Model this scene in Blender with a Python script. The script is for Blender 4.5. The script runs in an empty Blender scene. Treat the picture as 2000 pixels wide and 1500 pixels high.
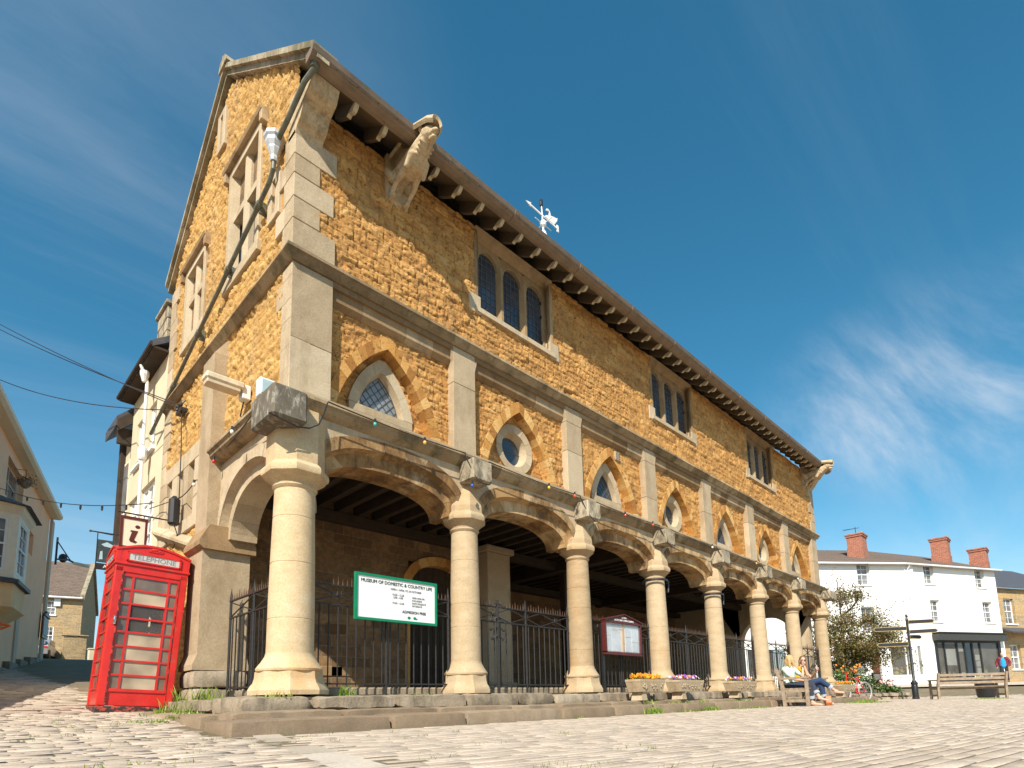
import bpy, math, random
import numpy as np
from mathutils import Vector, Matrix
R = math.radians
random.seed(7)
COL = bpy.context.scene.collection
S = 2.9
# ------------------------------------------------------------ camera solved from the photograph
F, CX, CY = 1131.36, 999.7, 1211.2
CAM = np.array([-1.0286*S, -2.3996*S, -0.0515*S])
MC = np.array([[0.70729461, -0.70653542, -0.02328175], [0.08234562, 0.11505461, -0.98994022], [0.7021065, 0.69826223, 0.1395576]])
def _ray(u, v): return MC.T @ np.array([(u-CX)/F, (v-CY)/F, 1.0])
def at(u, v, d): return tuple(CAM + d*_ray(u, v))          # measured pixel at a known depth
def aty(u, v, y):
    r = _ray(u, v); return tuple(CAM + (y-CAM[1])/r[1]*r)   # measured pixel on a plane Y = y
def atx(u, v, x):
    r = _ray(u, v); return tuple(CAM + (x-CAM[0])/r[0]*r)
# ------------------------------------------------------------ tagging
def tag(o, label=None, cat=None, group=None, kind=None):
    if label: o['label'] = label
    if cat: o['category'] = cat
    if group: o['group'] = group
    if kind: o['kind'] = kind
    return o
def empty(name, loc=(0, 0, 0), rz=0, parent=None):
    o = bpy.data.objects.new(name, None); COL.objects.link(o); o.location = loc; o.rotation_euler = (0, 0, rz)
    o.empty_display_size = .2
    if parent: o.parent = parent
    return o
def copy_tree(o, parent=None):
    c = o.copy(); COL.objects.link(c)
    if parent: c.parent = parent
    for ch in list(o.children): copy_tree(ch, c)
    return c
# ------------------------------------------------------------ mesh builder
class MB:
    def __init__(s): s.v = []; s.f = []; s.t = []; s.m = []
    def add(s, vs, fs, tone=None, m=0):
        n = len(s.v); s.v.extend([tuple(p) for p in vs]); s.f.extend([tuple(n+i for i in f) for f in fs])
        s.t.extend([random.random() if tone is None else tone]*len(vs)); s.m.extend([m]*len(fs)); return s
    def box(s, x0, y0, z0, x1, y1, z1, c=0, tone=None, m=0, rz=0, piv=None, M=None):
        if c <= 0:
            vs = [(x, y, z) for x in (x0, x1) for y in (y0, y1) for z in (z0, z1)]
            fs = [(0, 1, 3, 2), (4, 6, 7, 5), (0, 4, 5, 1), (2, 3, 7, 6), (0, 2, 6, 4), (1, 5, 7, 3)]
        else:
            cx, cy, cz = (x0+x1)/2, (y0+y1)/2, (z0+z1)/2; a = np.array([abs(x1-x0)/2, abs(y1-y0)/2, abs(z1-z0)/2])
            c = min(c, a.min()*.49); vs = []; idx = {}
            for sx in (-1, 1):
                for sy in (-1, 1):
                    for sz in (-1, 1):
                        for ax in range(3):
                            e = np.array([c, c, c]); e[ax] = 0
                            p = np.array([sx, sy, sz])*(a-e); idx[(sx, sy, sz, ax)] = len(vs); vs.append(tuple(p+np.array([cx, cy, cz])))
            fs = []
            for ax in range(3):
                b1, b2 = [k for k in range(3) if k != ax]
                for sg in (-1, 1):
                    q = []
                    for (u, w) in ((-1, -1), (1, -1), (1, 1), (-1, 1)):
                        k = [0, 0, 0]; k[ax] = sg; k[b1] = u; k[b2] = w; q.append(idx[(k[0], k[1], k[2], ax)])
                    fs.append(tuple(q))
                for u in (-1, 1):
                    for w in (-1, 1):
                        q = []
                        for sg, a2 in ((-1, b1), (1, b1), (1, b2), (-1, b2)):
                            k = [0, 0, 0]; k[ax] = sg; k[b1] = u; k[b2] = w; q.append(idx[(k[0], k[1], k[2], a2)])
                        fs.append(tuple(q))
            for sx in (-1, 1):
                for sy in (-1, 1):
                    for sz in (-1, 1): fs.append(tuple(idx[(sx, sy, sz, k)] for k in range(3)))
        if rz:
            px, py = piv if piv else ((x0+x1)/2, (y0+y1)/2); cs, sn = math.cos(rz), math.sin(rz)
            vs = [(px+(x-px)*cs-(y-py)*sn, py+(x-px)*sn+(y-py)*cs, z) for x, y, z in vs]
        if M is not None: vs = [tuple(M @ Vector(p)) for p in vs]
        return s.add(vs, fs, tone, m)
    def bar(s, p, q, w, h=None, tone=None, m=0, up=(0, 0, 1)):
        p = Vector(p); q = Vector(q); d = q-p; L = d.length; h = h or w
        if L < 1e-6: return s
        d.normalize(); u = Vector(up)
        if abs(d.dot(u)) > .99: u = Vector((0, 1, 0))
        a = d.cross(u).normalized(); b = a.cross(d)
        vs = [e+a*i*w/2+b*j*h/2 for e in (p, q) for i, j in ((-1, -1), (1, -1), (1, 1), (-1, 1))]
        return s.add(vs, [(0, 3, 2, 1), (4, 5, 6, 7), (0, 1, 5, 4), (1, 2, 6, 5), (2, 3, 7, 6), (3, 0, 4, 7)], tone, m)
    def tube(s, pts, r, n=8, tone=None, m=0, cap=True):
        pts = [Vector(p) for p in pts]; k = len(pts); rs = r if isinstance(r, (list, tuple)) else [r]*k
        vs = []; a = None
        for i, p in enumerate(pts):
            d = (pts[min(i+1, k-1)]-pts[max(i-1, 0)]).normalized()
            if a is None: a = d.cross(Vector((0, 0, 1))) if abs(d.z) < .95 else d.cross(Vector((0, 1, 0)))
            a = (a-d*a.dot(d)).normalized(); b = d.cross(a)
            vs += [p+(a*math.cos(2*math.pi*j/n)+b*math.sin(2*math.pi*j/n))*rs[i] for j in range(n)]
        fs = [(i*n+j, i*n+(j+1) % n, (i+1)*n+(j+1) % n, (i+1)*n+j) for i in range(k-1) for j in range(n)]
        if cap: fs += [tuple(range(n-1, -1, -1)), tuple((k-1)*n+j for j in range(n))]
        return s.add(vs, fs, tone, m)
    def lathe(s, prof, n=24, c=(0, 0), rot=0, tone=None, m=0, z=0, cap=True):
        vs = [(c[0]+r*math.cos(rot+2*math.pi*j/n), c[1]+r*math.sin(rot+2*math.pi*j/n), z+h) for r, h in prof for j in range(n)]
        k = len(prof); fs = [(i*n+j, i*n+(j+1) % n, (i+1)*n+(j+1) % n, (i+1)*n+j) for i in range(k-1) for j in range(n)]
        if cap: fs += [tuple(range(n-1, -1, -1)), tuple((k-1)*n+j for j in range(n))]
        return s.add(vs, fs, tone, m)
    def prism(s, poly, y0, y1, ax='y', tone=None, m=0):
        n = len(poly)
        def P(a, b, t): return (a, t, b) if ax == 'y' else ((t, a, b) if ax == 'x' else (a, b, t))
        vs = [P(a, b, y0) for a, b in poly]+[P(a, b, y1) for a, b in poly]
        fs = [tuple(range(n)), tuple(range(2*n-1, n-1, -1))]+[(i, i+n, (i+1) % n+n, (i+1) % n) for i in range(n)]
        return s.add(vs, fs, tone, m)
    def grid(s, P, nu, nv, tone=None, m=0):
        vs = [P(i, j) for j in range(nv) for i in range(nu)]
        fs = [(j*nu+i, j*nu+i+1, (j+1)*nu+i+1, (j+1)*nu+i) for j in range(nv-1) for i in range(nu-1)]
        return s.add(vs, fs, tone, m)
    def ell(s, c, r, n=10, k=6, tone=None, m=0, rot=None):
        vs = []; fs = []
        for i in range(1, k):
            ph = math.pi*i/k
            for j in range(n):
                t = 2*math.pi*j/n; p = Vector((r[0]*math.sin(ph)*math.cos(t), r[1]*math.sin(ph)*math.sin(t), r[2]*math.cos(ph)))
                if rot: p = rot @ p
                vs.append(Vector(c)+p)
        tp = Vector((0, 0, r[2])); bt = Vector((0, 0, -r[2]))
        if rot: tp = rot @ tp; bt = rot @ bt
        vs += [Vector(c)+tp, Vector(c)+bt]; a = len(vs)-2
        for i in range(k-2):
            for j in range(n): fs.append((i*n+j, (i+1)*n+j, (i+1)*n+(j+1) % n, i*n+(j+1) % n))
        for j in range(n): fs.append((a, j, (j+1) % n)); fs.append((a+1, (k-2)*n+(j+1) % n, (k-2)*n+j))
        return s.add(vs, fs, tone, m)
    def build(s, name, mat, parent=None, smooth=False, auto=False, inv=None):
        me = bpy.data.meshes.new(name); me.from_pydata(s.v, [], s.f)
        mats = mat if isinstance(mat, (list, tuple)) else [mat]
        for x in mats: me.materials.append(x)
        if len(mats) > 1: me.polygons.foreach_set('material_index', s.m)
        at_ = me.attributes.new('tone', 'FLOAT', 'POINT'); at_.data.foreach_set('value', np.array(s.t, dtype=np.float32))
        import bmesh
        bm = bmesh.new(); bm.from_mesh(me); bmesh.ops.recalc_face_normals(bm, faces=bm.faces); bm.to_mesh(me); bm.free()
        if smooth: me.shade_smooth()
        if auto and smooth:
            try: me.set_sharp_from_angle(angle=R(auto if auto is not True else 40))
            except Exception: pass
        me.update()
        o = bpy.data.objects.new(name, me); COL.objects.link(o)
        if parent: o.parent = parent
        return o
def npmesh(name, V, Q, tone, mat, parent=None, smooth=True):
    me = bpy.data.meshes.new(name); n = len(V); m = len(Q)
    me.vertices.add(n); me.vertices.foreach_set('co', V.astype(np.float32).ravel())
    me.loops.add(m*4); me.loops.foreach_set('vertex_index', Q.astype(np.int32).ravel())
    me.polygons.add(m); me.polygons.foreach_set('loop_start', np.arange(m, dtype=np.int32)*4)
    me.update(calc_edges=True); me.validate()
    me.materials.append(mat)
    a = me.attributes.new('tone', 'FLOAT', 'POINT'); a.data.foreach_set('value', tone.astype(np.float32))
    if smooth: me.shade_smooth()
    o = bpy.data.objects.new(name, me); COL.objects.link(o)
    if parent: o.parent = parent
    return o
# ------------------------------------------------------------ numpy noise
def _h(ix, iy, seed):
    n = (ix.astype(np.int64)*374761393+iy.astype(np.int64)*668265263+seed*1442695041) & 0xffffffff
    n = ((n ^ (n >> 13))*1274126177) & 0xffffffff; n = n ^ (n >> 16)
    return (n & 0xffff)/65535.0
def vn(x, y, seed=0):
    x = np.asarray(x, float); y = np.asarray(y, float)
    ix = np.floor(x); iy = np.floor(y); fx = x-ix; fy = y-iy; fx = fx*fx*(3-2*fx); fy = fy*fy*(3-2*fy)
    a = _h(ix, iy, seed); b = _h(ix+1, iy, seed); c = _h(ix, iy+1, seed); d = _h(ix+1, iy+1, seed)
    return (a*(1-fx)+b*fx)*(1-fy)+(c*(1-fx)+d*fx)*fy
def fbm(x, y, seed=0, o=4):
    t = 0; a = .5
    for k in range(o): t = t+a*vn(x*2**k, y*2**k, seed+k*17); a *= .5
    return t
def sst(x, a, b):
    t = np.clip((x-a)/(b-a), 0, 1); return t*t*(3-2*t)
class Courses:   # courses of rubble: height and tone at (u, v)
    def cuse(s, r, cid):
        out = np.zeros(len(r))
        for k in np.unique(r): m = r == k; out[m] = s.cols[k][cid[m].astype(int)]
        return out
    def __init__(s, u0, u1, v0, v1, ch, cw, amp, seed, joint=.014, rough=.014):
        rg = random.Random(seed); s.u0, s.v0, s.amp, s.seed, s.joint, s.rough = u0, v0, amp, seed, joint, rough
        s.rows = [v0-.3]
        while s.rows[-1] < v1+.3: s.rows.append(s.rows[-1]+rg.uniform(*ch))
        s.rows = np.array(s.rows); s.cols = []
        for r in range(len(s.rows)):
            c = [u0-.6-rg.random()*.3]
            while c[-1] < u1+.6: c.append(c[-1]+rg.uniform(*cw))
            s.cols.append(np.array(c))
    def __call__(s, u, v):
        shp = u.shape; u = u.ravel(); v = v.ravel()
        wu = u+(fbm(u*8, v*8, s.seed+3, 3)-.45)*.04; wv = v+(fbm(u*4, v*6, s.seed+9, 3)-.45)*.035+(vn(u*.6, v*.2, s.seed+50)-.5)*.05
        r = np.clip(np.searchsorted(s.rows, wv)-1, 0, len(s.rows)-2); dv = np.minimum(wv-s.rows[r], s.rows[r+1]-wv)
        du = np.zeros_like(u); cid = np.zeros_like(u)
        for k in np.unique(r):
            m = r == k; c = s.cols[k]; i = np.clip(np.searchsorted(c, wu[m])-1, 0, len(c)-2)
            du[m] = np.minimum(wu[m]-c[i], c[i+1]-wu[m]); cid[m] = i
        d = np.minimum(dv, du); st = _h(cid, r.astype(float), s.seed+1); st2 = _h(cid, r.astype(float), s.seed+2)
        j = s.joint*(.5+fbm(u*7, v*7, s.seed+21, 2)*1.2)
        prof = sst(d, 0, 1)*0+sst(d, j*.3, j*2.2)
        tx = (st2-.5)*2*(wu*3 % 1-.5)*.006
        cr = sst(np.abs(vn(wu*5.5+3, wv*11, s.seed+61)-.5), 0, .07); cr2 = sst(np.abs(vn(wu*11, wv*9+7, s.seed+71)-.5), 0, .06)
        st3 = _h(cid, r.astype(float), s.seed+5); lu = np.clip((wu-s.cuse(r, cid))*4, 0, 1.5)
        h = prof*(s.amp*(.15+.85*st))+(st2-.5)*lu*.016+(st3-.5)*np.clip((wv-s.rows[r])*8, 0, 1.5)*.012+(fbm(u*24, v*24, s.seed+31, 3)-.45)*s.rough*1.7+(vn(u*9, v*12, s.seed+37)-.5)*s.rough*.7+(cr-1)*.7*s.rough+(cr2-1)*.5*s.rough
        tone = np.clip(.24+.36*st+.5*(fbm(u*9, v*9, s.seed+41, 3)-.45)+.3*(prof-1)+.30*(cr-1)+.18*(cr2-1), 0, 1)
        return h.reshape(shp), tone.reshape(shp)
def rubble(name, co, u0, u1, v0, v1, step, place, keep, mat, parent, smooth=False):
    """wall face of real stones: place(u, v, h) -> xyz, keep(u, v) -> mask of faces"""
    nu = max(2, int(round((u1-u0)/step))+1); nv = max(2, int(round((v1-v0)/step))+1)
    U, V = np.meshgrid(np.linspace(u0, u1, nu), np.linspace(v0, v1, nv)); H, T = co(U, V)
    P = place(U, V, H); P = np.stack([p.ravel() if hasattr(p, 'ravel') else np.full(U.size, p) for p in P], 1)
    i = np.arange(nu*nv).reshape(nv, nu); Q = np.stack([i[:-1, :-1], i[:-1, 1:], i[1:, 1:], i[1:, :-1]], -1).reshape(-1, 4)
    if keep is not None:
        cu = (U[:-1, :-1]+U[1:, 1:]).ravel()/2; cv = (V[:-1, :-1]+V[1:, 1:]).ravel()/2; Q = Q[keep(cu, cv)]
        used = np.unique(Q); mp = np.full(nu*nv, -1); mp[used] = np.arange(len(used)); Q = mp[Q]; P = P[used]; T = T.ravel()[used]
    else: T = T.ravel()
    return npmesh(name, P, Q, T, mat, parent, smooth)
# ------------------------------------------------------------ materials
def _nt(name):
    m = bpy.data.materials.new(name); m.use_nodes = True; nt = m.node_tree; return m, nt, nt.nodes, nt.links, nt.nodes['Principled BSDF']
def ramp(N, stops):
    r = N.new('ShaderNodeValToRGB'); e = r.color_ramp.elements
    while len(e) < len(stops): e.new(.5)
    for i, (p, c) in enumerate(stops): e[i].position = p; e[i].color = (*c, 1)
    return r
def stone(name, c1, c2, c3, stain=None, stain_amt=.5, scale=1.0, bump=.35, rough=.9, tone=.5, stain_thr=.56, sscale=1.3, zs=1.0, fine=40, pit=None):
    m, nt, N, L, B = _nt(name)
    tc = N.new('ShaderNodeTexCoord'); mp = N.new('ShaderNodeMapping'); L.new(tc.outputs['Object'], mp.inputs[0]); mp.inputs['Scale'].default_value = (1, 1, zs)
    n1 = N.new('ShaderNodeTexNoise'); n1.inputs['Scale'].default_value = 3.1*scale; n1.inputs['Detail'].default_value = 8; n1.inputs['Roughness'].default_value = .68
    L.new(mp.outputs[0], n1.inputs['Vector'])
    a = N.new('ShaderNodeAttribute'); a.attribute_name = 'tone'
    mx = N.new('ShaderNodeMix'); mx.inputs[0].default_value = tone; L.new(n1.outputs[0], mx.inputs[2]); L.new(a.outputs['Fac'], mx.inputs[3])
    rp = ramp(N, [(.2, c1), (.5, c2), (.8, c3)]); L.new(mx.outputs[0], rp.inputs[0]); out = rp.outputs[0]
    n3 = N.new('ShaderNodeTexNoise'); n3.inputs['Scale'].default_value = fine; n3.inputs['Detail'].default_value = 6; n3.inputs['Roughness'].default_value = .75; L.new(tc.outputs['Object'], n3.inputs['Vector'])
    sp = N.new('ShaderNodeMix'); sp.data_type = 'RGBA'; sp.blend_type = 'MULTIPLY'; sp.inputs[0].default_value = .55
    r3 = ramp(N, [(.3, (.55, .55, .55)), (.6, (1.12, 1.1, 1.06))]); L.new(n3.outputs[0], r3.inputs[0]); L.new(out, sp.inputs[6]); L.new(r3.outputs[0], sp.inputs[7]); out = sp.outputs[2]
    if stain:
        n2 = N.new('ShaderNodeTexNoise'); n2.inputs['Scale'].default_value = sscale; n2.inputs['Detail'].default_value = 9; n2.inputs['Roughness'].default_value = .72
        m2 = N.new('ShaderNodeMapping'); m2.inputs['Scale'].default_value = (1, 1, .45); L.new(tc.outputs['Object'], m2.inputs[0]); L.new(m2.outputs[0], n2.inputs['Vector'])
        r2 = ramp(N, [(stain_thr-.06, (0, 0, 0)), (stain_thr+.1, (stain_amt,)*3)]); L.new(n2.outputs[0], r2.inputs[0])
        ms = N.new('ShaderNodeMix'); ms.data_type = 'RGBA'; L.new(r2.outputs[0], ms.inputs[0]); L.new(out, ms.inputs[6]); ms.inputs[7].default_value = (*stain, 1); out = ms.outputs[2]
    if pit:
        n5 = N.new('ShaderNodeTexNoise'); n5.inputs['Scale'].default_value = 13; n5.inputs['Detail'].default_value = 7; n5.inputs['Roughness'].default_value = .6; n5.inputs['Distortion'].default_value = .7; L.new(tc.outputs['Object'], n5.inputs['Vector'])
        r5 = ramp(N, [(.34, (.85,)*3), (.42, (0, 0, 0))]); L.new(n5.outputs[0], r5.inputs[0])
        m5 = N.new('ShaderNodeMix'); m5.data_type = 'RGBA'; L.new(r5.outputs[0], m5.inputs[0]); L.new(out, m5.inputs[6]); m5.inputs[7].default_value = (*pit, 1); out = m5.outputs[2]
    L.new(out, B.inputs['Base Color']); B.inputs['Roughness'].default_value = rough; B.inputs['Specular IOR Level'].default_value = .25
    if bump:
        bp = N.new('ShaderNodeBump'); bp.inputs['Strength'].default_value = min(1, bump); bp.inputs['Distance'].default_value = .045 if pit else .02
        ad = N.new('ShaderNodeMath'); ad.operation = 'MULTIPLY_ADD'; L.new(n3.outputs[0], ad.inputs[0]); ad.inputs[1].default_value = .5; L.new(n1.outputs[0], ad.inputs[2])
        L.new(ad.outputs[0], bp.inputs['Height']); L.new(bp.outputs[0], B.inputs['Normal'])
    return m
def plain(name, c, rough=.5, metal=0, var=.15, scale=6, bump=0, dirt=None, coat=0, emit=None, dthr=.6):
    m, nt, N, L, B = _nt(name)
    tc = N.new('ShaderNodeTexCoord'); n = N.new('ShaderNodeTexNoise'); n.inputs['Scale'].default_value = scale; n.inputs['Detail'].default_value = 7; n.inputs['Roughness'].default_value = .65
    L.new(tc.outputs['Object'], n.inputs['Vector'])
    r = ramp(N, [(.25, tuple(x*(1-var) for x in c)), (.75, tuple(min(1, x*(1+var)) for x in c))]); L.new(n.outputs[0], r.inputs[0]); out = r.outputs[0]
    if dirt:
        n2 = N.new('ShaderNodeTexNoise'); n2.inputs['Scale'].default_value = scale*1.7; n2.inputs['Detail'].default_value = 9; n2.inputs['Roughness'].default_value = .75; L.new(tc.outputs['Object'], n2.inputs['Vector'])
        r2 = ramp(N, [(dthr-.02, (0, 0, 0)), (dthr+.05, (.85,)*3)]); L.new(n2.outputs[0], r2.inputs[0])
        ms = N.new('ShaderNodeMix'); ms.data_type = 'RGBA'; L.new(r2.outputs[0], ms.inputs[0]); L.new(out, ms.inputs[6]); ms.inputs[7].default_value = (*dirt, 1); out = ms.outputs[2]
    L.new(out, B.inputs['Base Color']); B.inputs['Roughness'].default_value = rough; B.inputs['Metallic'].default_value = metal
    if coat: B.inputs['Coat Weight'].default_value = coat
    if emit: B.inputs['Emission Color'].default_value = (*emit[0], 1); B.inputs['Emission Strength'].default_value = emit[1]
    if bump:
        bp = N.new('ShaderNodeBump'); bp.inputs['Strength'].default_value = bump; bp.inputs['Distance'].default_value = .01; L.new(n.outputs[0], bp.inputs['Height']); L.new(bp.outputs[0], B.inputs['Normal'])
    return m
def glass(name, c=(.03, .04, .05), rough=.08, alpha=None, var=.4, scale=2):
    m, nt, N, L, B = _nt(name)
    tc = N.new('ShaderNodeTexCoord'); n = N.new('ShaderNodeTexNoise'); n.inputs['Scale'].default_value = scale; L.new(tc.outputs['Object'], n.inputs['Vector'])
    r = ramp(N, [(.3, tuple(x*(1-var) for x in c)), (.7, tuple(x*(1+var) for x in c))]); L.new(n.outputs[0], r.inputs[0]); L.new(r.outputs[0], B.inputs['Base Color'])
    bp = N.new('ShaderNodeBump'); bp.inputs['Strength'].default_value = .08; L.new(n.outputs[0], bp.inputs['Height']); L.new(bp.outputs[0], B.inputs['Normal'])
    B.inputs['Roughness'].default_value = rough; B.inputs['IOR'].default_value = 1.5; B.inputs['Specular IOR Level'].default_value = .8
    if alpha is not None: B.inputs['Alpha'].default_value = alpha
    return m
def brickm(name, c1, c2, mortar, scale=1, bw=.22, bh=.075, ms=.008, rough=.9, bump=.6, vec='uv', dist=.03):
    m, nt, N, L, B = _nt(name)
    tc = N.new('ShaderNodeTexCoord'); sx = N.new('ShaderNodeSeparateXYZ'); L.new(tc.outputs['Object'], sx.inputs[0])
    ad = N.new('ShaderNodeMath'); ad.operation = 'ADD'; L.new(sx.outputs[0], ad.inputs[0]); L.new(sx.outputs[1], ad.inputs[1])
    cb = N.new('ShaderNodeCombineXYZ'); L.new(ad.outputs[0], cb.inputs[0]); L.new(sx.outputs[2], cb.inputs[1])
    nz = N.new('ShaderNodeTexNoise'); nz.inputs['Scale'].default_value = 5; nz.inputs['Detail'].default_value = 5; L.new(cb.outputs[0], nz.inputs['Vector'])
    mv = N.new('ShaderNodeVectorMath'); mv.operation = 'MULTIPLY_ADD'; L.new(nz.outputs['Color'], mv.inputs[0]); mv.inputs[1].default_value = (dist,)*3; L.new(cb.outputs[0], mv.inputs[2])
    b = N.new('ShaderNodeTexBrick'); L.new(mv.outputs[0], b.inputs['Vector']); b.inputs['Scale'].default_value = scale
    b.inputs['Brick Width'].default_value = bw; b.inputs['Row Height'].default_value = bh; b.inputs['Mortar Size'].default_value = ms; b.inputs['Mortar Smooth'].default_value = .3
    b.inputs['Color1'].default_value = (*c1, 1); b.inputs['Color2'].default_value = (*c2, 1); b.inputs['Mortar'].default_value = (*mortar, 1); b.inputs['Bias'].default_value = 0
    n2 = N.new('ShaderNodeTexNoise'); n2.inputs['Scale'].default_value = 14; n2.inputs['Detail'].default_value = 6; L.new(tc.outputs['Object'], n2.inputs['Vector'])
    r = ramp(N, [(.3, (.6, .6, .6)), (.7, (1.25, 1.22, 1.18))]); L.new(n2.outputs[0], r.inputs[0])
    mx = N.new('ShaderNodeMix'); mx.data_type = 'RGBA'; mx.blend_type = 'MULTIPLY'; mx.inputs[0].default_value = .8; L.new(b.outputs['Color'], mx.inputs[6]); L.new(r.outputs[0], mx.inputs[7])
    L.new(mx.outputs[2], B.inputs['Base Color']); B.inputs['Roughness'].default_value = rough
    bp = N.new('ShaderNodeBump'); bp.invert = True; bp.inputs['Strength'].default_value = bump; bp.inputs['Distance'].default_value = .012; L.new(b.outputs['Fac'], bp.inputs['Height'])
    b2 = N.new('ShaderNodeBump'); b2.inputs['Strength'].default_value = bump*.6; b2.inputs['Distance'].default_value = .012; L.new(n2.outputs[0], b2.inputs['Height']); L.new(bp.outputs[0], b2.inputs['Normal'])
    L.new(b2.outputs[0], B.inputs['Normal']); return m
def leafm(name, cs, rough=.55, trans=.35):
    m, nt, N, L, B = _nt(name)
    a = N.new('ShaderNodeAttribute'); a.attribute_name = 'tone'; k = len(cs)
    r = ramp(N, [(i/(k-1), c) for i, c in enumerate(cs)]); L.new(a.outputs['Fac'], r.inputs[0]); L.new(r.outputs[0], B.inputs['Base Color'])
    B.inputs['Roughness'].default_value = rough
    t = N.new('ShaderNodeBsdfTranslucent'); L.new(r.outputs[0], t.inputs[0]); mx = N.new('ShaderNodeMixShader'); mx.inputs[0].default_value = trans
    L.new(B.outputs[0], mx.inputs[1]); L.new(t.outputs[0], mx.inputs[2]); L.new(mx.outputs[0], N['Material Output'].inputs[0]); return m
M = {}
M['ochre'] = stone('ochre_rubble', (.36, .165, .05), (.62, .33, .105), (.76, .52, .235), stain=(.24, .15, .08), stain_amt=.45, stain_thr=.58, sscale=2, bump=.85, tone=.5, fine=26, pit=(.15, .065, .02))
M['ochre_side'] = stone('ochre_rubble_side', (.44, .24, .075), (.66, .40, .14), (.80, .57, .28), stain=(.36, .28, .19), stain_amt=.5, stain_thr=.6, bump=1.0, tone=.4, fine=24, pit=(.24, .12, .04))
M['voussoir'] = stone('ochre_voussoir', (.38, .17, .045), (.62, .32, .09), (.74, .46, .18), bump=.7, tone=.6, pit=(.20, .09, .03))
M['dress'] = stone('dressed_stone', (.345, .26, .165), (.485, .378, .25), (.585, .48, .34), stain=(.25, .175, .10), stain_amt=.6, stain_thr=.56, sscale=1.7, bump=.5, tone=.35, fine=48)
M['arch'] = stone('arch_stone', (.34, .19, .075), (.47, .30, .14), (.56, .41, .24), stain=(.11, .06, .028), stain_amt=.85, stain_thr=.49, sscale=2.4, bump=.35, tone=.6, fine=50)
M['column'] = stone('column_stone', (.40, .27, .14), (.57, .43, .26), (.67, .55, .38), stain=(.58, .30, .10), stain_amt=.85, stain_thr=.6, sscale=1.0, bump=.28, tone=.25, zs=1.6, fine=55)
M['moss'] = stone('mossy_stone', (.17, .12, .07), (.32, .235, .14), (.49, .385, .245), stain=(.08, .075, .04), stain_amt=.75, stain_thr=.54, sscale=3, bump=.5, tone=.4, fine=45)
M['band'] = stone('weathered_band', (.20, .125, .06), (.34, .225, .12), (.46, .35, .22), stain=(.12, .085, .05), stain_amt=.6, stain_thr=.55, sscale=2.5, bump=.4, tone=.5)
M['block'] = stone('lichen_block', (.30, .24, .155), (.44, .365, .255), (.57, .50, .385), stain=(.09, .075, .055), stain_amt=.8, stain_thr=.5, sscale=7, bump=.6, tone=.2, fine=50)
M['blockdark'] = stone('dark_lichen_block', (.09, .075, .055), (.17, .145, .11), (.36, .33, .27), stain=(.5, .47, .40), stain_amt=.8, stain_thr=.58, sscale=11, bump=.7, tone=.2, fine=60)
M['frame'] = stone('window_stone', (.38, .29, .185), (.50, .40, .27), (.58, .48, .345), stain=(.28, .19, .10), stain_amt=.5, stain_thr=.57, sscale=2.5, bump=.35, tone=.35, fine=50)
M['framed'] = stone('window_stone_weathered_shaded', (.22, .14, .07), (.35, .24, .13), (.46, .34, .21), stain=(.13, .10, .06), stain_amt=.6, stain_thr=.55, sscale=2.5, bump=.3, tone=.3, fine=60)  # stained window stone, its colour darkened further to hold the shade under the eaves
M['statue'] = stone('carved_stone', (.34, .24, .14), (.52, .40, .25), (.66, .55, .38), stain=(.16, .11, .06), stain_amt=.6, stain_thr=.58, sscale=6, bump=.5, tone=.1, scale=3)
M['plinth'] = stone('plinth_stone', (.22, .175, .12), (.36, .29, .21), (.50, .42, .32), stain=(.11, .09, .065), stain_amt=.7, stain_thr=.52, sscale=3.4, bump=.8, tone=.3, fine=35)
M['step'] = stone('step_stone', (.22, .155, .10), (.31, .23, .155), (.42, .33, .24), stain=(.16, .125, .095), stain_amt=.5, stain_thr=.57, sscale=3, bump=.5, tone=.3, fine=60)
M['column_grey'] = stone('column_stone_weathered', (.31, .22, .125), (.46, .345, .215), (.56, .45, .305), stain=(.44, .25, .10), stain_amt=.5, stain_thr=.58, sscale=1.5, bump=.4, tone=.3, zs=2.4, fine=55)
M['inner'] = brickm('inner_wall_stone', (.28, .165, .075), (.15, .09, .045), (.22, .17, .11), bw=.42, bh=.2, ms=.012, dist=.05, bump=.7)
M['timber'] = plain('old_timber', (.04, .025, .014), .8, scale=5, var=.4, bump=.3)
M['rafter'] = plain('painted_rafter', (.48, .41, .28), .7, scale=9, var=.2, dirt=(.22, .17, .10), dthr=.62)
M['soffit'] = plain('soffit_board', (.12, .085, .05), .8, scale=3, var=.4)
M['gutter'] = plain('gutter_iron', (.20, .145, .10), .6, scale=3, var=.35, dirt=(.10, .11, .05), dthr=.6)
M['gutterend'] = plain('grey_lead', (.34, .37, .38), .45, scale=5, var=.2)
M['pipe'] = plain('green_grey_pipe', (.13, .135, .105), .5, scale=5, var=.4, dirt=(.06, .07, .035), dthr=.58)
M['wpipe'] = plain('white_pipe', (.74, .74, .72), .4, scale=4, var=.08)
M['hopper'] = plain('white_hopper', (.50, .52, .55), .4, scale=4, var=.1)
M['roof'] = brickm('stone_tile_roof', (.27, .21, .14), (.20, .16, .11), (.08, .06, .04), bw=.32, bh=.24, ms=.012)
M['coping'] = stone('coping', (.22, .18, .12), (.36, .30, .21), (.46, .40, .30), stain=(.10, .10, .05), stain_amt=.7, stain_thr=.52, sscale=4, bump=.5)
M['glassd'] = glass('leaded_glass', (.045, .055, .07), .12)
M['glassg'] = glass('grey_glass', (.22, .24, .25), .25)
M['lead'] = plain('lead_came', (.10, .10, .11), .6)
M['iron'] = plain('black_iron', (.022, .020, .020), .5, scale=20, var=.5, dirt=(.16, .07, .03), dthr=.66)
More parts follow.
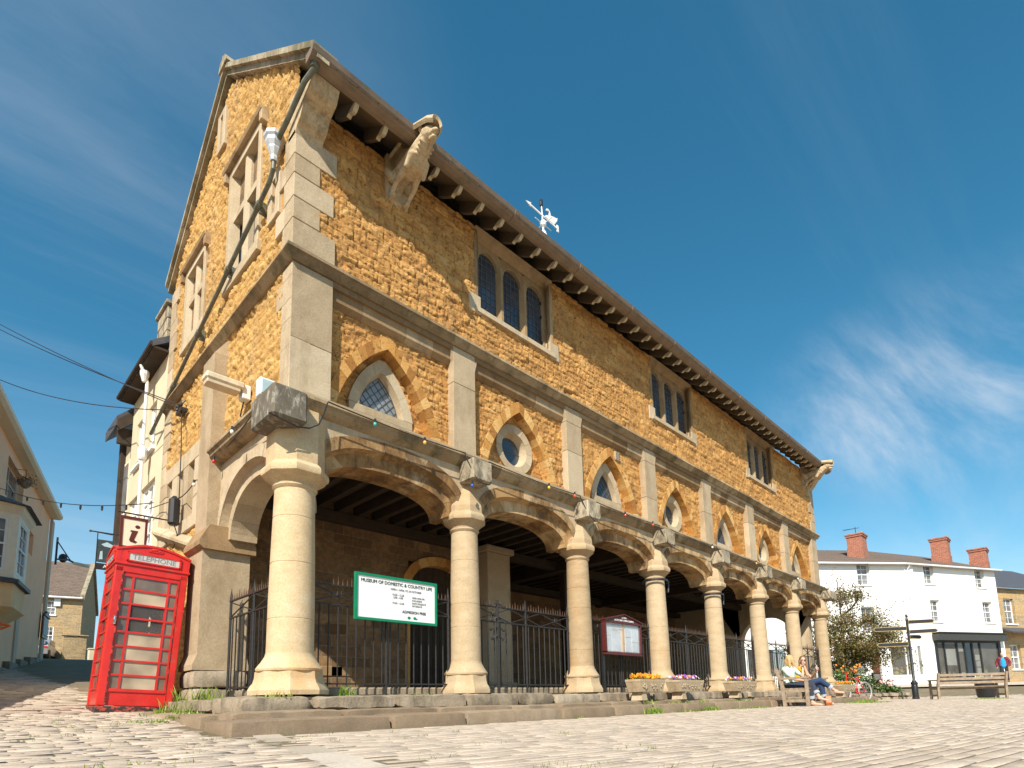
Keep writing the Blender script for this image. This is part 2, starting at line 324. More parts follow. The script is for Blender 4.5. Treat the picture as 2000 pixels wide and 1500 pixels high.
M['rust'] = plain('rusty_iron', (.10, .05, .03), .8, scale=20, var=.5)
M['white'] = plain('white_paint', (.80, .80, .78), .6, scale=3, var=.05)
M['render'] = plain('white_render', (.84, .83, .80), .85, scale=1.2, var=.06, bump=.15, dirt=(.66, .63, .57), dthr=.66)
M['red'] = plain('red_box_paint', (.56, .020, .015), .38, scale=3.2, var=.28, dirt=(.42, .06, .045), dthr=.6, coat=.15)
M['redb'] = plain('chipped_black_base', (.03, .02, .02), .7, scale=9, var=.4, dirt=(.55, .07, .035), dthr=.52)
M['black'] = plain('black_paint', (.018, .018, .02), .4, var=.2)
M['wood'] = plain('weathered_bench_wood', (.30, .225, .155), .85, scale=9, var=.4, bump=.4)
M['maroon'] = plain('maroon_wood', (.10, .018, .016), .45, scale=6, var=.3)
M['green'] = plain('green_frame', (.0, .20, .09), .45, var=.15)
M['cream'] = plain('cream_render', (.95, .54, .32), .9, scale=.9, var=.08, bump=.15, dirt=(.70, .54, .38), dthr=.64)
M['creamw'] = plain('cream_wood', (.84, .72, .54), .6, var=.08)
M['slate'] = plain('slate', (.075, .075, .085), .6, scale=8, var=.4, bump=.3)
M['cobb'] = stone('sett_stone', (.40, .32, .25), (.50, .41, .33), (.58, .49, .40), stain=(.34, .27, .19), stain_amt=.5, stain_thr=.6, sscale=2.2, bump=.45, tone=.26, fine=45)
M['joint'] = stone('joint_dirt', (.13, .10, .065), (.20, .155, .105), (.28, .225, .16), stain=(.10, .14, .03), stain_amt=.5, stain_thr=.56, sscale=2, bump=.6, tone=.2)
M['road'] = stone('asphalt', (.15, .14, .145), (.20, .19, .195), (.25, .235, .235), bump=.3, tone=0, fine=80)
M['pave'] = stone('pavement_slab', (.40, .34, .27), (.5, .43, .35), (.58, .51, .43), bump=.2, tone=.5)
M['skin'] = plain('skin', (.62, .36, .26), .55, scale=8, var=.06)
M['trough'] = stone('trough_stone', (.34, .25, .16), (.46, .36, .24), (.56, .47, .34), stain=(.2, .14, .08), stain_amt=.5, stain_thr=.56, sscale=6, bump=.6, tone=.2)
M['grass'] = leafm('grass_blades', [(.10, .19, .02), (.22, .34, .04), (.40, .45, .08)])
# ============================================================ GROUND
def lf(Y):
    return np.interp(Y, [-30, -7, -1.5, 2.65, 19.5, 31.6, 52, 90], [-.45, -.45, -.42, -.17, 1.26, 2.66, 4.0, 5.0])
def gz(x, y):
    x = np.asarray(x, float); y = np.asarray(y, float)
    w = 1-sst(x, 4+.12*np.maximum(y, 0), 12+.3*np.maximum(y, 0)); base = -.42*(1-w)+lf(y)*w
    dist = .702*(x+2.98)+.698*(y+6.96)
    rise = sst(dist, 25, 33.5)*sst(x, 20, 26)*.66
    return base+rise+(vn(x*.25, y*.25, 5)-.5)*.02
def g(x, y): return float(gz(np.array([x]), np.array([y]))[0])
def ground_sheet():
    xs = np.concatenate([np.linspace(-300, -30, 10), np.linspace(-28, 60, 177), np.linspace(64, 300, 10)])
    ys = np.concatenate([np.linspace(-200, -22, 8), np.linspace(-20, 60, 161), np.linspace(64, 320, 10)])
    X, Y = np.meshgrid(xs, ys); Z = gz(X, Y)-.003
    V = np.stack([X.ravel(), Y.ravel(), Z.ravel()], 1); n, m = len(xs), len(ys); i = np.arange(n*m).reshape(m, n)
    Q = np.stack([i[:-1, :-1], i[:-1, 1:], i[1:, 1:], i[1:, :-1]], -1).reshape(-1, 4)
    return npmesh('ground', V, Q, fbm(V[:, 0], V[:, 1], 3), M['joint'])
tag(ground_sheet(), kind='structure')
def setts(name, region, az, rowh, lens, seed, jit=.003, gv=.007, gu=.003, wb=.02, lift=.0, mat='cobb', rmax=None):
    """individual setts laid in rows inside region(x, y) -> bool"""
    rg = np.random.RandomState(seed); ca, sa = math.cos(az), math.sin(az); Vs = []; 
    x0, x1, y0, y1 = region[0]; fn = region[1]; cx, cy = (x0+x1)/2, (y0+y1)/2; Rr = math.hypot(x1-x0, y1-y0)/2
    v = -Rr; cells = []
    while v < Rr:
        h = rowh*(.8+.4*rg.rand()); L = rg.uniform(lens[0], lens[1], int(2*Rr/lens[0])+2); e = -Rr+np.cumsum(L)-rg.rand()*lens[1]; n = len(e)-1
        cells.append(np.stack([e[:-1], e[1:], np.full(n, v), np.full(n, v+h)], 1)); v += h
    c = np.concatenate(cells); u = (c[:, 0]+c[:, 1])/2; w = (c[:, 2]+c[:, 3])/2
    X = cx+u*ca-w*sa; Y = cy+u*sa+w*ca; k = (X > x0) & (X < x1) & (Y > y0) & (Y < y1) & fn(X, Y); c = c[k]; X = X[k]; n = len(c)
    wob = lambda a, b, s: (vn(a*.5, b*.5, s)-.5)*wb
    gap = .005; T = rg.rand(n); z = rg.uniform(-.0012, .0018, n)*(1+70*jit)+lift; verts = []
    for lvl, (ins, dz) in enumerate(((0, -.03), (0, -.003), (.006, .0))):
        for (a, b) in ((0, 2), (1, 2), (1, 3), (0, 3)):
            uu = c[:, a]+((ins+gu) if a == 0 else -(ins+gu))+(rg.rand(n)-.5)*jit*2; ww = c[:, b]+((ins+gv) if b == 2 else -(ins+gv))+(rg.rand(n)-.5)*jit
            ww = ww+wob(uu, ww, seed+5)
            px = cx+uu*ca-ww*sa; py = cy+uu*sa+ww*ca; tilt = (rg.rand(n)-.5)*.003 if lvl == 2 else 0
            verts.append(np.stack([px, py, gz(px, py)+dz+z+tilt], 1))
    V = np.stack(verts, 1).reshape(-1, 3); b = np.arange(n)[:, None]*12; Q = []
    for l in (0, 4):
        for j in range(4): Q.append(np.concatenate([b+l+j, b+l+(j+1) % 4, b+l+4+(j+1) % 4, b+l+4+j], 1))
    Q.append(np.concatenate([b+8, b+9, b+10, b+11], 1)); Q = np.concatenate(Q)
    o = npmesh(name, V, Q, np.repeat(T, 12), M[mat], smooth=False); tag(o, kind='structure'); return o
p_a = np.array(at(530, 1440, 5.2)[:2]); p_b = np.array(at(745, 1500, 2.45)[:2]); dline = (p_b-p_a)/np.linalg.norm(p_b-p_a); nline = np.array([-dline[1], dline[0]])
def side(x, y): return (x-p_a[0])*nline[0]+(y-p_a[1])*nline[1]
bld = lambda x, y: ~((x > -.75) & (y > -.5)) & ~((x > -1.1) & (y > -1.45) & (y < 0) & (x < 21))
front_far = lambda x, y: np.hypot(x+2.98, y+6.96) > 9
dst = lambda x, y: .702*(x+2.98)+.698*(y+6.96)
setts('square_paving', ((-4, 17, -8.5, -1.4), lambda x, y: (side(x, y) > .13) & bld(x, y)), R(-8), .085, (.2, .5), 3)
setts('square_paving', ((17, 34, -14, 1.5), lambda x, y: (dst(x, y) < 26.5) & bld(x, y) & ~((x > 21.5) & (y > -.3))), R(-8), .10, (.3, .7), 4, gv=.012)
setts('square_paving', ((4, 17, -14, -8.5), lambda x, y: x > 3), R(-8), .10, (.3, .6), 14)
setts('lane_cobbles', ((-9, 1.2, -8.5, 3), lambda x, y: (side(x, y) < -.13) & bld(x, y)), R(-3), .10, (.12, .32), 6, jit=.012, gv=.005, gu=.004, wb=.06)
setts('lane_cobbles', ((-10, 6, 3, 22), lambda x, y: bld(x, y)), R(-6), .14, (.25, .6), 8, jit=.018, gv=.012, gu=.008, wb=.06)
mb = MB(); t = -1.2; 
while t < 4.4:      # pale slab channel between the two pavings
    L = random.uniform(.55, .9); a = p_a+dline*t; q = p_a+dline*(t+L-.012)
    cs = [a-nline*.12, a+nline*.12, q+nline*.12, q-nline*.12]; n = len(mb.v)
    tz = random.uniform(-.004, .004)
    mb.add([(p[0], p[1], g(*p)+tz) for p in cs]+[(p[0], p[1], g(*p)-.05) for p in cs], [(0, 1, 2, 3), (0, 4, 5, 1), (1, 5, 6, 2), (2, 6, 7, 3), (3, 7, 4, 0)]); t += L
tag(mb.build('paving_channel', M['pave']), kind='structure')
# asphalt street in front of the white house
mb = MB(); xs = np.linspace(22, 62, 81); 
def strip(name, d0, d1, dz, mat, xr=(18, 60), n=60):
    """band of ground between two distances from the square, following the ground"""
    mb = MB(); A = np.array([.702, .698]); Bv = np.array([.698, -.702]); o = np.array([-2.98, -6.96])
    def P(i, j):
        p = o+A*(d0+(d1-d0)*j/8)+Bv*(xr[0]+(xr[1]-xr[0])*i/(n-1)); return (p[0], p[1], g(*p)+dz)
    mb.grid(P, n, 9, tone=.5); ob = mb.build(name, mat, smooth=True); tag(ob, kind='structure'); return ob
strip('street', 26.6, 31.0, -.022+.004, M['road'], (8, 60))
strip('pavement', 31.0, 40, .09, M['pave'], (8, 60))
# ============================================================ MARKET HALL
BX = empty('market_hall', (0, 0, 0))
tag(BX, 'two storey golden stone market hall on round columns with pointed panels above', 'building')
XE = 20.75; ZT = 8.27; EV = .75
cols = [.15+2.9*k for k in range(8)]; cols[1] -= .04
BAYS = [(cols[k]+cols[k+1])/2 for k in range(7)]; PWH = .243
# --- plinth under the columns
def rough_block(mb, x0, y0, z0, x1, y1, z1, seed, amp=.02, n=.07):
    """stone with an uneven face: subdivided box pushed about by noise"""
    rg = random.Random(seed); tone = rg.random(); dims = [(x1-x0), (y1-y0), (z1-z0)]; N_ = [max(2, min(14, int(d/n))) for d in dims]
    def face(o, a, b, na, nb):
        def P(i, j):
            p = np.array(o)+np.array(a)*i/(na-1)+np.array(b)*j/(nb-1); e = p.copy(); c = np.array([(x0+x1)/2, (y0+y1)/2, (z0+z1)/2]); hs = np.array(dims)/2
            d = (p-c)/hs; k = np.sort(np.abs(d)); rd = .018*(k[1]**6)+.014*(k[0]**6)*(k[1]**6); dirn = (p-c)/np.maximum(np.linalg.norm(p-c), 1e-6)
            nz = float(fbm(np.array([p[0]*9+seed]), np.array([p[1]*9+p[2]*11]), 3)[0])-.47
            e = p-np.sign(d)*(np.abs(d) > .97)*(rd+amp*.4)+np.sign(d)*(np.abs(d) > .97)*nz*amp*2; return tuple(e)
        mb.grid(P, na, nb, tone=tone)
    X, Y, Z = (dims[0], 0, 0), (0, dims[1], 0), (0, 0, dims[2]); nx, ny, nz_ = N_
    face((x0, y0, z0), X, Z, nx, nz_); face((x0, y1, z0), X, Z, nx, nz_); face((x0, y0, z0), Y, Z, ny, nz_); face((x1, y0, z0), Y, Z, ny, nz_)
    face((x0, y0, z1), X, Y, nx, ny); face((x0, y0, z0), X, Y, nx, ny)
mb = MB(); x = -.62; i = 0
mb.box(-.5, -.34, -.5, XE, 6.2, -.035)
while x < XE+.3:
    L = random.uniform(.7, 1.5); x2 = min(x+L, XE+.5); yy = -.5+random.uniform(-.04, .05); rough_block(mb, x, yy, -.2-random.uniform(0, .05), x2-.01, .5, random.uniform(-.025, .0), 10+i, .026); x += L; i += 1
    if x2 >= XE+.3: break
y = .5; 
while y < 2.0: rough_block(mb, -.62, y, -.2, .5, y+.6, -.03, 60+i, .02); y += .62; i += 1
mb.build('plinth', M['plinth'], BX, smooth=True, auto=50)
mb = MB(); mb.box(.45, .3, -.02, XE-.3, .62, .10, c=.02); mb.build('inner_kerb', M['plinth'], BX)
# --- columns
def column(x, y, k):
    q = .96 if k == 0 else .835; cm_c = M['column'] if k == 0 else M['column_grey']
    rot = R(22.5); mb = MB(); prof = [(.295, .44), (.292, .6), (.289, 1.1), (.279, 1.7), (.266, 2.2), (.257, 2.6), (.256, 2.66)]; jz = [.92+.13*math.sin(k*2.1), 1.52+.12*math.sin(k*3.7+1), 2.12+.1*math.sin(k*1.3+2)]; prof = sorted(prof+[(np.interp(z_+dz, [.44, .6, 1.1, 1.7, 2.2, 2.66], [.295, .292, .289, .279, .266, .256])-dd, z_+dz) for z_ in jz for dz, dd in ((-.007, 0), (-.003, .005), (.003, .005), (.007, 0))], key=lambda p: p[1]); prof = [(a*q, b) for a, b in prof]
    mb.lathe(prof, 40, (x, y), tone=random.random()); o = mb.build('column', cm_c, BX, smooth=True, auto=25)
    b = MB(); r8 = 1/math.cos(R(22.5))*q
    b.lathe([(.45*r8, -.005), (.455*r8, .05), (.43*r8, .10), (.40*r8, .14), (.385*r8, .20), (.38*r8, .275)], 8, (x, y), rot, tone=.6)
    b.lathe([(a_*q, z_) for a_, z_ in [(.37, .262), (.405, .285), (.41, .31), (.385, .345), (.35, .39), (.318, .44), (.303, .47), (.297, .50)]], 40, (x, y), tone=.6)
    b.build('base', cm_c, o, smooth=True, auto=30)
    c = MB(); c.lathe([(a_*q, z_) for a_, z_ in [(.262, 2.58), (.28, 2.60), (.29, 2.615), (.28, 2.635), (.285, 2.66), (.33, 2.70), (.40, 2.745)]], 40, (x, y), tone=.3)
    c.lathe([(.36*r8, 2.735), (.395*r8, 2.76), (.405*r8, 2.80), (.40*r8, 2.84), (.37*r8, 2.875), (.345*r8, 2.90)], 8, (x, y), rot, tone=.5)
    c.build('capital', cm_c, o, smooth=True, auto=30)
    return o
def pier_block(x, y, k):
    mb = MB(); r8 = 1/math.cos(R(22.5)); rot = R(22.5); q = .96 if k == 0 else .86; r8 *= q
    if k == 0: mb.lathe([(.345*r8, 2.89), (.345*r8, 3.6)], 8, (x, y), rot, tone=.25)
    else:
        def ring(r, z, yy): return [(x+r*r8*math.cos(rot+2*math.pi*j/8), yy+r*r8*math.sin(rot+2*math.pi*j/8)*(1 if r > .2 else .6), z) for j in range(8)]
        vs = ring(.345, 2.89, y)+ring(.34, 2.99, y)+ring(.235, 3.20, y-.04)+ring(.11, 3.44, y-.10)
        mb.add(vs, [(l*8+j, l*8+(j+1) % 8, (l+1)*8+(j+1) % 8, (l+1)*8+j) for l in range(3) for j in range(8)], tone=.4)
    mb.build('springer_block', M['column' if k == 0 else 'column_grey'], BX)
for k, x in enumerate(cols): column(x, .05, k); pier_block(x, .05, k)
# --- arches
def se(t, hw, rise, p=2.4): return t*hw, rise*(1-abs(t)**p)**(1/p)
def curve(hw, rise, n, p=2.4):
    out = []
    for i in range(n+1):
        a = math.pi*(1-i/n); c, s_ = math.cos(a), math.sin(a)
        out.append((hw*math.copysign(abs(c)**(2/p), c), rise*abs(s_)**(2/p)))
    return out
def ring_arch(mb, cx, z0, inner, outer, y0, y1, nseg, ax='y', gap=.0035, swap=False):
    """voussoirs between two curves, each its own block"""
    def ip(cv, s):
        d = [0]
        for a, b in zip(cv, cv[1:]): d.append(d[-1]+math.hypot(b[0]-a[0], b[1]-a[1]))
        L = d[-1]*s
        for i in range(len(cv)-1):
            if d[i+1] >= L-1e-9:
                t = (L-d[i])/max(1e-9, d[i+1]-d[i]); return cv[i][0]+(cv[i+1][0]-cv[i][0])*t, cv[i][1]+(cv[i+1][1]-cv[i][1])*t
        return cv[-1]
    for i in range(nseg):
        tone = random.random(); sub = 3; P = []; ss = [(i+j/sub)/nseg for j in range(sub+1)]; ss[0] += gap/6; ss[-1] -= gap/6
        for s_ in ss: P.append((ip(inner, s_), ip(outer, s_)))
        vs = []; dy = random.uniform(-.003, .003)
        for (a, b) in P:
            for (h, z) in (a, b):
                for yy in (y0+dy, y1):
                    p = (cx+h, yy, z0+z) if ax == 'y' else (yy, cx+h, z0+z); vs.append(p)
        n = len(P); fs = []
        for j in range(n-1):
            q = j*4; r = q+4; fs += [(q, r, r+2, q+2), (q+1, q+3, r+3, r+1), (q, q+1, r+1, r), (q+2, r+2, r+3, q+3)]
        fs += [(0, 2, 3, 1), (n*4-4, n*4-3, n*4-1, n*4-2)]; mb.add(vs, fs, tone)
for k, cx in enumerate(BAYS):
    mb = MB(); Z0 = 2.80
    cin = curve(1.06, .40, 40); c2 = curve(1.10, .44, 40); cm = curve(1.2, .60, 40); cm2 = curve(1.24, .64, 40); cout = curve(1.34, .80, 40, 2.6)
    ring_arch(mb, cx, Z0, cin, cm, .02, .5, 11)
    ring_arch(mb, cx, Z0, cm2, cout, -.10, .4, 9)
    # chamfer strip between the two orders
    n = len(cm); vs = []
    for a, b in zip(cm, cm2): vs += [(cx+a[0], .025, Z0+a[1]-.004), (cx+b[0], -.096, Z0+b[1]+.004)]
    mb.add(vs, [(2*i, 2*i+2, 2*i+3, 2*i+1) for i in range(n-1)], .5)
    mb.build('arch', M['arch'], BX)
    sp = MB(); top = 3.66; vs = []; x0, x1 = cols[k], cols[k+1]
    for a in cout: vs += [(cx+a[0], -.085, Z0+a[1]-.01), (max(x0, min(x1, cx+a[0]*1.09)), -.085, top)]
    sp.add(vs, [(2*i, 2*i+2, 2*i+3, 2*i+1) for i in range(n-1)], random.random())
    for (xa, xb) in ((x0, cx-1.34), (cx+1.34, x1)): sp.add([(xa, -.085, 2.8), (xb, -.085, 2.8), (xb, -.085, top), (xa, -.085, top)], [(0, 1, 2, 3)], random.random())
    sp.box(x0, -.08, 3.6, x1, .5, 3.95)
    sp.build('spandrel', M['dress'], BX)
# side arch towards the buttress
mb = MB(); cy, Z0 = 1.22, 2.42
ci = curve(.93, .72, 30, 2.1); cm = curve(1.07, .88, 30, 2.1); cm2 = curve(1.1, .92, 30, 2.1); co_ = curve(1.24, 1.10, 30, 2.1)
ring_arch(mb, cy, Z0, ci, cm, .09, .5, 9, ax='x'); ring_arch(mb, cy, Z0, cm2, co_, -.03, .4, 9, ax='x')
vs = []
for a, b in zip(cm, cm2): vs += [(.095, cy+a[0], Z0+a[1]-.004), (-.026, cy+b[0], Z0+b[1]+.004)]
mb.add(vs, [(2*i, 2*i+2, 2*i+3, 2*i+1) for i in range(len(cm)-1)], .5); mb.build('arch', M['dress'], BX)
mb = MB(); vs = []
for a in co_: vs += [(-.012, cy+a[0], Z0+a[1]-.01), (-.012, max(-.05, min(2.45, cy+a[0]*1.05)), 3.66)]
mb.add(vs, [(2*i, 2*i+2, 2*i+3, 2*i+1) for i in range(len(co_)-1)], .6); mb.box(-.005, .3, 3.55, .5, 2.4, 3.95)
mb.build('spandrel', M['dress'], BX)
# --- buttress and its pier
mb = MB()
mb.prism([(-.24, 2.32), (-.24, .66), (-.30, .50), (-.30, .42), (.50, .42), (.50, .50), (.46, .66), (.46, 2.32)], 2.3, 2.95, 'y')
mb.build('pier', M['dress'], BX)
mb = MB(); mb.prism([(-.31, 2.36), (-.31, 2.29), (-.25, 2.24), (.52, 2.24), (.52, 2.36), (.50, 2.42), (.20, 2.62), (-.18, 2.62)], 2.22, 3.0, 'y'); mb.build('pier_moulding', M['band'], BX)
mb = MB(); rough_block(mb, -.34, 2.2, -.35, .5, 3.0, .15, 5, .03); rough_block(mb, -.30, 2.25, .15, .5, 3.0, .43, 6, .02); mb.build('pier_footing', M['plinth'], BX, smooth=True, auto=50)
mb = MB(); mb.prism([(2.36, 2.5), (2.9, 2.5), (2.9, 5.5), (2.36, 5.5)], -.19, .05, 'x'); mb.prism([(-.19, 5.5), (.05, 5.5), (.05, 5.86)], 2.36, 2.9, 'y'); mb.build('buttress', M['dress'], BX)
# --- string courses (mitred round the corner)
def lsweep(mb, prof, xe=XE+.1, ye=2.36, seg=.9):
    """profile of (outward, z) run along the front and along the side wall"""
    path = [('s', ye)]; y = ye
    n = len(prof); rows = []
    def sp(t): return [(-d, t, z) for d, z in prof]
    def fp(t): return [(t, -d, z) for d, z in prof]
    corner = [(-d, -d, z) for d, z in prof]; seq = []
    k = max(1, int(ye/seg)); seq += [sp(ye*(1-i/k)) for i in range(k)]; seq[-1:] = [seq[-1]]; seq.append(corner); m = int(xe/seg); seq += [fp(xe*i/m) for i in range(1, m+1)]
    for a, b in zip(seq, seq[1:]):
        mb.add(a+b, [(i, (i+1) % n, n+(i+1) % n, n+i) for i in range(n)])
    mb.add(seq[0], [tuple(range(n))]); mb.add(seq[-1], [tuple(range(n))])
mb = MB(); lsweep(mb, [(-.1, 3.97), (.0, 3.965), (.235, 3.83), (.24, 3.785), (.205, 3.765), (.195, 3.72), (.13, 3.67), (.09, 3.645), (-.1, 3.645)]); mb.build('lower_string_course', M['moss'], BX)
mb = MB(); lsweep(mb, [(-.1, 6.03), (.0, 6.02), (.12, 5.95), (.13, 5.90), (.10, 5.885), (.07, 5.84), (.03, 5.80), (-.1, 5.80)], xe=XE+.12, ye=5.82); mb.build('upper_string_course', M['moss'], BX)
# --- projecting stone blocks over each column
for k, x in enumerate(cols):
    mb = MB(); rr = 1000+k
    if k == 0: mb.box(-.38, -.46, 3.30, .06, .22, 3.72, c=.03)
    elif k == 7: mb.box(x-.1, -.42, 3.36, x+.62, .1, 3.68, c=.02)
    else: mb.box(x-.21, -.43, 3.36, x+.20, .1, 3.70, c=.014)
    mb.build('projecting_block', M['blockdark' if k == 0 else 'block'], BX)
# --- pilasters, corner pier and top band of the panel zone
for k, x in enumerate(cols):
    mb = MB(); t = .22
    if k == 0: a, b = -.002, .59
    elif k == 7: a, b = x-PWH, XE
    else: a, b = x-PWH, x+PWH
    z = 3.95
    while z < 5.8:
        h = random.choice((.62, .75, .9, 1.2)); z2 = min(z+h, 5.8)
        if 5.8-z2 < .25: z2 = 5.8
        mb.box(a, random.uniform(-.003, .001)-.001, z, b, .3, z2-.004, c=.006); z = z2
    if k not in (0, 7):   # chamfered shoulder at the top
        for sg in (-1, 1): mb.prism([(x+sg*PWH, 5.72), (x+sg*(PWH+.05), 5.72), (x+sg*PWH, 5.52)], .0, .1, 'y')
    mb.build('corner_pier' if k in (0, 7) else 'pilaster', M['dress'], BX)
for k, cx in enumerate(BAYS):
    a = .59 if k == 0 else cols[k]+PWH; b = cols[k+1]-PWH; mb = MB(); x = a
    mb.box(a, .0, 5.715, b, .3, 5.81); 
    while x < b-.01:
        L = random.uniform(.45, .8); x2 = min(b, x+L); x2 = b if b-x2 < .2 else x2; mb.prism([(.045, 5.715), (.3, 5.715), (.3, 5.49), (.125, 5.49), (.055, 5.56)], x+.002, x2-.002, 'x'); x = x2
    mb.build('panel_cornice', M['band'], BX)
# --- recessed panels of rubble with pointed relieving arches
co_panel = Courses(0, 21, 3.9, 5.7, (.07, .15), (.12, .34), .022, 21, joint=.0065, rough=.017)
co_up = Courses(-1, 22, 5.9, 8.8, (.08, .19), (.14, .46), .030, 22, joint=.006, rough=.018)
co_side = Courses(-1, 8, -1, 12, (.06, .15), (.10, .30), .036, 23, joint=.018, rough=.022)
def pointed(hw, rise, n=14):   # gothic arch curve, left springer to right
    r = (hw*hw+rise*rise)/(2*hw); pts = []
    for i in range(n+1):
        a = math.asin(rise/r)*i/n; pts.append((-hw+r*(1-math.cos(a)), r*math.sin(a)))
    pts = [(x*.66+(-hw+hw*i/n)*.34, z*.66+(rise*i/n)*.34) for i, (x, z) in enumerate(pts)]
    return pts+[(-x, z) for x, z in reversed(pts[:-1])]
def inpoly(px, pz, poly):
    ins = np.zeros(px.shape, bool); n = len(poly); j = n-1
    for i in range(n):
        xi, zi = poly[i]; xj, zj = poly[j]
        c = ((zi > pz) != (zj > pz)) & (px < (xj-xi)*(pz-zi)/((zj-zi) if zj != zi else 1e-9)+xi); ins ^= c; j = i
    return ins
for k, cx in enumerate(BAYS):
    a = .59 if k == 0 else cols[k]+PWH; b = cols[k+1]-PWH; ph = (.87, 1.30); zb = 3.96
    pin = pointed(.87, 1.30); pout = pointed(1.04, 1.53)
    poly_o = [(cx+x, zb+z) for x, z in pout]; poly_o[0] = (poly_o[0][0], zb-.5); poly_o[-1] = (poly_o[-1][0], zb-.5)
    poly_in = [(cx+x, zb+z) for x, z in pin]; poly_in[0] = (poly_in[0][0], zb-.5); poly_in[-1] = (poly_in[-1][0], zb-.5)
    step = .017 if k < 2 else .03
    rubble('panel_wall', co_panel, a, b, 3.9, 5.6, step, lambda u, v, h: (u, .15-h, v), lambda u, v: ~inpoly(u, v, poly_o), M['ochre'], BX)
    mb = MB(); ring_arch(mb, cx, zb, pin, pout, .125, .36, 22); mb.build('relieving_arch', M['voussoir'], BX)
    odd = k % 2 == 0; wz = 4.57
    if odd:
        wi = pointed(.40, .66); wo = pointed(.57, .88); zw = 4.29; frm = [(cx+x, zw+z) for x, z in wo]; frm = [(cx-.56, zw-.12)]+frm+[(cx+.56, zw-.12)]
    else: frm = [(cx+.47*math.cos(t), wz+.47*math.sin(t)) for t in np.linspace(0, 2*math.pi, 40)]
    rubble('panel_infill', co_panel, cx-.95, cx+.95, 3.9, 5.35, step, lambda u, v, h: (u, .33-h*.9, v), lambda u, v: inpoly(u, v, poly_in) & ~inpoly(u, v, frm), M['ochre'], BX)
    f = MB()
    if odd:
        ring_arch(f, cx, zw, wi, wo, .275, .5, 5); f.box(cx-.56, .275, zw-.13, cx+.56, .5, zw-.002, c=.006)
        # splayed reveal
        wg = pointed(.35, .58); vs = []
        for p, q in zip(wi, wg): vs += [(cx+p[0], .28, zw+p[1]), (cx+q[0], .40, zw+.02+q[1])]
        f.add(vs, [(2*i, 2*i+2, 2*i+3, 2*i+1) for i in range(len(wi)-1)], .4); f.add([(cx-.40, .28, zw), (cx+.40, .28, zw), (cx+.35, .40, zw+.02), (cx-.35, .40, zw+.02)], [(0, 1, 2, 3)], .5)
    else:
        n = 12
        for i in range(n):
            t0, t1 = 2*math.pi*i/n+.006, 2*math.pi*(i+1)/n-.006; vs = []; sub = 4; tone = random.random()
            for j in range(sub+1):
                t_ = t0+(t1-t0)*j/sub
                for r_, yy in ((.33, .285), (.48, .275), (.48, .5), (.33, .5)): vs.append((cx+r_*math.cos(t_), yy, wz+r_*math.sin(t_)))
            f.add(vs, [(4*j+q, 4*j+(q+1) % 4, 4*j+4+(q+1) % 4, 4*j+4+q) for j in range(sub) for q in range(4)]+[(0, 1, 2, 3), (4*sub, 4*sub+1, 4*sub+2, 4*sub+3)], tone)
        m_ = 36; vs = [(cx+r_*math.cos(2*math.pi*i/m_), yy, wz+r_*math.sin(2*math.pi*i/m_)) for r_, yy in ((.335, .286), (.27, .44)) for i in range(m_)]
        f.add(vs, [(i, (i+1) % m_, m_+(i+1) % m_, m_+i) for i in range(m_)], .4)
    wn = f.build('panel_window', M['frame'], BX)
    gl = MB()
    if odd:
        poly = [(cx+x, zw+.02+z) for x, z in pointed(.36, .59)]; gl.add([(x, .395, z) for x, z in poly], [tuple(range(len(poly)))])
        lc = MB()
        for i in range(-5, 8):
            for sg in (-1, 1):
                x0_ = cx-.35*sg; pts = []
                for s_ in np.linspace(0, 1, 30):
                    xx = x0_+sg*.7*s_; zz = zw+.02+i*.15+.75*s_ 
                    if inpoly(np.array([xx]), np.array([zz]), poly)[0]: pts.append((xx, .388, zz))
                if len(pts) > 1: lc.tube([pts[0], pts[-1]], .006, 5)
        for p, q in zip(poly, poly[1:]+poly[:1]): lc.bar((p[0], .39, p[1]), (q[0], .39, q[1]), .018, .018)
    else:
        poly = [(cx+.275*math.cos(t), wz+.275*math.sin(t)) for t in np.linspace(0, 2*math.pi, 28)[:-1]]; gl.add([(x, .435, z) for x, z in poly], [tuple(range(len(poly)))])
        lc = MB(); lc.bar((cx-.27, .43, wz), (cx+.27, .43, wz), .012, .012)
        if k != 1:
            for i in (-2, -1, 1, 2): h = math.sqrt(.27**2-(i*.09)**2); lc.bar((cx+i*.09, .43, wz-h), (cx+i*.09, .43, wz+h), .008, .008); lc.bar((cx-h, .43, wz+i*.09), (cx+h, .43, wz+i*.09), .008, .008)
    gl.build('pane', M['glassg'] if k in (0,) else M['glassd'], wn); lc.build('leading', M['lead'], wn)
mb = MB(); mb.box(7.55, .10, 5.2, 7.75, .2, 5.42, c=.01)
for i in range(5): mb.box(7.565, .09, 5.22+i*.04, 7.735, .11, 5.24+i*.04)
mb.build('air_vent', M['block'], BX)
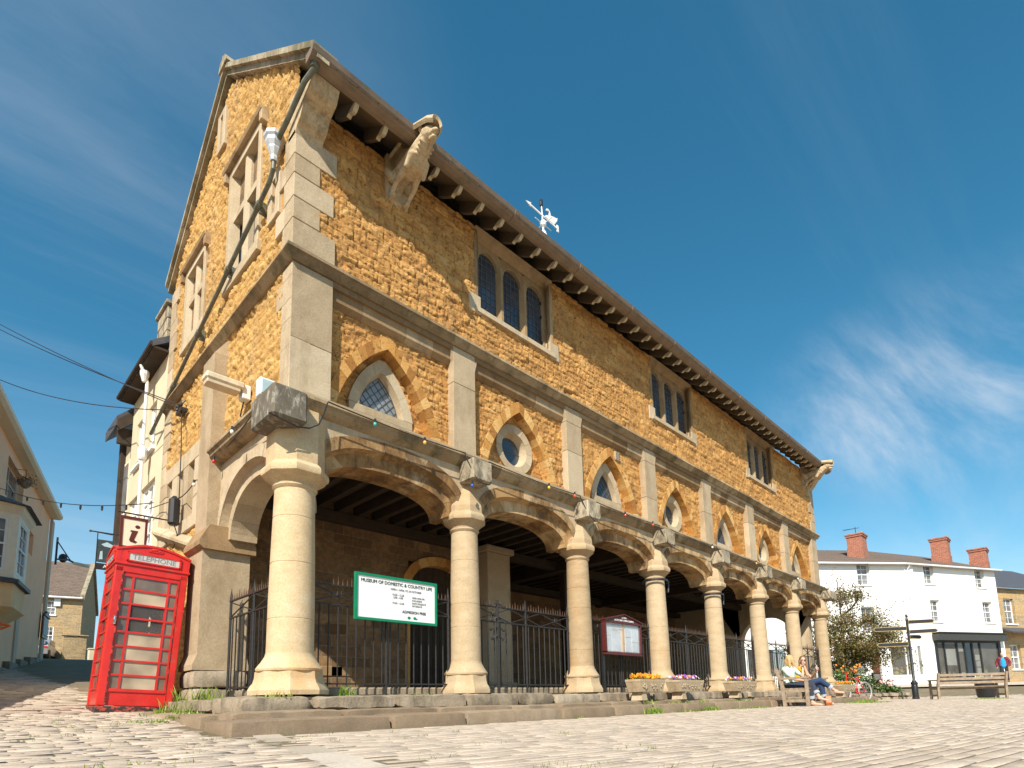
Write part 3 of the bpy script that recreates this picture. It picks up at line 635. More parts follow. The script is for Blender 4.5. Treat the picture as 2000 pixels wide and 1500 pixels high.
# --- upper wall, front
WIN = [4.33, 10.15, 15.78]; WW = 1.06; WZ0, WZ1 = 6.70, 8.36
def keep_up(u, v):
    k = np.ones(u.shape, bool)
    for c in WIN: k &= ~((np.abs(u-c) < WW-.03) & (v > WZ0+.02) & (v < WZ1))
    return k & ~((u < .28) | (u > XE-.28))
rubble('upper_wall', co_up, .2, 8.0, 5.98, ZT+.1, .017, lambda u, v, h: (u, .012-h, v), keep_up, M['ochre'], BX)
rubble('upper_wall', co_up, 8.0, XE, 5.98, ZT+.1, .03, lambda u, v, h: (u, .012-h, v), keep_up, M['ochre'], BX)
mb = MB(); mbr = MB(); z = 6.0; i = 0
hs = [.42, .33, .36, .30, .38, .33, .35, .40]
while z < ZT-.5:
    h = hs[i % 8]; z2 = z+h; L = .58 if i % 2 == 0 else .34; Ls = .30 if i % 2 == 0 else .55
    mb.box(-.03, -.028, z+.003, L+random.uniform(-.03, .03), .25, z2-.003, c=.008); mb.box(-.029, .1, z+.003, .25, Ls, z2-.003, c=.008)
    mbr.box(XE-.34 if i % 2 else XE-.52, -.028, z+.003, XE+.02, .3, z2-.003, c=.008); z = z2; i += 1
mb.build('quoins', M['dress'], BX); mbr.build('quoins', M['dress'], BX)
# kneeler stone carrying the eaves at the corner
mb = MB(); mb.prism([(.2, 7.72), (-.03, 7.72), (-.06, 7.80), (-.16, 7.86), (-.26, 8.02), (-.44, 8.10), (-.52, 8.27), (.2, 8.42)], -.03, .36, 'x'); mb.build('kneeler', M['statue'], BX)
mb = MB(); mb.prism([(.2, 7.72), (-.03, 7.72), (-.16, 7.86), (-.26, 8.02), (-.52, 8.27), (.2, 8.42)], XE-.3, XE+.02, 'x'); mb.build('kneeler', M['statue'], BX)
# --- triple arched windows
for wi_, c in enumerate(WIN):
    f = MB(); lw = .238; xs = [c-.635, c, c+.635]; zs, zsp, za = 6.86, 7.86, 8.09; x0, x1 = c-WW, c+WW
    f.box(x0, -.012, WZ0+.02, x0+.08, .28, WZ1, c=.008); f.box(x1-.08, -.012, WZ0+.02, x1, .28, WZ1, c=.008)
    for a, b in ((x0+.08, xs[0]-lw), (xs[2]+lw, x1-.08)):
        lo = a < c
        f.add([(a, -.01, zs), (b, .10, zs), (b, .10, WZ1-.1), (a, -.01, WZ1-.1)], [(0, 1, 2, 3)])
        f.box(a, .095, zs, b, .30, WZ1)
    for a, b in ((xs[0]+lw, xs[1]-lw), (xs[1]+lw, xs[2]-lw)): f.prism([(a, .14), (a+.05, .05), (b-.05, .05), (b, .14), (b, .3), (a, .3)], zs, zsp+.1, 'z')
    for xc in xs:   # arched heads
        cv = curve(lw, za-zsp, 16, 2.0); vs = []
        for (h, zz) in cv:
            q = min(1, zz/(za-zsp)*1.5); vs += [(xc+h, .10, zsp+zz), (xc+(.3175*h/lw if q >= 1 else math.copysign(.3175, h)), .10, zsp+(WZ1-.12-zsp)*q), (xc+h, .19, zsp+zz)]
        n = len(cv); f.add(vs, [(3*i, 3*i+3, 3*i+4, 3*i+1) for i in range(n-1)]+[(3*i, 3*i+2, 3*i+5, 3*i+3) for i in range(n-1)])
        cv2 = curve(lw+.02, za-zsp+.02, 16, 2.0); vs = []
        for (h, zz), (h2, z2_) in zip(cv, cv2): vs += [(xc+h, .085, zsp+zz), (xc+h2, .085, zsp+z2_)]
        f.add(vs, [(2*i, 2*i+2, 2*i+3, 2*i+1) for i in range(n-1)], .9)
    f.box(x0+.08, .095, WZ1-.13, x1-.08, .3, WZ1); f.prism([(-.05, WZ1), (.1, WZ1), (.1, WZ1-.14), (-.0, WZ1-.06)], x0+.02, x1-.02, 'x')
    wn = f.build('window', M['framed'], BX)
    s_ = MB(); s_.prism([(-.05, WZ0+.06), (-.05, WZ0-.02), (.3, WZ0-.02), (.3, zs+.01), (.12, zs), (-.05, WZ0+.07)], x0-.02, x1+.02, 'x')
    for sg in (-1, 1): 
        xa, xb = sorted((c+sg*(WW-.13), c+sg*(WW+.14))); s_.box(xa, -.024, WZ0-.05, xb, .2, WZ0+.30, c=.008)
    s_.build('sill', M['frame'], wn)
    gl = MB(); ld = MB()
    for xc in xs:
        cv = curve(lw, za-zsp, 12, 2.0); poly = [(xc-lw, zs)]+[(xc+h, zsp+zz) for h, zz in cv]+[(xc+lw, zs)]
        gl.add([(x, .15+random.uniform(-.003, .003), z) for x, z in poly], [tuple(range(len(poly)))])
        for i in range(1, 4): ld.bar((xc-lw+i*lw/2, .143, zs), (xc-lw+i*lw/2, .143, za-(.03 if i == 2 else .09)), .009)
        zz = zs+.14
        while zz < za-.05: h = lw if zz < zsp else lw*math.sqrt(max(0, 1-((zz-zsp)/(za-zsp))**2)); ld.bar((xc-h, .142, zz), (xc+h, .142, zz), .009); zz += .14
    gl.build('pane', M['glassd'], wn); ld.build('leading', M['lead'], wn)
    hg = MB()
    for zz in (6.98, 7.55, 7.85): hg.box(xs[2]+lw-.03, .12, zz, xs[2]+lw+.01, .18, zz+.05)
    hg.tube([(xs[2]+lw-.02, .13, 6.9), (xs[2]+lw-.12, .05, 6.86), (xs[2]+lw-.02, .1, 6.84)], .008, 5); hg.tube([(xs[0]+.02, .14, 6.92), (xs[0]-.06, .06, 6.93), (xs[0]-.1, .14, 6.9)], .008, 5)
    hg.build('casement_stay', M['black'], wn)
# --- side wall (faces -X)
GA = 2.90; AP = 11.14; GE = 5.86
def gz_top(v): return ZT+.75+(AP-ZT-.75)*(1-abs(v-GA)/(GA+.02))
SIDE_WIN = [(1.22, 2.62, 6.78, 9.0), (3.72, 4.95, 6.8, 8.45)]
def keep_side(u, v):
    k = (v < gz_top(u)-.02) & ((u > .28) | (v > 7.9))
    for a, b, c, d in SIDE_WIN: k &= ~((u > a+.02) & (u < b-.02) & (v > c+.02) & (v < d-.02))
    k &= ~((u < 2.42) & (v < 3.95)); k &= ~((u > 3.55) & (u < 5.65) & (v > 3.05) & (v < 4.45))
    return k
rubble('side_wall', co_side, .0, GE, -.1, 11.7, .028, lambda u, v, h: (.02-h*1.0, u, v), keep_side, M['ochre_side'], BX)
mb = MB(); z = 3.95
while z < 5.7: h = random.uniform(.28, .4); mb.box(-.004, .0, z, .28, .30 if random.random() < .5 else .48, min(z+h-.005, 5.79), c=.006); z += h
mb.build('side_corner_stones', M['dress'], BX)
mb = MB(); z = 2.9
while z < 8.3: h = random.uniform(.3, .4); mb.box(-.02, GE-(.3 if random.random() < .5 else .45), z, .3, GE+.02, z+h-.005, c=.006); z += h
mb.build('rear_corner_stones', M['dress'], BX)
for (a, b, c, d) in SIDE_WIN:
    f = MB(); t = .13
    f.box(-.03, a, c, .3, a+t, d, c=.01); f.box(-.03, b-t, c, .3, b, d, c=.01); f.box(-.03, a+t, d-t, .3, b-t, d); f.box(-.05, a-.04, c-.1, .3, b+.04, c+.08, c=.01)
    m_ = (a+b)/2; zt = c+(d-c)*.58
    f.prism([(-.0, m_-.03), (.06, m_-.07), (.25, m_-.07), (.25, m_+.07), (.06, m_+.07), (.0, m_+.03)], c, d, 'z'); f.box(.02, a+t, zt-.06, .25, b-t, zt+.06)
    f.add([(-.02, a+t, c), (.12, a+t+.06, c), (.12, a+t+.06, d), (-.02, a+t, d)], [(0, 1, 2, 3)]); f.add([(-.02, b-t, c), (.12, b-t-.06, c), (.12, b-t-.06, d), (-.02, b-t, d)], [(0, 1, 2, 3)])
    w = f.build('side_window', M['frame'], BX)
    h_ = MB(); h_.prism([(.05, d+.02), (-.10, d+.02), (-.12, d+.06), (.05, d+.12)], a-.12, b+.12, 'y')
    for yy in (a-.12, b+.02): h_.box(-.09, yy, d-.16, .03, yy+.10, d+.03, c=.01)
    h_.build('label_mould', M['band'], w)
    gl = MB(); gl.add([(.14, a+t, c), (.14, b-t, c), (.14, b-t, d), (.14, a+t, d)], [(0, 1, 2, 3)]); gl.build('pane', M['glassd'], w)
for (yy, zz, hh) in ((.66, 7.2, .55), (3.2, 10.35, .6)):
    f = MB(); f.box(-.035, yy-.2, zz-hh/2-.1, .2, yy-.06, zz+hh/2+.1, c=.008); f.box(-.035, yy+.06, zz-hh/2-.1, .2, yy+.2, zz+hh/2+.1, c=.008); f.box(-.035, yy-.06, zz+hh/2, .2, yy+.06, zz+hh/2+.1); f.box(-.035, yy-.06, zz-hh/2-.1, .2, yy+.06, zz-hh/2)
    w = f.build('slit_window', M['frame'], BX); gl = MB(); gl.box(.1, yy-.06, zz-hh/2, .12, yy+.06, zz+hh/2); gl.build('pane', M['glassd'], w)
f = MB(); f.box(-.015, 3.5, 4.2, .2, 5.7, 4.5, c=.01); f.box(-.03, 3.5, 2.95, .2, 5.7, 3.2, c=.01); sl = [3.92, 4.58, 5.25]; ed = [3.5]+sum([[s-.13, s+.13] for s in sl], [])+[5.7]
for i in range(0, 8, 2): f.prism([(.2, ed[i]), (-.01, ed[i]+(.04 if i else 0)), (-.01, ed[i+1]-(.04 if i < 6 else 0)), (.2, ed[i+1])], 3.2, 4.2, 'z')
w = f.build('triple_slit_window', M['frame'], BX); gl = MB(); gl.box(.13, 3.6, 3.1, .15, 5.6, 4.3); gl.build('pane', M['glassd'], w)
mb = MB()   # raking string course on the side wall
def rk(y): return 2.42+(y-2.95)*.315
prs = [(.05, .14), (-.02, .12), (-.12, .02), (-.12, -.03), (-.03, -.12), (.05, -.12)]
y = 2.98
while y < GE: y2 = min(y+.8, GE); mb.add([(a, yy, rk(yy)+b) for yy in (y, y2-.006) for a, b in prs], [(i, (i+1) % 6, 6+(i+1) % 6, 6+i) for i in range(6)]+[tuple(range(6)), tuple(range(11, 5, -1))]); y = y2
mb.build('raking_string_course', M['dress'], BX)
mb = MB(); mb.box(.06, .05, 3.9, .35, .3, 8.4); mb.box(.08, 3.0, -.3, .4, GE, 8.4); mb.box(.08, .3, 6.0, .3, 3.0, 6.7)   # wall core
mb.build('wall_core', M['inner'], BX)
# --- roof, verge, gutter, rafters
mb = MB(); rt = .09; y0, z0 = -EV+.04, ZT+.13; y1, z1 = GA, AP+.25; ye = 2*GA+.25; zre = z1-(ye-GA)*(z1-z0)/(GA-y0)
mb.prism([(y0, z0), (y1, z1), (ye, zre), (ye, zre-rt), (y1, z1-rt*1.3), (y0, z0-rt)], -.02, XE+.12, 'x')
for r in range(17):   # courses of stone tiles
    t0, t1 = r/17, (r+1)/17
    for sgn in (0, 1):
        ya, yb = y0+(y1-y0)*t0, y0+(y1-y0)*t1+.03; za, zb = z0+(z1-z0)*t0, z0+(z1-z0)*t1
        if sgn and 2*GA-ya > ye: continue
        if sgn: ya, yb = 2*GA-ya, 2*GA-yb
        x = .35
        while x < XE+.1: L = random.uniform(.25, .5); e = random.uniform(0, .02); x2 = min(x+L, XE+.12); mb.add([(x, ya, za+.03+e), (x2-.01, ya, za+.03+e), (x2-.01, yb, zb+.03), (x, yb, zb+.03), (x, ya, za), (x2-.01, ya, za)], [(0, 1, 2, 3), (4, 5, 1, 0)]); x = x2
mb.build('roof', M['roof'], BX)
mb = MB(); mb.prism([(0, -1), (.12, -1), (.12, 1), (0, 1)], 0, 1) if False else None
def verge(mb, ya, za, yb, zb, w0=-.13, w1=.22, t=.12):
    n = 9
    for i in range(n):
        p = [ya+(yb-ya)*i/n, za+(zb-za)*i/n]; q = [ya+(yb-ya)*(i+1)/n-(.006 if yb > ya else -.006), za+(zb-za)*(i+1)/n]
        mb.add([(x, a, b+dz) for x in (w0, w1) for (a, b) in (p, q) for dz in (0, t)], [(0, 1, 3, 2), (4, 6, 7, 5), (0, 4, 5, 1), (2, 3, 7, 6), (0, 2, 6, 4), (1, 5, 7, 3)])
for ya, zv in ((-EV+.03, ZT+.10), (2*GA+.25, AP+.20-(AP+.10-ZT)*(GA+.25)/(GA+EV-.03))):
    mb = MB(); verge(mb, ya, zv, GA, AP+.20, t=.10); verge(mb, ya, zv-.10, GA, AP+.09, -.07, .1, .11); mb.build('verge_coping', M['coping'], BX)
    mb = MB(); verge(mb, ya, zv, GA, AP+.20, XE-.1, XE+.13, t=.10); mb.build('verge_coping', M['coping'], BX)
mb = MB(); mb.prism([(GA-.2, AP+.2), (GA+.2, AP+.2), (GA+.14, AP+.34), (GA, AP+.42), (GA-.14, AP+.34)], -.16, .2, 'x'); mb.build('finial', M['block'], BX)
mb = MB(); mb.prism([(-.535, ZT+.0), (.1, ZT+.46), (.1, ZT+.50), (-.535, ZT+.14)], .25, XE, 'x'); mb.build('soffit', M['soffit'], BX)
mb = MB(); gp = [(-.53, ZT+.0), (-.59, ZT+.0), (-.67, ZT+.02), (-.725, ZT+.065), (-.75, ZT+.13), (-.73, ZT+.13), (-.53, ZT+.12)]; x = .02
while x < XE: x2 = min(x+1.83, XE+.12); mb.prism(gp, x, x2, 'x'); mb.prism([(a-.012 if a < -.4 else a, b-.01) for a, b in gp], x2-.08, x2, 'x'); x = x2
gtr = mb.build('gutter', M['gutter'], BX)
mb = MB(); mb.prism([(a*1.0, b) for a, b in gp], -.14, .02, 'x'); mb.build('gutter_end', M['gutter'], gtr)
rp = MB(); rp.prism([(.05, ZT+.45), (.05, ZT+.20), (-.30, ZT-.035), (-.36, ZT-.0), (-.53, ZT+.04)], -.034, .034, 'x')
raf = rp.build('rafter', M['soffit'], BX); rt2 = MB(); rt2.prism([(-.30, ZT-.04), (-.34, ZT-.02), (-.38, ZT-.035), (-.42, ZT-.065), (-.47, ZT-.07), (-.52, ZT-.035), (-.545, ZT+.01), (-.5, ZT+.04), (-.30, ZT+.04)], -.032, .032, 'x'); rt2.build('rafter_tail', M['rafter'], raf); raf.location.x = .62; x = 1.1
while x < XE-.4:
    if abs(x-1.62) > .3: c = copy_tree(raf, BX); c.location.x = x
    x += .48
# --- downpipe on the side wall
mb = MB(); mb.tube([(-.02, -.60, ZT+.02), (-.05, -.58, ZT-.05), (-.09, -.4, ZT-.12), (-.10, .1, ZT-.32), (-.11, .42, ZT-.42)], .036, 10); 
mb.lathe([(.062, 0), (.062, .05)], 10, (-.04, -.59), z=ZT-.04)
dp = mb.build('downpipe', M['pipe'], BX)
mb = MB(); mb.lathe([(.05, -.30), (.06, -.26), (.05, -.22), (.09, -.12), (.09, -.10), (.125, -.03), (.125, .02), (.15, .05), (.15, .10), (.13, .10)], 8, (-.12, .46), R(22.5), z=7.86); mb.build('rainwater_hopper', M['hopper'], dp)
mb = MB(); mb.tube([(-.12, .46, 7.6), (-.12, .47, 7.45), (-.115, .62, 7.33), (-.115, 1.0, 7.22), (-.115, 6.5, 5.62)], .034, 10)
for yy in (1.0, 2.2, 3.6, 5.0): zz = 7.22-(yy-1.0)*.291; mb.tube([(-.115, yy-.06, zz+.017), (-.115, yy+.06, zz-.017)], .048, 10); mb.box(-.1, yy-.02, zz-.1, .0, yy+.02, zz+.1)
mb.build('sloping_pipe', M['pipe'], dp)
# --- interior
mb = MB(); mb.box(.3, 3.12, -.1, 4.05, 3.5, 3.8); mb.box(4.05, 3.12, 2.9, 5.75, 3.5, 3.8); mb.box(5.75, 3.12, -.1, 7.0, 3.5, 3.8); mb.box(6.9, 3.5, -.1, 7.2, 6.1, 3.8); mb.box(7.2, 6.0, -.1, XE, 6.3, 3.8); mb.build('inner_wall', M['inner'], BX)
FST = stone('old_facing', (.14, .08, .035), (.24, .145, .065), (.32, .21, .11), bump=.5, tone=.6)
for i in range(12):
    L = random.uniform(.35, .6); xx = random.uniform(.4, 3.6); zz = random.randrange(1, 16)*.2; mb = MB(); mb.box(xx, 3.10, zz+.008, xx+L, 3.14, zz+.19, c=.01); mb.build('facing_stone', FST, BX)
mb = MB(); ring_arch(mb, 4.9, 2.2, curve(.85, .68, 24, 2.2), curve(1.05, .88, 24, 2.2), 3.06, 3.3, 11); mb.box(4.0, 3.06, 0, 4.06, 3.3, 2.2); mb.build('inner_door_arch', M['voussoir'], BX)
mb = MB(); mb.box(4.06, 3.3, 0, 5.74, 3.36, 3.0)
for i in range(9): mb.box(4.07+i*.187, 3.28, 0, 4.07+i*.187+.178, 3.31, 2.9)
mb.build('inner_door', M['timber'], BX)
mb = MB(); mb.box(5.98, 2.7, 0, 6.72, 3.2, 3.35, c=.02); mb.box(5.9, 2.62, 3.35, 6.8, 3.2, 3.5, c=.02); mb.box(5.9, 2.62, 0, 6.8, 3.2, .3, c=.02); mb.build('respond_pier', M['dress'], BX)
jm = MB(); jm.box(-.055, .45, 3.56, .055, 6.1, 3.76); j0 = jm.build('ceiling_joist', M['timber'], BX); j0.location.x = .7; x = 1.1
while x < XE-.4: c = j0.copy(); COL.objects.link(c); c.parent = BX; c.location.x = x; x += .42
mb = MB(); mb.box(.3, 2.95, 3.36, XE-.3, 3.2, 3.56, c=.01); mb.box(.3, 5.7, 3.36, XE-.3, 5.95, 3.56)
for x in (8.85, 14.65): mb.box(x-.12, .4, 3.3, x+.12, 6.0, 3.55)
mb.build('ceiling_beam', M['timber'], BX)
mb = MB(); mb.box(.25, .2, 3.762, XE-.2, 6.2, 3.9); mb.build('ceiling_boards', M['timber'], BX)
mb = MB()
for x in (9.2,): mb.box(x-.09, 3.0, 0, x+.09, 3.18, 3.36)
mb.build('timber_post', M['timber'], BX)
# far end wall with its open arch
mb = MB(); cv = curve(1.05, 1.0, 20, 2.0); vs = []
for h, z_ in cv: vs += [(XE-.35, 2.05+h, 1.95+z_), (XE-.35, 2.05+h*2, 3.8), (XE-.0, 2.05+h, 1.95+z_), (XE-.0, 2.05+h*2, 3.8)]
n = len(cv); mb.add(vs, [(4*i, 4*i+4, 4*i+5, 4*i+1) for i in range(n-1)]+[(4*i, 4*i+2, 4*i+6, 4*i+4) for i in range(n-1)]+[(4*i+2, 4*i+3, 4*i+7, 4*i+6) for i in range(n-1)])
mb.box(XE-.35, 3.1, -.1, XE, 6.3, 3.85); mb.box(XE-.35, .45, -.1, XE, 1.0, 3.85); mb.box(XE-.3, .1, 3.8, XE, 6.3, ZT)
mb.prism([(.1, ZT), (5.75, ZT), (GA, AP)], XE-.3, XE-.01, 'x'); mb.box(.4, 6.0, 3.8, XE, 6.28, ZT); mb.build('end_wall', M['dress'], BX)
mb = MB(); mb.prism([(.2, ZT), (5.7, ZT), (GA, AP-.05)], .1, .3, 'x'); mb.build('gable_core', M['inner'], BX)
# ---------------------------------------------------------- carved beasts under the eaves
def fused(name, mb, mat, parent, vox=.02, sm=3, disp=0):
    o = mb.build(name, mat, parent); r = o.modifiers.new('r', 'REMESH'); r.mode = 'VOXEL'; r.voxel_size = vox; r.use_smooth_shade = True
    s_ = o.modifiers.new('s', 'SMOOTH'); s_.iterations = sm; s_.factor = .5
    dg = bpy.context.evaluated_depsgraph_get(); dg.update(); me = bpy.data.meshes.new_from_object(o.evaluated_get(dg)); old = o.data; o.modifiers.clear(); o.data = me; me.name = name
    bpy.data.meshes.remove(old); me.shade_smooth(); me.materials.clear(); me.materials.append(mat if not isinstance(mat, (list, tuple)) else mat[0])
    if 'tone' not in me.attributes: a = me.attributes.new('tone', 'FLOAT', 'POINT'); a.data.foreach_set('value', np.full(len(me.vertices), .6, dtype=np.float32))
    return o
def cap(mb, p, q, r0, r1, n=10):
    mb.tube([p, q], [r0, r1], n); mb.ell(p, (r0,)*3, n, 6); mb.ell(q, (r1,)*3, n, 6); return mb
def beast(x, label, flip=1, grp=None):
    e = empty('carved_beast', (x, 0, -.16)); tag(e, label, 'stone carving', 'carved stone beasts under the eaves'); m = MB(); f = flip
    cap(m, (0, -.06, 8.22), (.0, -.52, 8.22), .15, .17); cap(m, (0, -.5, 8.24), (0, -.80, 8.38), .17, .12)      # trunk leaning out
    m.ell((-.0, -.86, 8.42), (.125, .15, .125)); m.ell((0, -1.0, 8.37), (.06, .09, .045)); m.ell((0, -.97, 8.29), (.05, .07, .03))   # head, muzzle, jaw
    for s in (-1, 1):
        m.ell((s*.10, -.80, 8.52), (.035, .05, .06)); m.ell((s*.055, -.96, 8.44), (.025,)*3)
        cap(m, (s*.10, -.50, 8.14), (s*.15, -.26, 8.0), .065, .045); cap(m, (s*.15, -.26, 8.0), (s*.14, -.06, 7.84), .04, .032); m.ell((s*.13, -.10, 7.85), (.05, .09, .04))
        cap(m, (s*.13, -.62, 8.20), (s*.15, -.52, 8.06), .06, .045); cap(m, (s*.15, -.12, 8.15), (s*.18, -.03, 8.3), .08, .06)
    for i in range(5): m.ell((0, -.82+i*.045, 8.30-i*.035), (.15-.008*i, .03, .04))
    fused('body', m, M['statue'], e, .012, 1)
    c = MB(); n = 13; vs = []
    for yy, w, z, dp in ((0, .17, 8.66, .3), (-.4, .19, 8.66, .2), (-.75, .20, 8.64, .14), (-1.0, .15, 8.60, .12), (-1.08, .09, 8.58, .06)):
        for j in range(n): t = math.pi*j/(n-1); vs.append((w*math.cos(t), yy, z-.1+.11*math.sin(t)))
    for yy, w, z, dp in ((0, .17, 8.66, .3), (-.4, .19, 8.66, .2), (-.75, .20, 8.64, .14), (-1.0, .15, 8.60, .12), (-1.08, .09, 8.58, .06)):
        for j in range(n): t = math.pi*j/(n-1); vs.append(((w-.03)*math.cos(t), yy+.02, z-.14+.10*math.sin(t)))
    L = 5; fs = []
    for o_ in (0, L*n): fs += [(o_+i*n+j, o_+(i+1)*n+j, o_+(i+1)*n+j+1, o_+i*n+j+1) for i in range(L-1) for j in range(n-1)]
    fs += [(i*n, L*n+i*n, L*n+(i+1)*n, (i+1)*n) for i in range(L-1)]+[(i*n+n-1, (i+1)*n+n-1, L*n+(i+1)*n+n-1, L*n+i*n+n-1) for i in range(L-1)]+[((L-1)*n+j, (2*L-1)*n+j, (2*L-1)*n+j+1, (L-1)*n+j+1) for j in range(n-1)]
    c.add(vs, fs, .5); c.prism([(-.02, 7.82), (-.02, 8.6), (-.75, 8.6), (-.10, 8.02)], -.05, .05, 'x', tone=.3); c.prism([(.02, 7.8), (.02, 8.6), (-.06, 8.6), (-.06, 7.86)], -.2, .2, 'x', tone=.3); c.build('canopy', M['statue'], e)
    return e
b1 = beast(1.62, 'carved beast leaning out under the eaves above the first pointed panel', 1)
b2 = copy_tree(b1); b2.location.x = XE-.8; tag(b2, 'carved beast head jutting out at the far right end of the eaves', 'stone carving')
# ---------------------------------------------------------- weather vane on the ridge
e = empty('weather_vane', (0, 0, 0)); tag(e, 'white swan weather vane with arrow above the roof ridge', 'weather vane')
vx, vy = 8.62, GA; zb = 12.2; m = MB(); m.lathe([(.42, AP+.1), (.42, zb), (.52, zb+.02), (.52, zb+.07), (.40, zb+.3), (.22, zb+.75), (.07, zb+1.2), (.05, zb+1.25)], 8, (vx, vy), R(22.5)); m.build('cupola', M['white'], e)
m = MB(); m.tube([(vx, vy, zb+1.2), (vx-.06, vy, zb+2.15)], [.028, .018], 8); m.ell((vx, vy, zb+1.48), (.10, .10, .12))
for a in (0, math.pi/2): m.tube([(vx-.35*math.cos(a), vy-.35*math.sin(a), zb+1.47), (vx+.35*math.cos(a), vy+.35*math.sin(a), zb+1.47)], .012, 6)
m.build('mast', M['white'], e)
va = MB(); za = zb+1.74
va.bar((vx-.62, vy, za+.02), (vx+.66, vy, za-.02), .03, .045); va.prism([(vx-.74, za+.03), (vx-.50, za+.10), (vx-.56, za+.02), (vx-.52, za-.04)], vy-.012, vy+.012)
va.prism([(vx+.62, za-.12), (vx+.70, za-.12), (vx+.70, za+.10), (vx+.62, za+.10)], vy-.012, vy+.012)
sw = [(.06, 0), (.12, .10), (.22, .16), (.28, .20), (.28, .28), (.24, .32), (.18, .30), (.15, .28), (.17, .35), (.24, .38), (.31, .34), (.34, .26), (.34, .22), (.45, .26), (.60, .30), (.66, .34), (.63, .22), (.56, .12), (.50, .03), (.45, 0)]
va.prism([(vx+a, za+b) for a, b in sw], vy-.015, vy+.015); va.build('swan_arrow', M['white'], e)
m = MB(); m.tube([(vx-.06, vy, za+.30), (vx-.06, vy, za+.42)], .05, 8); m.ell((vx-.06, vy, za+.46), (.05, .05, .06)); m.build('top_knob', M['black'], e)
# ---------------------------------------------------------- stone steps in front
e = empty('stone_steps', (0, 0, 0)); tag(e, 'worn low stone steps along the foot of the market hall', 'steps')
mb = MB(); x = -1.02; i = 0
while x < XE+.3: L = random.uniform(1.0, 1.9); x2 = min(x+L, XE+.9); rough_block(mb, x, -1.36+random.uniform(-.015, .015), -.6, x2-.008, -.55, -.25+random.uniform(-.008, .006), 200+i, .008, .09); x += L; i += 1
mb.build('lower_step', M['step'], e, smooth=True, auto=50)
mb = MB(); x = -.86
while x < XE+.1: L = random.uniform(.8, 1.6); x2 = min(x+L, XE+.4); rough_block(mb, x, -.86+random.uniform(-.04, .01), -.3, x2-.008, -.4, -.185+random.uniform(-.012, .01), 300+i, .012, .08); x += L; i += 1
y = -.4
while y < 2.6: rough_block(mb, -1.0+.06*(y > .3), y, -.5, -.5, y+.75, -.2+max(0, y)*.02, 400+i, .02, .09); y += .76; i += 1
mb.build('upper_step', M['step'], e, smooth=True, auto=50)
# ---------------------------------------------------------- text helper
def text(s, size, mat, parent, M_, name='lettering', font=None, align='CENTER', ext=.002, sx=1.0):
    cu = bpy.data.curves.new(name, 'FONT'); cu.body = s; cu.size = size; cu.align_x = align; cu.align_y = 'CENTER'; cu.extrude = ext; cu.resolution_u = 3
    o = bpy.data.objects.new(name, cu); COL.objects.link(o); dg = bpy.context.evaluated_depsgraph_get(); me = bpy.data.meshes.new_from_object(o.evaluated_get(dg)); bpy.data.objects.remove(o)
    me.transform(Matrix.Scale(sx, 4, (1, 0, 0))); me.transform(M_); me.name = name; me.materials.clear(); me.materials.append(mat)
    o = bpy.data.objects.new(name, me); COL.objects.link(o); o.parent = parent; return o
def facing(x, y, z, az=0): return Matrix.Translation((x, y, z)) @ Matrix.Rotation(az, 4, 'Z') @ Matrix.Rotation(R(90), 4, 'X')
M['ink'] = plain('dark_ink', (.03, .03, .035), .7, var=.1)
M['grey_ink'] = plain('grey_ink', (.22, .22, .24), .7, var=.1)
# ---------------------------------------------------------- museum board
e = empty('museum_board', (1.67, -.02, 1.33)); tag(e, 'white museum opening times board in green frame on the first railings', 'sign')
m = MB(); m.box(-.66, -.02, -.31, .66, .0, .31); m.build('board', M['white'], e)
m = MB(); m.box(-.69, -.035, .29, .69, .01, .325); m.box(-.69, -.035, -.325, .69, .01, -.29); m.box(-.69, -.036, -.29, -.655, .01, .29); m.box(.655, -.036, -.29, .69, .01, .29); m.build('frame', M['green'], e)
def T(s, x, z, sz, mt='ink', al='CENTER', sx=1.0): text(s, sz, M[mt], e, facing(x, -.024, z), align=al, sx=sx)
T('MUSEUM OF DOMESTIC & COUNTRY LIFE', 0.0, .225, .066, sx=.98); T('OPEN 1 APRIL TO 30 OCTOBER', .14, .15, .038, 'grey_ink', sx=1)
T('10.30 - 12.30', .0, .075, .038, 'grey_ink'); T('2.00 - 4.00', .0, .035, .038, 'grey_ink'); T('10.30 - 12.30', .0, -.045, .038, 'grey_ink')
for i, s in enumerate(('OPEN MON FRI', 'INCLUDING', 'BANK HOLIDAYS', 'SATURDAYS')): T(s, .24, .06-i*.04, .034, 'grey_ink', 'LEFT', .95)
T('ADMISSION FREE', .28, -.16, .055, sx=1)
m = MB()
for sx_ in (-1, 1):
    m.ell((.24+sx_*.05, -.023, -.24), (.028, .002, .02)); m.ell((.255+sx_*.065, -.023, -.252), (.022, .002, .008))
m.build('emblem', M['green'], e)
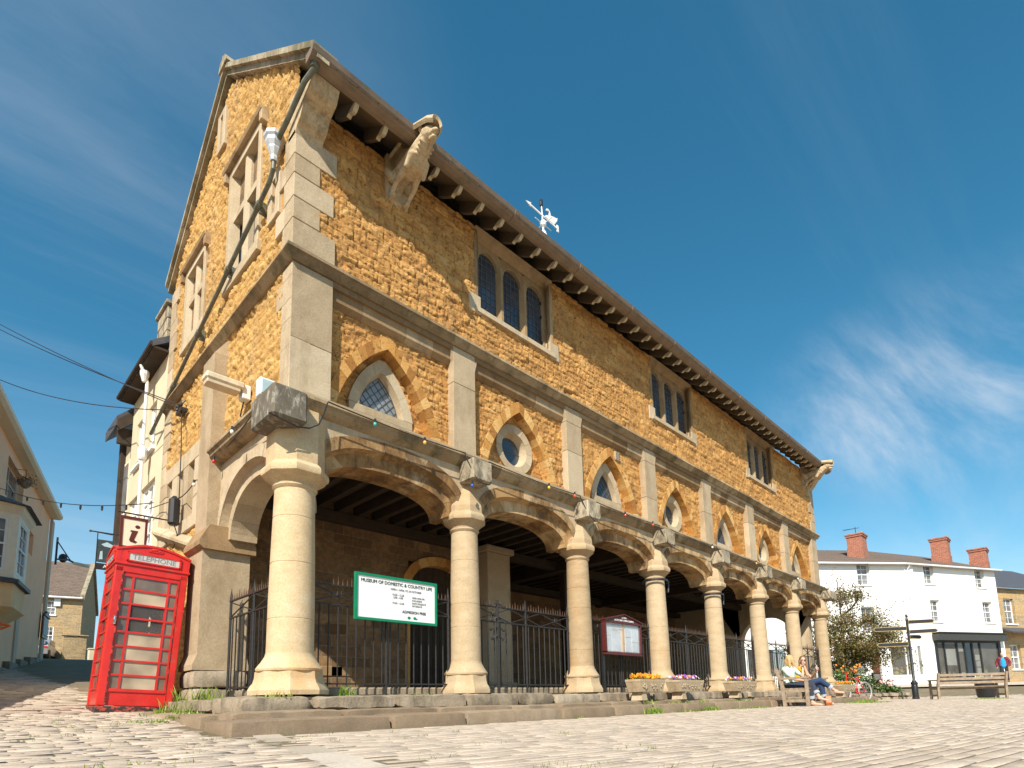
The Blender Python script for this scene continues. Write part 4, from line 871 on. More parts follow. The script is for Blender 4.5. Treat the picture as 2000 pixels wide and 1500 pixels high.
# ---------------------------------------------------------- railings
def railing(x0, x1, y, label, gate=False, side=False):
    e = empty('iron_railing', (0, 0, 0)); tag(e, label, 'railing', 'iron railings between the columns')
    def P(t, d, z): return (y+d, t, z) if side else (t, y+d, z)
    m = MB(); 
    for z, w in ((1.46, .035), (1.20, .03), (.14, .035)): m.bar(P(x0, 0, z), P(x1, 0, z), w, .02)
    m.build('rail', M['iron'], e)
    n = max(3, int((x1-x0)/.135)); dx = (x1-x0)/n
    b = MB(); b.tube([P(x0+dx, 0, .1), P(x0+dx, 0, 1.2)], .0105, 6); b0 = b.build('bar', M['iron'], e)
    for i in range(2, n): 
        c = b0.copy(); COL.objects.link(c); c.parent = e
        if side: c.location.y = dx*(i-1)
        else: c.location.x = dx*(i-1)
    m = MB(); t = x0+.06
    while t < x1-.03: m.tube([P(t, 0, 1.45), P(t, 0, 1.555+(.04 if int(t*20) % 4 == 0 else 0))], [.011, .002], 6); t += .068
    m.build('spikes', M['rust'], e)
    m = MB(); k = max(1, round((x1-x0)/.75)); w = (x1-x0)/k
    for i in range(k):
        a, b_ = x0+i*w, x0+(i+1)*w; c = (a+b_)/2
        m.bar(P(a, 0, 1.21), P(b_, 0, 1.45), .016); m.bar(P(a, .004, 1.45), P(b_, .004, 1.21), .016); m.ell(P(c, 0, 1.33), (.03, .03, .03), 8, 5)
        for q in range(6): aa = q*math.pi/3+.3; m.tube([P(c, 0, 1.33), P(c+.06*math.cos(aa), 0, 1.33+.06*math.sin(aa)), P(c+.085*math.cos(aa+.5), 0, 1.33+.085*math.sin(aa+.5))], .006, 5)
    m.build('scrollwork', M['iron'], e)
    for t in (x0+.03, x1-.03, (x0+x1)/2):
        m = MB(); m.tube([P(t, 0, -.03), P(t, 0, 1.5)], .02, 8); m.tube([P(t, 0, 1.5), P(t, 0, 1.66)], [.022, .003], 8); m.build('standard', M['iron'], e)
    return e
names = ['first', 'second', 'third', 'fourth', 'fifth', 'sixth', 'seventh']
extra = ['behind the museum board', 'in front of the dark doorway', 'behind the notice board', 'behind the orange and the purple planters', 'behind the third planter from the left', 'beside the two seated women', 'nearest the bicycle']
for k in range(7): railing(cols[k]+.27, cols[k+1]-.27, .12, 'spiked iron railing %s, %s bay from the left' % (extra[k], names[k]))
railing(.36, 2.2, .16, 'spiked iron railing on the short side between corner column and buttress', side=True)
m = MB(); gx = cols[1]+.66
for zz, w in ((1.45, .16), (1.2, .12), (1.05, .15), (.9, .12)):
    m.tube([(gx-w, .0, zz), (gx-w*.4, -.03, zz+.05), (gx, .0, zz), (gx+w*.4, .03, zz+.05), (gx+w, .0, zz)], .012, 6); m.ell((gx-w, 0, zz), (.028,)*3, 8, 5); m.ell((gx+w, 0, zz), (.028,)*3, 8, 5)
m.tube([(gx, 0, -.03), (gx, 0, 1.55)], .024, 8); tag(m.build('gate_post', M['iron']), 'ornate black iron gate post with curled arms beside the second column', 'gate post')
# ---------------------------------------------------------- notice board
e = empty('notice_board', (7.26, -.02, 0)); tag(e, 'maroon gabled council notice board on legs before the third bay', 'notice board')
m = MB(); m.box(-.67, -.07, .80, -.62, .02, 1.46); m.box(.62, -.07, .80, .67, .02, 1.46); m.box(-.67, -.07, .76, .67, .02, .82); m.prism([(-.68, 1.42), (.68, 1.42), (.68, 1.46), (0, 1.60), (-.68, 1.46)], -.08, .02); m.build('frame', M['maroon'], e)
m = MB(); m.prism([(-.70, 1.46), (0, 1.605), (.70, 1.46), (.70, 1.48), (0, 1.625), (-.70, 1.48)], -.11, .04); m.build('roof', M['maroon'], e)
m = MB(); m.box(-.62, -.02, .82, .62, .0, 1.44); m.build('backing', M['creamw'], e)
M['paper'] = plain('paper', (.62, .64, .66), .8, scale=18, var=.18)
m = MB()
for i, (a, b, w, h) in enumerate([(-.6, .85, .2, .28), (-.38, .84, .3, .42), (-.6, 1.15, .2, .26), (-.38, 1.28, .22, .14), (-.14, 1.3, .16, .12), (.1, .84, .22, .30), (.34, .84, .25, .2), (.34, 1.06, .25, .34), (.1, 1.16, .22, .24)]): m.box(a, -.026-.001*i, b, a+w, -.02, b+h)
m.build('papers', M['paper'], e)
m = MB(); m.box(-.01, -.04, .82, .05, -.02, 1.44); m.build('divider', M['voussoir'], e)
m = MB(); m.box(-.62, -.05, .82, .62, -.045, 1.44); m.build('pane', glass('clear_pane', (.5, .55, .6), .03, alpha=.18), e)
text('NOTICES', .045, M['white'], e, facing(0, -.085, 1.54)); text('CASTLE CARY TOWN COUNCIL', .055, M['white'], e, facing(0, -.085, 1.48), sx=.9)
m = MB(); m.box(-.66, .02, -.03, -.60, .06, 1.4); m.build('leg', M['black'], e)
# ---------------------------------------------------------- festoon lights, cables and fittings on the wall
def sag(p, q, d, n=12):
    return [tuple(np.array(p)*(1-t)+np.array(q)*t-np.array([0, 0, d*4*t*(1-t)])) for t in np.linspace(0, 1, n)]
e = empty('festoon_lights', (0, 0, 0)); tag(e, 'black festoon cable with coloured bulbs strung along the lower string course', 'string lights')
bulbc = [('teal', (.05, .35, .30)), ('amber', (.75, .40, .08)), ('blue', (.02, .08, .40)), ('yellow', (.75, .50, .04)), ('orange_red', (.65, .10, .03)), ('clear', (.8, .78, .7)), ('red', (.55, .04, .03))]
bm_ = [plain('bulb_'+n_, c_, .2, var=.05, coat=.5) for n_, c_ in bulbc]
m = MB(); pts = []; x = -.30
front = []
for k in range(8): 
    front.append((cols[k]-.25 if k else -.30, -.44 if k else -.40, 3.70)); front.append((cols[k]+.25, -.44 if k else -.36, 3.68))
for a, b in zip(front, front[1:]):
    if b[0]-a[0] > 1: m.tube(sag((a[0], -.30, 3.79), (b[0], -.30, 3.79), .03, 16), .009, 5)
    elif a[0] > 1: m.tube([(a[0]+(b[0]-a[0])*t, -.28-.19*(1-(2*t-1)**4), 3.79-.50*(1-(2*t-1)**4)) for t in np.linspace(0, 1, 13)], .008, 5)
m.tube(sag((-.32, -.3, 3.75), (-.10, 2.3, 3.72), .05)+sag((-.1, 2.3, 3.72), (-.08, 3.3, 3.66), .04)+sag((-.1, 3.3, 3.66), (-.1, 4.3, 3.6), .05)+[(-.12, 6.2, 3.9)], .009, 5)
m.build('cable', M['black'], e)
bp_ = [(1.10, -.31, 3.72, 0), (1.95, -.31, 3.72, 1), (2.80, -.40, 3.24, 2), (4.75, -.31, 3.73, 3), (5.5, -.31, 3.75, 4), (7.2, -.31, 3.73, 6), (8.3, -.31, 3.75, 4), (11.2, -.31, 3.74, 5), (14.0, -.31, 3.74, 1), (17.4, -.31, 3.74, 5), (-.30, 1.1, 3.66, 5), (-.18, 2.2, 3.62, 6), (-.13, 3.3, 3.58, 5)]
for (x, y, z, ci) in bp_:
    h = MB(); h.lathe([(.018, .02), (.018, .065), (.012, .075)], 8, (x, y), z=z); ho = h.build('lamp_holder', M['black'], e); b = MB(); b.ell((x, y, z-.01), (.027, .027, .034), 10, 8); b.build('bulb', bm_[ci], ho, smooth=True)
m = MB(); m.tube([(-.40, -.40, 3.32), (-.25, -.44, 3.265), (-.05, -.42, 3.25), (.12, -.38, 3.30), (.25, -.36, 3.4), (.34, -.32, 3.6), (.40, -.29, 3.78)], .009, 6)
tag(m.build('loose_cable', M['black']), 'thin black cable looping round the corner block', 'cable')
e = empty('junction_box', (0, 0, 0)); tag(e, 'small white junction box on top of the corner block', 'electrical box')
m = MB(); m.box(-.36, .0, 3.74, -.16, .14, 3.98, c=.01); m.build('case', M['wpipe'], e); m = MB(); m.box(-.345, -.02, 3.76, -.19, .004, 3.95, c=.006); m.build('cover', plain('pale_blue_plastic', (.42, .52, .55), .4), e)
e = empty('flood_light', (0, 0, 0)); tag(e, 'long cream floodlight on a bracket beside the buttress', 'light fitting')
m = MB(); m.box(-.62, 1.24, 4.42, -.10, 1.46, 4.52, c=.02); m.build('housing', plain('cream_metal', (.60, .52, .38), .5, scale=8, var=.3), e); m = MB(); m.box(-.60, 1.26, 4.36, -.15, 1.44, 4.43, c=.01); m.build('lens', plain('diffuser', (.55, .45, .32), .3), e)
m = MB(); m.box(-.12, 1.28, 4.3, .0, 1.44, 4.52, c=.01); m.build('bracket', M['wpipe'], e); m = MB(); m.tube([(-.06, 1.4, 4.3), (-.08, 1.45, 4.1), (-.06, 1.3, 3.95), (-.05, 1.0, 3.9)], .01, 5); m.build('flex', M['black'], e)
e = empty('bracket_insulator', (0, 0, 0)); tag(e, 'dark cable bracket with insulators high on the side wall', 'cable bracket')
m = MB(); m.box(-.14, 4.3, 5.3, -.02, 4.62, 5.36); m.tube([(-.02, 4.5, 5.6), (-.16, 4.5, 5.35)], .015, 6)
for yy in (4.34, 4.46, 4.58): m.ell((-.13, yy, 5.42), (.035, .03, .05), 8, 6)
m.build('bracket', M['iron'], e); m = MB(); m.tube([(-.1, 4.4, 5.3), (-.08, 4.35, 4.6), (-.08, 4.3, 3.6)], .01, 5); m.build('drop_cable', M['black'], e)
e = empty('cable_canister', (0, 0, 0)); tag(e, 'black cylindrical cable canister hanging in front of the slit windows', 'cable box')
m = MB(); m.lathe([(.03, 3.62), (.06, 3.58), (.095, 3.55), (.095, 3.12), (.06, 3.08)], 10, (-.16, 4.25)); m.build('canister', M['black'], e); m = MB(); m.tube([(-.14, 4.25, 3.08), (-.06, 4.3, 2.9), (-.06, 4.6, 2.75), (-.05, 5.2, 3.0)], .009, 5); m.build('tail', M['black'], e)
for nm, p, q, d, lb in (('power_cable', (-.13, 4.46, 5.4), at(-60, 600, 17), .1, 'upper overhead cable crossing the sky to the side wall'), ('power_cable', (-.13, 4.34, 5.4), at(-60, 612, 17.5), .12, 'middle overhead cable crossing the sky to the side wall'), ('power_cable', (-.13, 4.58, 5.4), at(-60, 712, 17), .35, 'lowest overhead cable sagging across the sky to the side wall')):
    m = MB(); m.tube(sag(p, q, d, 24), .010, 5); tag(m.build(nm, M['black']), lb, 'cable', 'overhead cables')
e = empty('street_festoon', (0, 0, 0)); tag(e, 'festoon cable with small bulbs hung across the lane', 'string lights'); pts = sag((-.12, 5.9, 3.95), at(-40, 934, 18), .35, 30); m = MB(); m.tube(pts, .010, 5); m.build('cable', M['black'], e)
for i in range(3, 28, 3): x, y, z = pts[i]; h = MB(); h.lathe([(.02, -.01), (.024, -.05), (.02, -.1), (.008, -.12)], 6, (x, y), z=z); h.build('lamp_holder', M['black'], e)
# lamp brackets under the capitals
for k, (dx, lb) in {3: (.33, 'black lamp bracket strapped under the fourth capital'), 4: (.33, 'black lamp bracket strapped under the fifth capital'), 5: (.0, '')}.items():
    if not lb: continue
    e = empty('lamp_bracket', (cols[k], .05, 2.55)); tag(e, lb, 'lamp bracket'); m = MB(); m.lathe([(.285, -.02), (.295, -.02), (.295, .03), (.285, .03)], 24, cap=False); m.build('strap', M['black'], e)
    m = MB(); m.bar((.28, -.05, .0), (.40, -.12, .02), .03); m.tube([(.40, -.12, .06), (.37, -.12, -.22)], .022, 6); m.tube([(.37, -.12, -.22), (.33, -.1, -.2)], .02, 6); m.build('arm', M['black'], e)
# ---------------------------------------------------------- telephone box
KX, KY, KZ = -.893, 3.09, -.18
e = empty('telephone_box', (KX, KY, KZ)); e.rotation_mode = 'XYZ'
rm = Matrix(((.997, .047, .056), (-.046, .999, -.012), (-.057, .010, .998))); e.rotation_euler = rm.to_euler('XYZ')
tag(e, 'leaning red telephone kiosk with glazed door and chipped black base', 'telephone box'); w = .46; body = MB()
m = MB(); m.box(-w-.01, -w-.01, -.12, w+.01, w+.01, .09, c=.012); m.build('base', M['redb'], e)
for sx in (-1, 1):
    for sy in (-1, 1): xa, xb = sorted((sx*w, sx*(w-.105))); ya, yb = sorted((sy*w, sy*(w-.105))); body.box(xa, ya, .09, xb, yb, 2.06, c=.012, tone=.5)
body.box(-w, -w, 1.98, w, w, 2.10, c=.01, tone=.5); body.box(-w-.02, -w-.02, 2.085, w+.02, w+.02, 2.12, c=.008)
bo = body.build('body', M['red'], e)
r = MB()     # segmental pediments and domed roof
n = 14; arc = [(-w-.01+2*(w+.01)*i/n, 2.30+.11*math.sin(math.pi*i/n)) for i in range(n+1)]
for s in (-1, 1):
    y_a, y_b = sorted((s*(w+.005), s*(w-.05)))
    r.prism([(-w-.005, 2.11), (w+.005, 2.11)]+arc[::-1], y_a, y_b, 'y'); r.prism([(-w-.005, 2.11), (w+.005, 2.11)]+arc[::-1], y_a, y_b, 'x')
    ya, yb = sorted((s*(w+.02), s*(w-.02))); 
    for ax in ('y', 'x'): r.prism([(a, b-.012) for a, b in arc]+[(a, b+.018) for a, b in arc[::-1]], ya, yb, ax)
def dome(i, j):
    a = -1+2*i/16; b = -1+2*j/16; return (a*w, b*w, 2.30+.11*math.sin(math.pi*(a+1)/2)*.5+.11*math.sin(math.pi*(b+1)/2)*.5+.12*(1-a*a)*(1-b*b))
r.grid(dome, 17, 17, tone=.5); r.build('roof', M['red'], e)
cr = MB(); cr.prism([(-.085, 2.33), (.085, 2.33), (.10, 2.365), (.06, 2.375), (.035, 2.40), (0, 2.415), (-.035, 2.40), (-.06, 2.375), (-.10, 2.365)], -w-.015, -w+.0, 'y'); cr.ell((0, -w-.012, 2.37), (.05, .012, .02)); cr.ell((-.05, -w-.012, 2.355), (.03, .01, .014)); cr.ell((.05, -w-.012, 2.355), (.03, .01, .014)); cr.build('crown', M['red'], e)
M['opal'] = plain('opal_glass', (.52, .51, .48), .4, var=.05)
for ax in range(4):
    s = MB(); s.box(-.32, -w-.018, 2.16, .32, -w-.004, 2.275, m=0); fr = MB()
    for (a, b, c, d) in ((-.345, 2.265, .345, 2.29), (-.345, 2.145, .345, 2.165), (-.345, 2.145, -.32, 2.29), (.32, 2.145, .345, 2.29)): fr.box(a, -w-.026, b, c, -w-.003, d)
    so = s.build('sign_panel', M['opal'], e); so.rotation_euler.z = ax*math.pi/2; fo = fr.build('sign_frame', M['red'], so)
    if ax in (0, 3): text('TELEPHONE', .10, M['grey_ink'], so, facing(0, -w-.019, 2.214), sx=1.02)
M['kglass'] = glass('frosted_kiosk_glass', (.46, .37, .26), .35, var=.45, scale=2.2); M['kside'] = glass('dark_kiosk_glass', (.16, .11, .08), .15, var=.5, scale=3); M['kclear'] = glass('kiosk_glass', (.30, .27, .25), .05, alpha=.13, var=.3, scale=3)
def glazed(par, y, zlo, nm, door=False):
    z0, z1 = .32, 1.94; n = 8; f = MB(); xs = [-.355, -.225, .225, .355]; hz = (z1-z0)/n
    fr = MB(); fr.box(-.355, y-.005, .10, .355, y+.03, z0, tone=.5); fr.box(-.355, y-.005, z1, .355, y+.03, 1.985); 
    if door: fr.box(-.37, y-.022, z0-.03, .37, y, z0-.005); fr.box(-.37, y-.018, .16, -.355, y, 1.98) 
    for x in (-.355, -.225, .225, .355): hw = .022 if abs(x) > .3 else .014; fr.box(x-hw, y-.016, z0, x+hw, y+.02, z1)
    for i in range(n+1): fr.box(-.355, y-.018, z0+i*hz-.013, .355, y+.02, z0+i*hz+.013)
    o = fr.build(nm, M['red'], par); g_ = MB(); gc = MB(); gs_ = MB()
    for i in range(n):
        for j in range(3): (gc if (i in (5, 4) and j == 1) else (gs_ if (nm == 'side_glazing' or i == 7 or j != 1) else g_)).box(xs[j], y+.0, z0+i*hz, xs[j+1], y+.006, z0+(i+1)*hz)
    if g_.v: g_.build('pane', M['kglass'], o)
    gs_.build('pane', M['kside'], o); gc.build('pane', M['kclear'], o); return o
_n = M['kglass'].node_tree; _t = _n.nodes.new('ShaderNodeBsdfTranslucent'); _t.inputs[0].default_value = (.75, .62, .42, 1); _x = _n.nodes.new('ShaderNodeMixShader'); _x.inputs[0].default_value = .12
_n.links.new(_n.nodes['Principled BSDF'].outputs[0], _x.inputs[1]); _n.links.new(_t.outputs[0], _x.inputs[2]); _n.links.new(_x.outputs[0], _n.nodes['Material Output'].inputs[0])
d = glazed(e, -w+.02, 0, 'door', True); h = MB(); h.box(-.405, -w-.03, 1.22, -.365, -w, 1.34, c=.012); h.ell((-.385, -w-.035, 1.28), (.02, .02, .045)); h.build('handle', plain('chrome', (.6, .6, .6), .2, metal=1), d)
m = MB(); m.box(.355, -w-.006, .10, .362, -w+.0, 2.0); m.box(-.37, -w-.012, .1, -.355, -w+.02, 2.0); m.build('door_edge', M['redb'], d)
for a in (1, 2, 3): o = glazed(e, -w+.02, 0, 'side_glazing'); o.rotation_euler.z = a*math.pi/2
m = MB(); m.box(-.10, .30, .95, .16, .40, 1.62, c=.02); m.build('telephone', M['black'], e); m = MB(); m.tube([(.14, .28, 1.55), (.19, .22, 1.45), (.19, .22, 1.32), (.14, .28, 1.24)], [.035, .02, .02, .035], 8); m.tube([(.1, .3, 1.0), (.2, .2, .9), (.22, .2, 1.1), (.17, .25, 1.3)], .008, 5); m.build('handset', M['black'], e)
m = MB(); m.box(-.34, w-.08, .2, .0, w-.05, 1.1); m.build('back_panel', M['creamw'], e)
# ---------------------------------------------------------- planters with pansies
def flowers(par, w, d, h, cols_, seed, n=90):
    rg = random.Random(seed); lf = MB(); 
    for i in range(160): 
        x, y = rg.uniform(-w, w), rg.uniform(-d, d); a = rg.random()*6.28; s = rg.uniform(.02, .05); z = h+rg.uniform(0, .07); lf.add([(x, y, z), (x+s*math.cos(a), y+s*math.sin(a), z+rg.uniform(.0, .04)), (x+s*math.cos(a+.8), y+s*math.sin(a+.8), z+rg.uniform(-.01, .04))], [(0, 1, 2)], rg.random())
    fo = lf.build('foliage', M['grass'], par); fl = MB(); 
    for i in range(n):
        x, y = rg.uniform(-w, w), rg.uniform(-d, d); z = h+rg.uniform(.05, .12); r = rg.uniform(.026, .042); q = 7; ph = rg.random()*6; t = Vector((rg.uniform(-.5, .5), -1+rg.uniform(-.3, .5), rg.uniform(.1, .9))).normalized(); a = t.cross(Vector((0, 0, 1))).normalized(); b = a.cross(t); c = int(rg.random()*len(cols_)); cc = c
        ctr = Vector((x, y, z)); vs = [ctr+t*.008]+[ctr+(a*math.cos(ph+2*math.pi*j/q)+b*math.sin(ph+2*math.pi*j/q))*r*(1 if j % 2 else .75) for j in range(q)]
        fl.add(vs, [(0, j+1, (j+1) % q+1) for j in range(q)], cc/max(1, len(cols_)-1))
    fl.build('blossom', leafm('petals_%d' % seed, cols_, .6, .2), par)
ORG = [(.85, .30, .01), (.90, .42, .02), (.85, .25, .02)]; MIX = [(.30, .06, .45), (.75, .62, .75), (.85, .35, .03), (.70, .12, .25), (.25, .08, .5)]; PUR = [(.35, .12, .5), (.65, .5, .75), (.8, .75, .8)]
def planter(u0, u1, y, cols_, label, seed):
    a = aty(u0, 1355, y); b = aty(u1, 1355, y); W = (b[0]-a[0])/2*.84; cx = (a[0]+b[0])/2; yb = y+.17
    zb = -.18 if y > -1.2 else -.25; e = empty('stone_planter', (cx, yb, zb)); tag(e, label, 'planter', 'stone flower troughs along the steps')
    m = MB(); vs = []
    for (k, zz) in ((.86, .16), (.98, .34), (1.0, .36), (1.0, .40), (.94, .40), (.92, .36)):
        vs += [(-W*k, -.17*k, zz), (W*k, -.17*k, zz), (W*k, .17*k, zz), (-W*k, .17*k, zz)]
    m.add(vs, [(l*4+j, l*4+(j+1) % 4, l*4+4+(j+1) % 4, l*4+4+j) for l in range(5) for j in range(4)]+[(0, 1, 2, 3), (20, 21, 22, 23)], .5); rg = random.Random(seed)
    for i in range(16): m.ell((rg.uniform(-W*.8, W*.8), -.165, rg.uniform(.22, .31)), (.03, .012, .022), 6, 4)
    m.build('trough', M['trough'], e)
    for s in (-1, 1): f = MB(); f.prism([(s*W*.55-.10, 0), (s*W*.55+.10, 0), (s*W*.55+.05, .165), (s*W*.55-.05, .165)], -.12, .12); f.build('foot', M['trough'], e); m = MB(); m.box(-W*.9, -.15, .3, W*.9, .15, .38); m.build('soil', M['joint'], e); flowers(e, W*.9, .14, .38, cols_, seed, 110); return e
planter(1247, 1305, -.95, ORG, 'stone trough of bright orange pansies before the fourth column', 11)
planter(1325, 1381, -.95, MIX, 'stone trough of mixed purple and orange pansies beside the fifth column', 12)
planter(1436, 1484, -.95, MIX[:3], 'stone trough of purple and yellow pansies left of the bench', 13)
planter(1594, 1626, -.95, PUR, 'stone trough of lilac pansies behind the seated women', 14)
planter(1645, 1676, -1.40, ORG, 'stone trough of orange marigolds touching the bicycle', 15)
# ---------------------------------------------------------- signs on the lane side
e = empty('information_sign', (-.60, 5.0, 0)); tag(e, 'cream sign with brown italic i hanging above the telephone box', 'sign')
m = MB(); m.box(-.17, -.02, 2.76, .17, .02, 3.28); m.build('panel', plain('cream_sign', (.78, .70, .54), .5, var=.05), e)
m = MB(); m.box(-.21, -.03, 3.27, .21, .03, 3.32); m.box(-.21, -.03, 2.72, .21, .03, 2.77); m.box(-.21, -.031, 2.77, -.17, .03, 3.27); m.box(.17, -.031, 2.77, .21, .03, 3.27); m.build('frame', M['maroon'], e)
sh = MB(); sh.prism([(-.05, 2.86), (.03, 2.84), (.06, 2.87), (.035, 2.88), (.01, 2.90), (.065, 3.07), (-.04, 3.07), (-.06, 3.05), (-.03, 3.04), (-.065, 2.89)], -.026, -.02); 
sh.add([(.055+.04*math.cos(t), -.024, 3.145+.032*math.sin(t)) for t in np.linspace(0, 6.28, 14)[:-1]], [tuple(range(13))]); sh.build('letter_i', M['maroon'], e)
m = MB(); m.tube([(-.25, 0, 3.38), (.60, 0, 3.38)], .014, 6); m.tube([(-.15, 0, 3.38), (-.15, 0, 3.3)], .008, 5); m.tube([(.15, 0, 3.38), (.15, 0, 3.3)], .008, 5); m.build('bracket', M['iron'], e)
e = empty('pub_sign', (-.47, 7.6, 0)); tag(e, 'dark hanging pub sign with painted jug and lettering strip beyond the i sign', 'sign')
m = MB(); m.box(-.24, -.02, 2.98, .26, .02, 3.46); m.build('panel', plain('dark_board', (.03, .045, .05), .5, var=.4), e)
m = MB(); m.prism([(.0, 3.02), (.22, 3.02), (.25, 3.34), (.20, 3.42), (.12, 3.42), (.10, 3.30), (-.02, 3.27)], -.027, -.02); m.build('painted_jug', plain('terracotta', (.42, .14, .06), .6, scale=12), e)
m = MB(); m.prism([(-.18, 3.36), (-.08, 3.42), (.05, 3.36), (.1, 3.30), (-.12, 3.32)], -.026, -.02); m.prism([(-.20, 3.03), (-.14, 3.04), (-.15, 3.22), (-.19, 3.2)], -.026, -.02); m.build('painted_bird', plain('pale_blue_paint', (.35, .48, .55), .6), e)
m = MB(); m.box(-.26, -.02, 2.82, .26, .02, 2.95); m.build('name_strip', M['black'], e); text('ARLEY', .10, M['white'], e, facing(.02, -.022, 2.885))
m = MB(); m.tube([(-.38, 0, 3.62), (.4, 0, 3.62)], .014, 6); m.ell((-.38, 0, 3.62), (.025,)*3); m.tube([(-.36, 0, 3.62), (0, 0, 3.60), (.4, 0, 3.74)], .01, 6); m.tube([(-.25, 0, 3.62), (-.25, 0, 2.82)], .01, 6); m.build('bracket', M['iron'], e)
# ============================================================ SURROUNDINGS
def xf(mb, Mt):
    mb.v = [tuple(Mt @ Vector(p)) for p in mb.v]; return mb
def frameM(p0, p1, z=0):
    """local x along p0->p1, local y into the building (left of travel), z up"""
    d = Vector((p1[0]-p0[0], p1[1]-p0[1], 0)).normalized(); n = Vector((-d.y, d.x, 0))
    return Matrix(((d.x, n.x, 0, p0[0]), (d.y, n.y, 0, p0[1]), (0, 0, 1, z), (0, 0, 0, 1)))
def onf(u, v, p0, p1):
    """(distance along, height) where a measured ray meets the facade p0->p1"""
    r = _ray(u, v); d = np.array([p1[0]-p0[0], p1[1]-p0[1]]); d = d/np.linalg.norm(d); n = np.array([-d[1], d[0]])
    t = ((p0[0]-CAM[0])*n[0]+(p0[1]-CAM[1])*n[1])/(r[0]*n[0]+r[1]*n[1]); P = CAM+t*r
    return (P[0]-p0[0])*d[0]+(P[1]-p0[1])*d[1], P[2]
def holed(W0, W1, z0, z1, holes, y0=0, y1=.3):
    mb = MB(); xs = sorted(set([W0, W1]+[h[0] for h in holes]+[h[1] for h in holes])); 
    for a, b in zip(xs, xs[1:]):
        hs = sorted([(h[2], h[3]) for h in holes if h[0] <= a+1e-6 and h[1] >= b-1e-6]); z = z0
        for c, d in hs+[(z1, z1)]:
            if c > z+1e-6: mb.box(a, y0, z, b, y1, c, tone=.5)
            z = max(z, d)
    return mb
def sash(par, Mt, a, b, c, d, fm, gm, y=.16, nx=2, nz=4, name='window', sill=True, sm=None):
    m = MB(); t = .06; m.box(a, y, c, a+t, y+.08, d); m.box(b-t, y, c, b, y+.08, d); m.box(a+t, y, d-t, b-t, y+.08, d); m.box(a+t, y, c, b-t, y+.08, c+t); m.box(a+t, y-.01, (c+d)/2-.03, b-t, y+.07, (c+d)/2+.03)
    for i in range(1, nx): x = a+(b-a)*i/nx; m.box(x-.012, y+.01, c+t, x+.012, y+.05, d-t)
    for i in range(1, nz):
        if i*2 != nz: z = c+(d-c)*i/nz; m.box(a+t, y+.01, z-.012, b-t, y+.05, z+.012)
    o = xf(m, Mt).build(name, fm, par); g_ = MB(); g_.box(a+.02, y+.04, c+.02, b-.02, y+.046, d-.02); xf(g_, Mt).build('pane', gm, o)
    if sill: s = MB(); s.box(a-.08, -.07, c-.09, b+.08, .12, c-.0, c=.01); xf(s, Mt).build('sill', sm or fm, o)
    return o
M['wglass'] = glass('window_glass', (.17, .17, .18), .06, var=.8, scale=1.1); M['shopglass'] = glass('shop_glass', (.16, .15, .13), .1, alpha=.35, scale=1)
M['curtain'] = plain('pale_curtain', (.60, .58, .52), .9, scale=10, var=.2); M['redbrick'] = brickm('red_brick', (.46, .13, .07), (.30, .10, .06), (.45, .36, .28), bw=.22, bh=.075)
M['stonewall'] = brickm('stone_wall', (.50, .33, .15), (.34, .24, .13), (.42, .35, .24), bw=.36, bh=.15, ms=.015, dist=.09); M['stonedark'] = M['stonewall']
M['tile'] = brickm('plain_tiles', (.21, .15, .11), (.15, .11, .085), (.05, .04, .035), bw=.2, bh=.17, ms=.012)
M['dark_in'] = plain('dark_interior', (.10, .085, .07), .9, scale=2, var=.5)
# ---------------------------------------------------------- white house with the shops
A0 = (28.6, 8.55); PB = at(1790, 1339, 34.4)[:2]; PA = at(1600, 1342, 33.6)[:2]; dAB = np.array(PB)-np.array(PA); PA0 = tuple(np.array(PA)-dAB*1.6); PC = at(1973, 1336, 37)[:2]
MA, MBm = frameM(PA0, PB), frameM(PB, PC); WA = math.dist(PA0, PB); WB = math.dist(PB, PC); ZE = 7.62
e = empty('white_house', (0, 0, 0)); tag(e, 'long white rendered house with brick chimneys and shopfronts across the street', 'building')
def rectf(u0, v0, u1, v1, p0, p1): a = onf(u0, v0, p0, p1); b = onf(u1, v1, p0, p1); return [a[0], b[0], b[1], a[1]]
hA = [rectf(1672, 1101, 1701, 1142, PA0, PB), [rectf(1672, 1101, 1701, 1142, PA0, PB)[0]]+[0, 0, 0]]; w1 = hA[0]; hA = [w1, [w1[0], w1[1], 3.55, 5.0], [w1[0]-5, w1[1]-5, w1[2], w1[3]], [w1[0]-5, w1[1]-5, 3.55, 5.0]]
sA1 = rectf(1628, 1258, 1697, 1320, PA0, PB); sAd = rectf(1703, 1258, 1726, 1338, PA0, PB); sA2 = rectf(1736, 1260, 1808, 1321, PA0, PB); sA1 = [sA1[0], sA1[1], .95, 2.75]; sA2 = [sA2[0], sA2[1], .85, 2.7]; sAd = [sAd[0], sAd[1], .25, 2.6]
shopA = [sA1, sAd, sA2, [sA1[0]-5.5, sA1[0]-3, .9, 2.6]]
xf(holed(0, WA, -.3, ZE, hA+shopA), MA).build('wall', M['render'], e)
hB = [rectf(1802, 1103, 1826, 1141, PB, PC), rectf(1902, 1112, 1925, 1148, PB, PC), rectf(1816, 1171, 1840, 1214, PB, PC), rectf(1918, 1175, 1943, 1216, PB, PC)]; fb = rectf(1824, 1254, 1972, 1336, PB, PC); fb = [fb[0], min(fb[1], WB-.45), .2, 2.95]
xf(holed(0, WB, -.3, ZE, hB+[fb]), MBm).build('wall', M['render'], e)
for h in hA: sash(e, MA, *h, M['white'], M['wglass'], sm=M['render'])
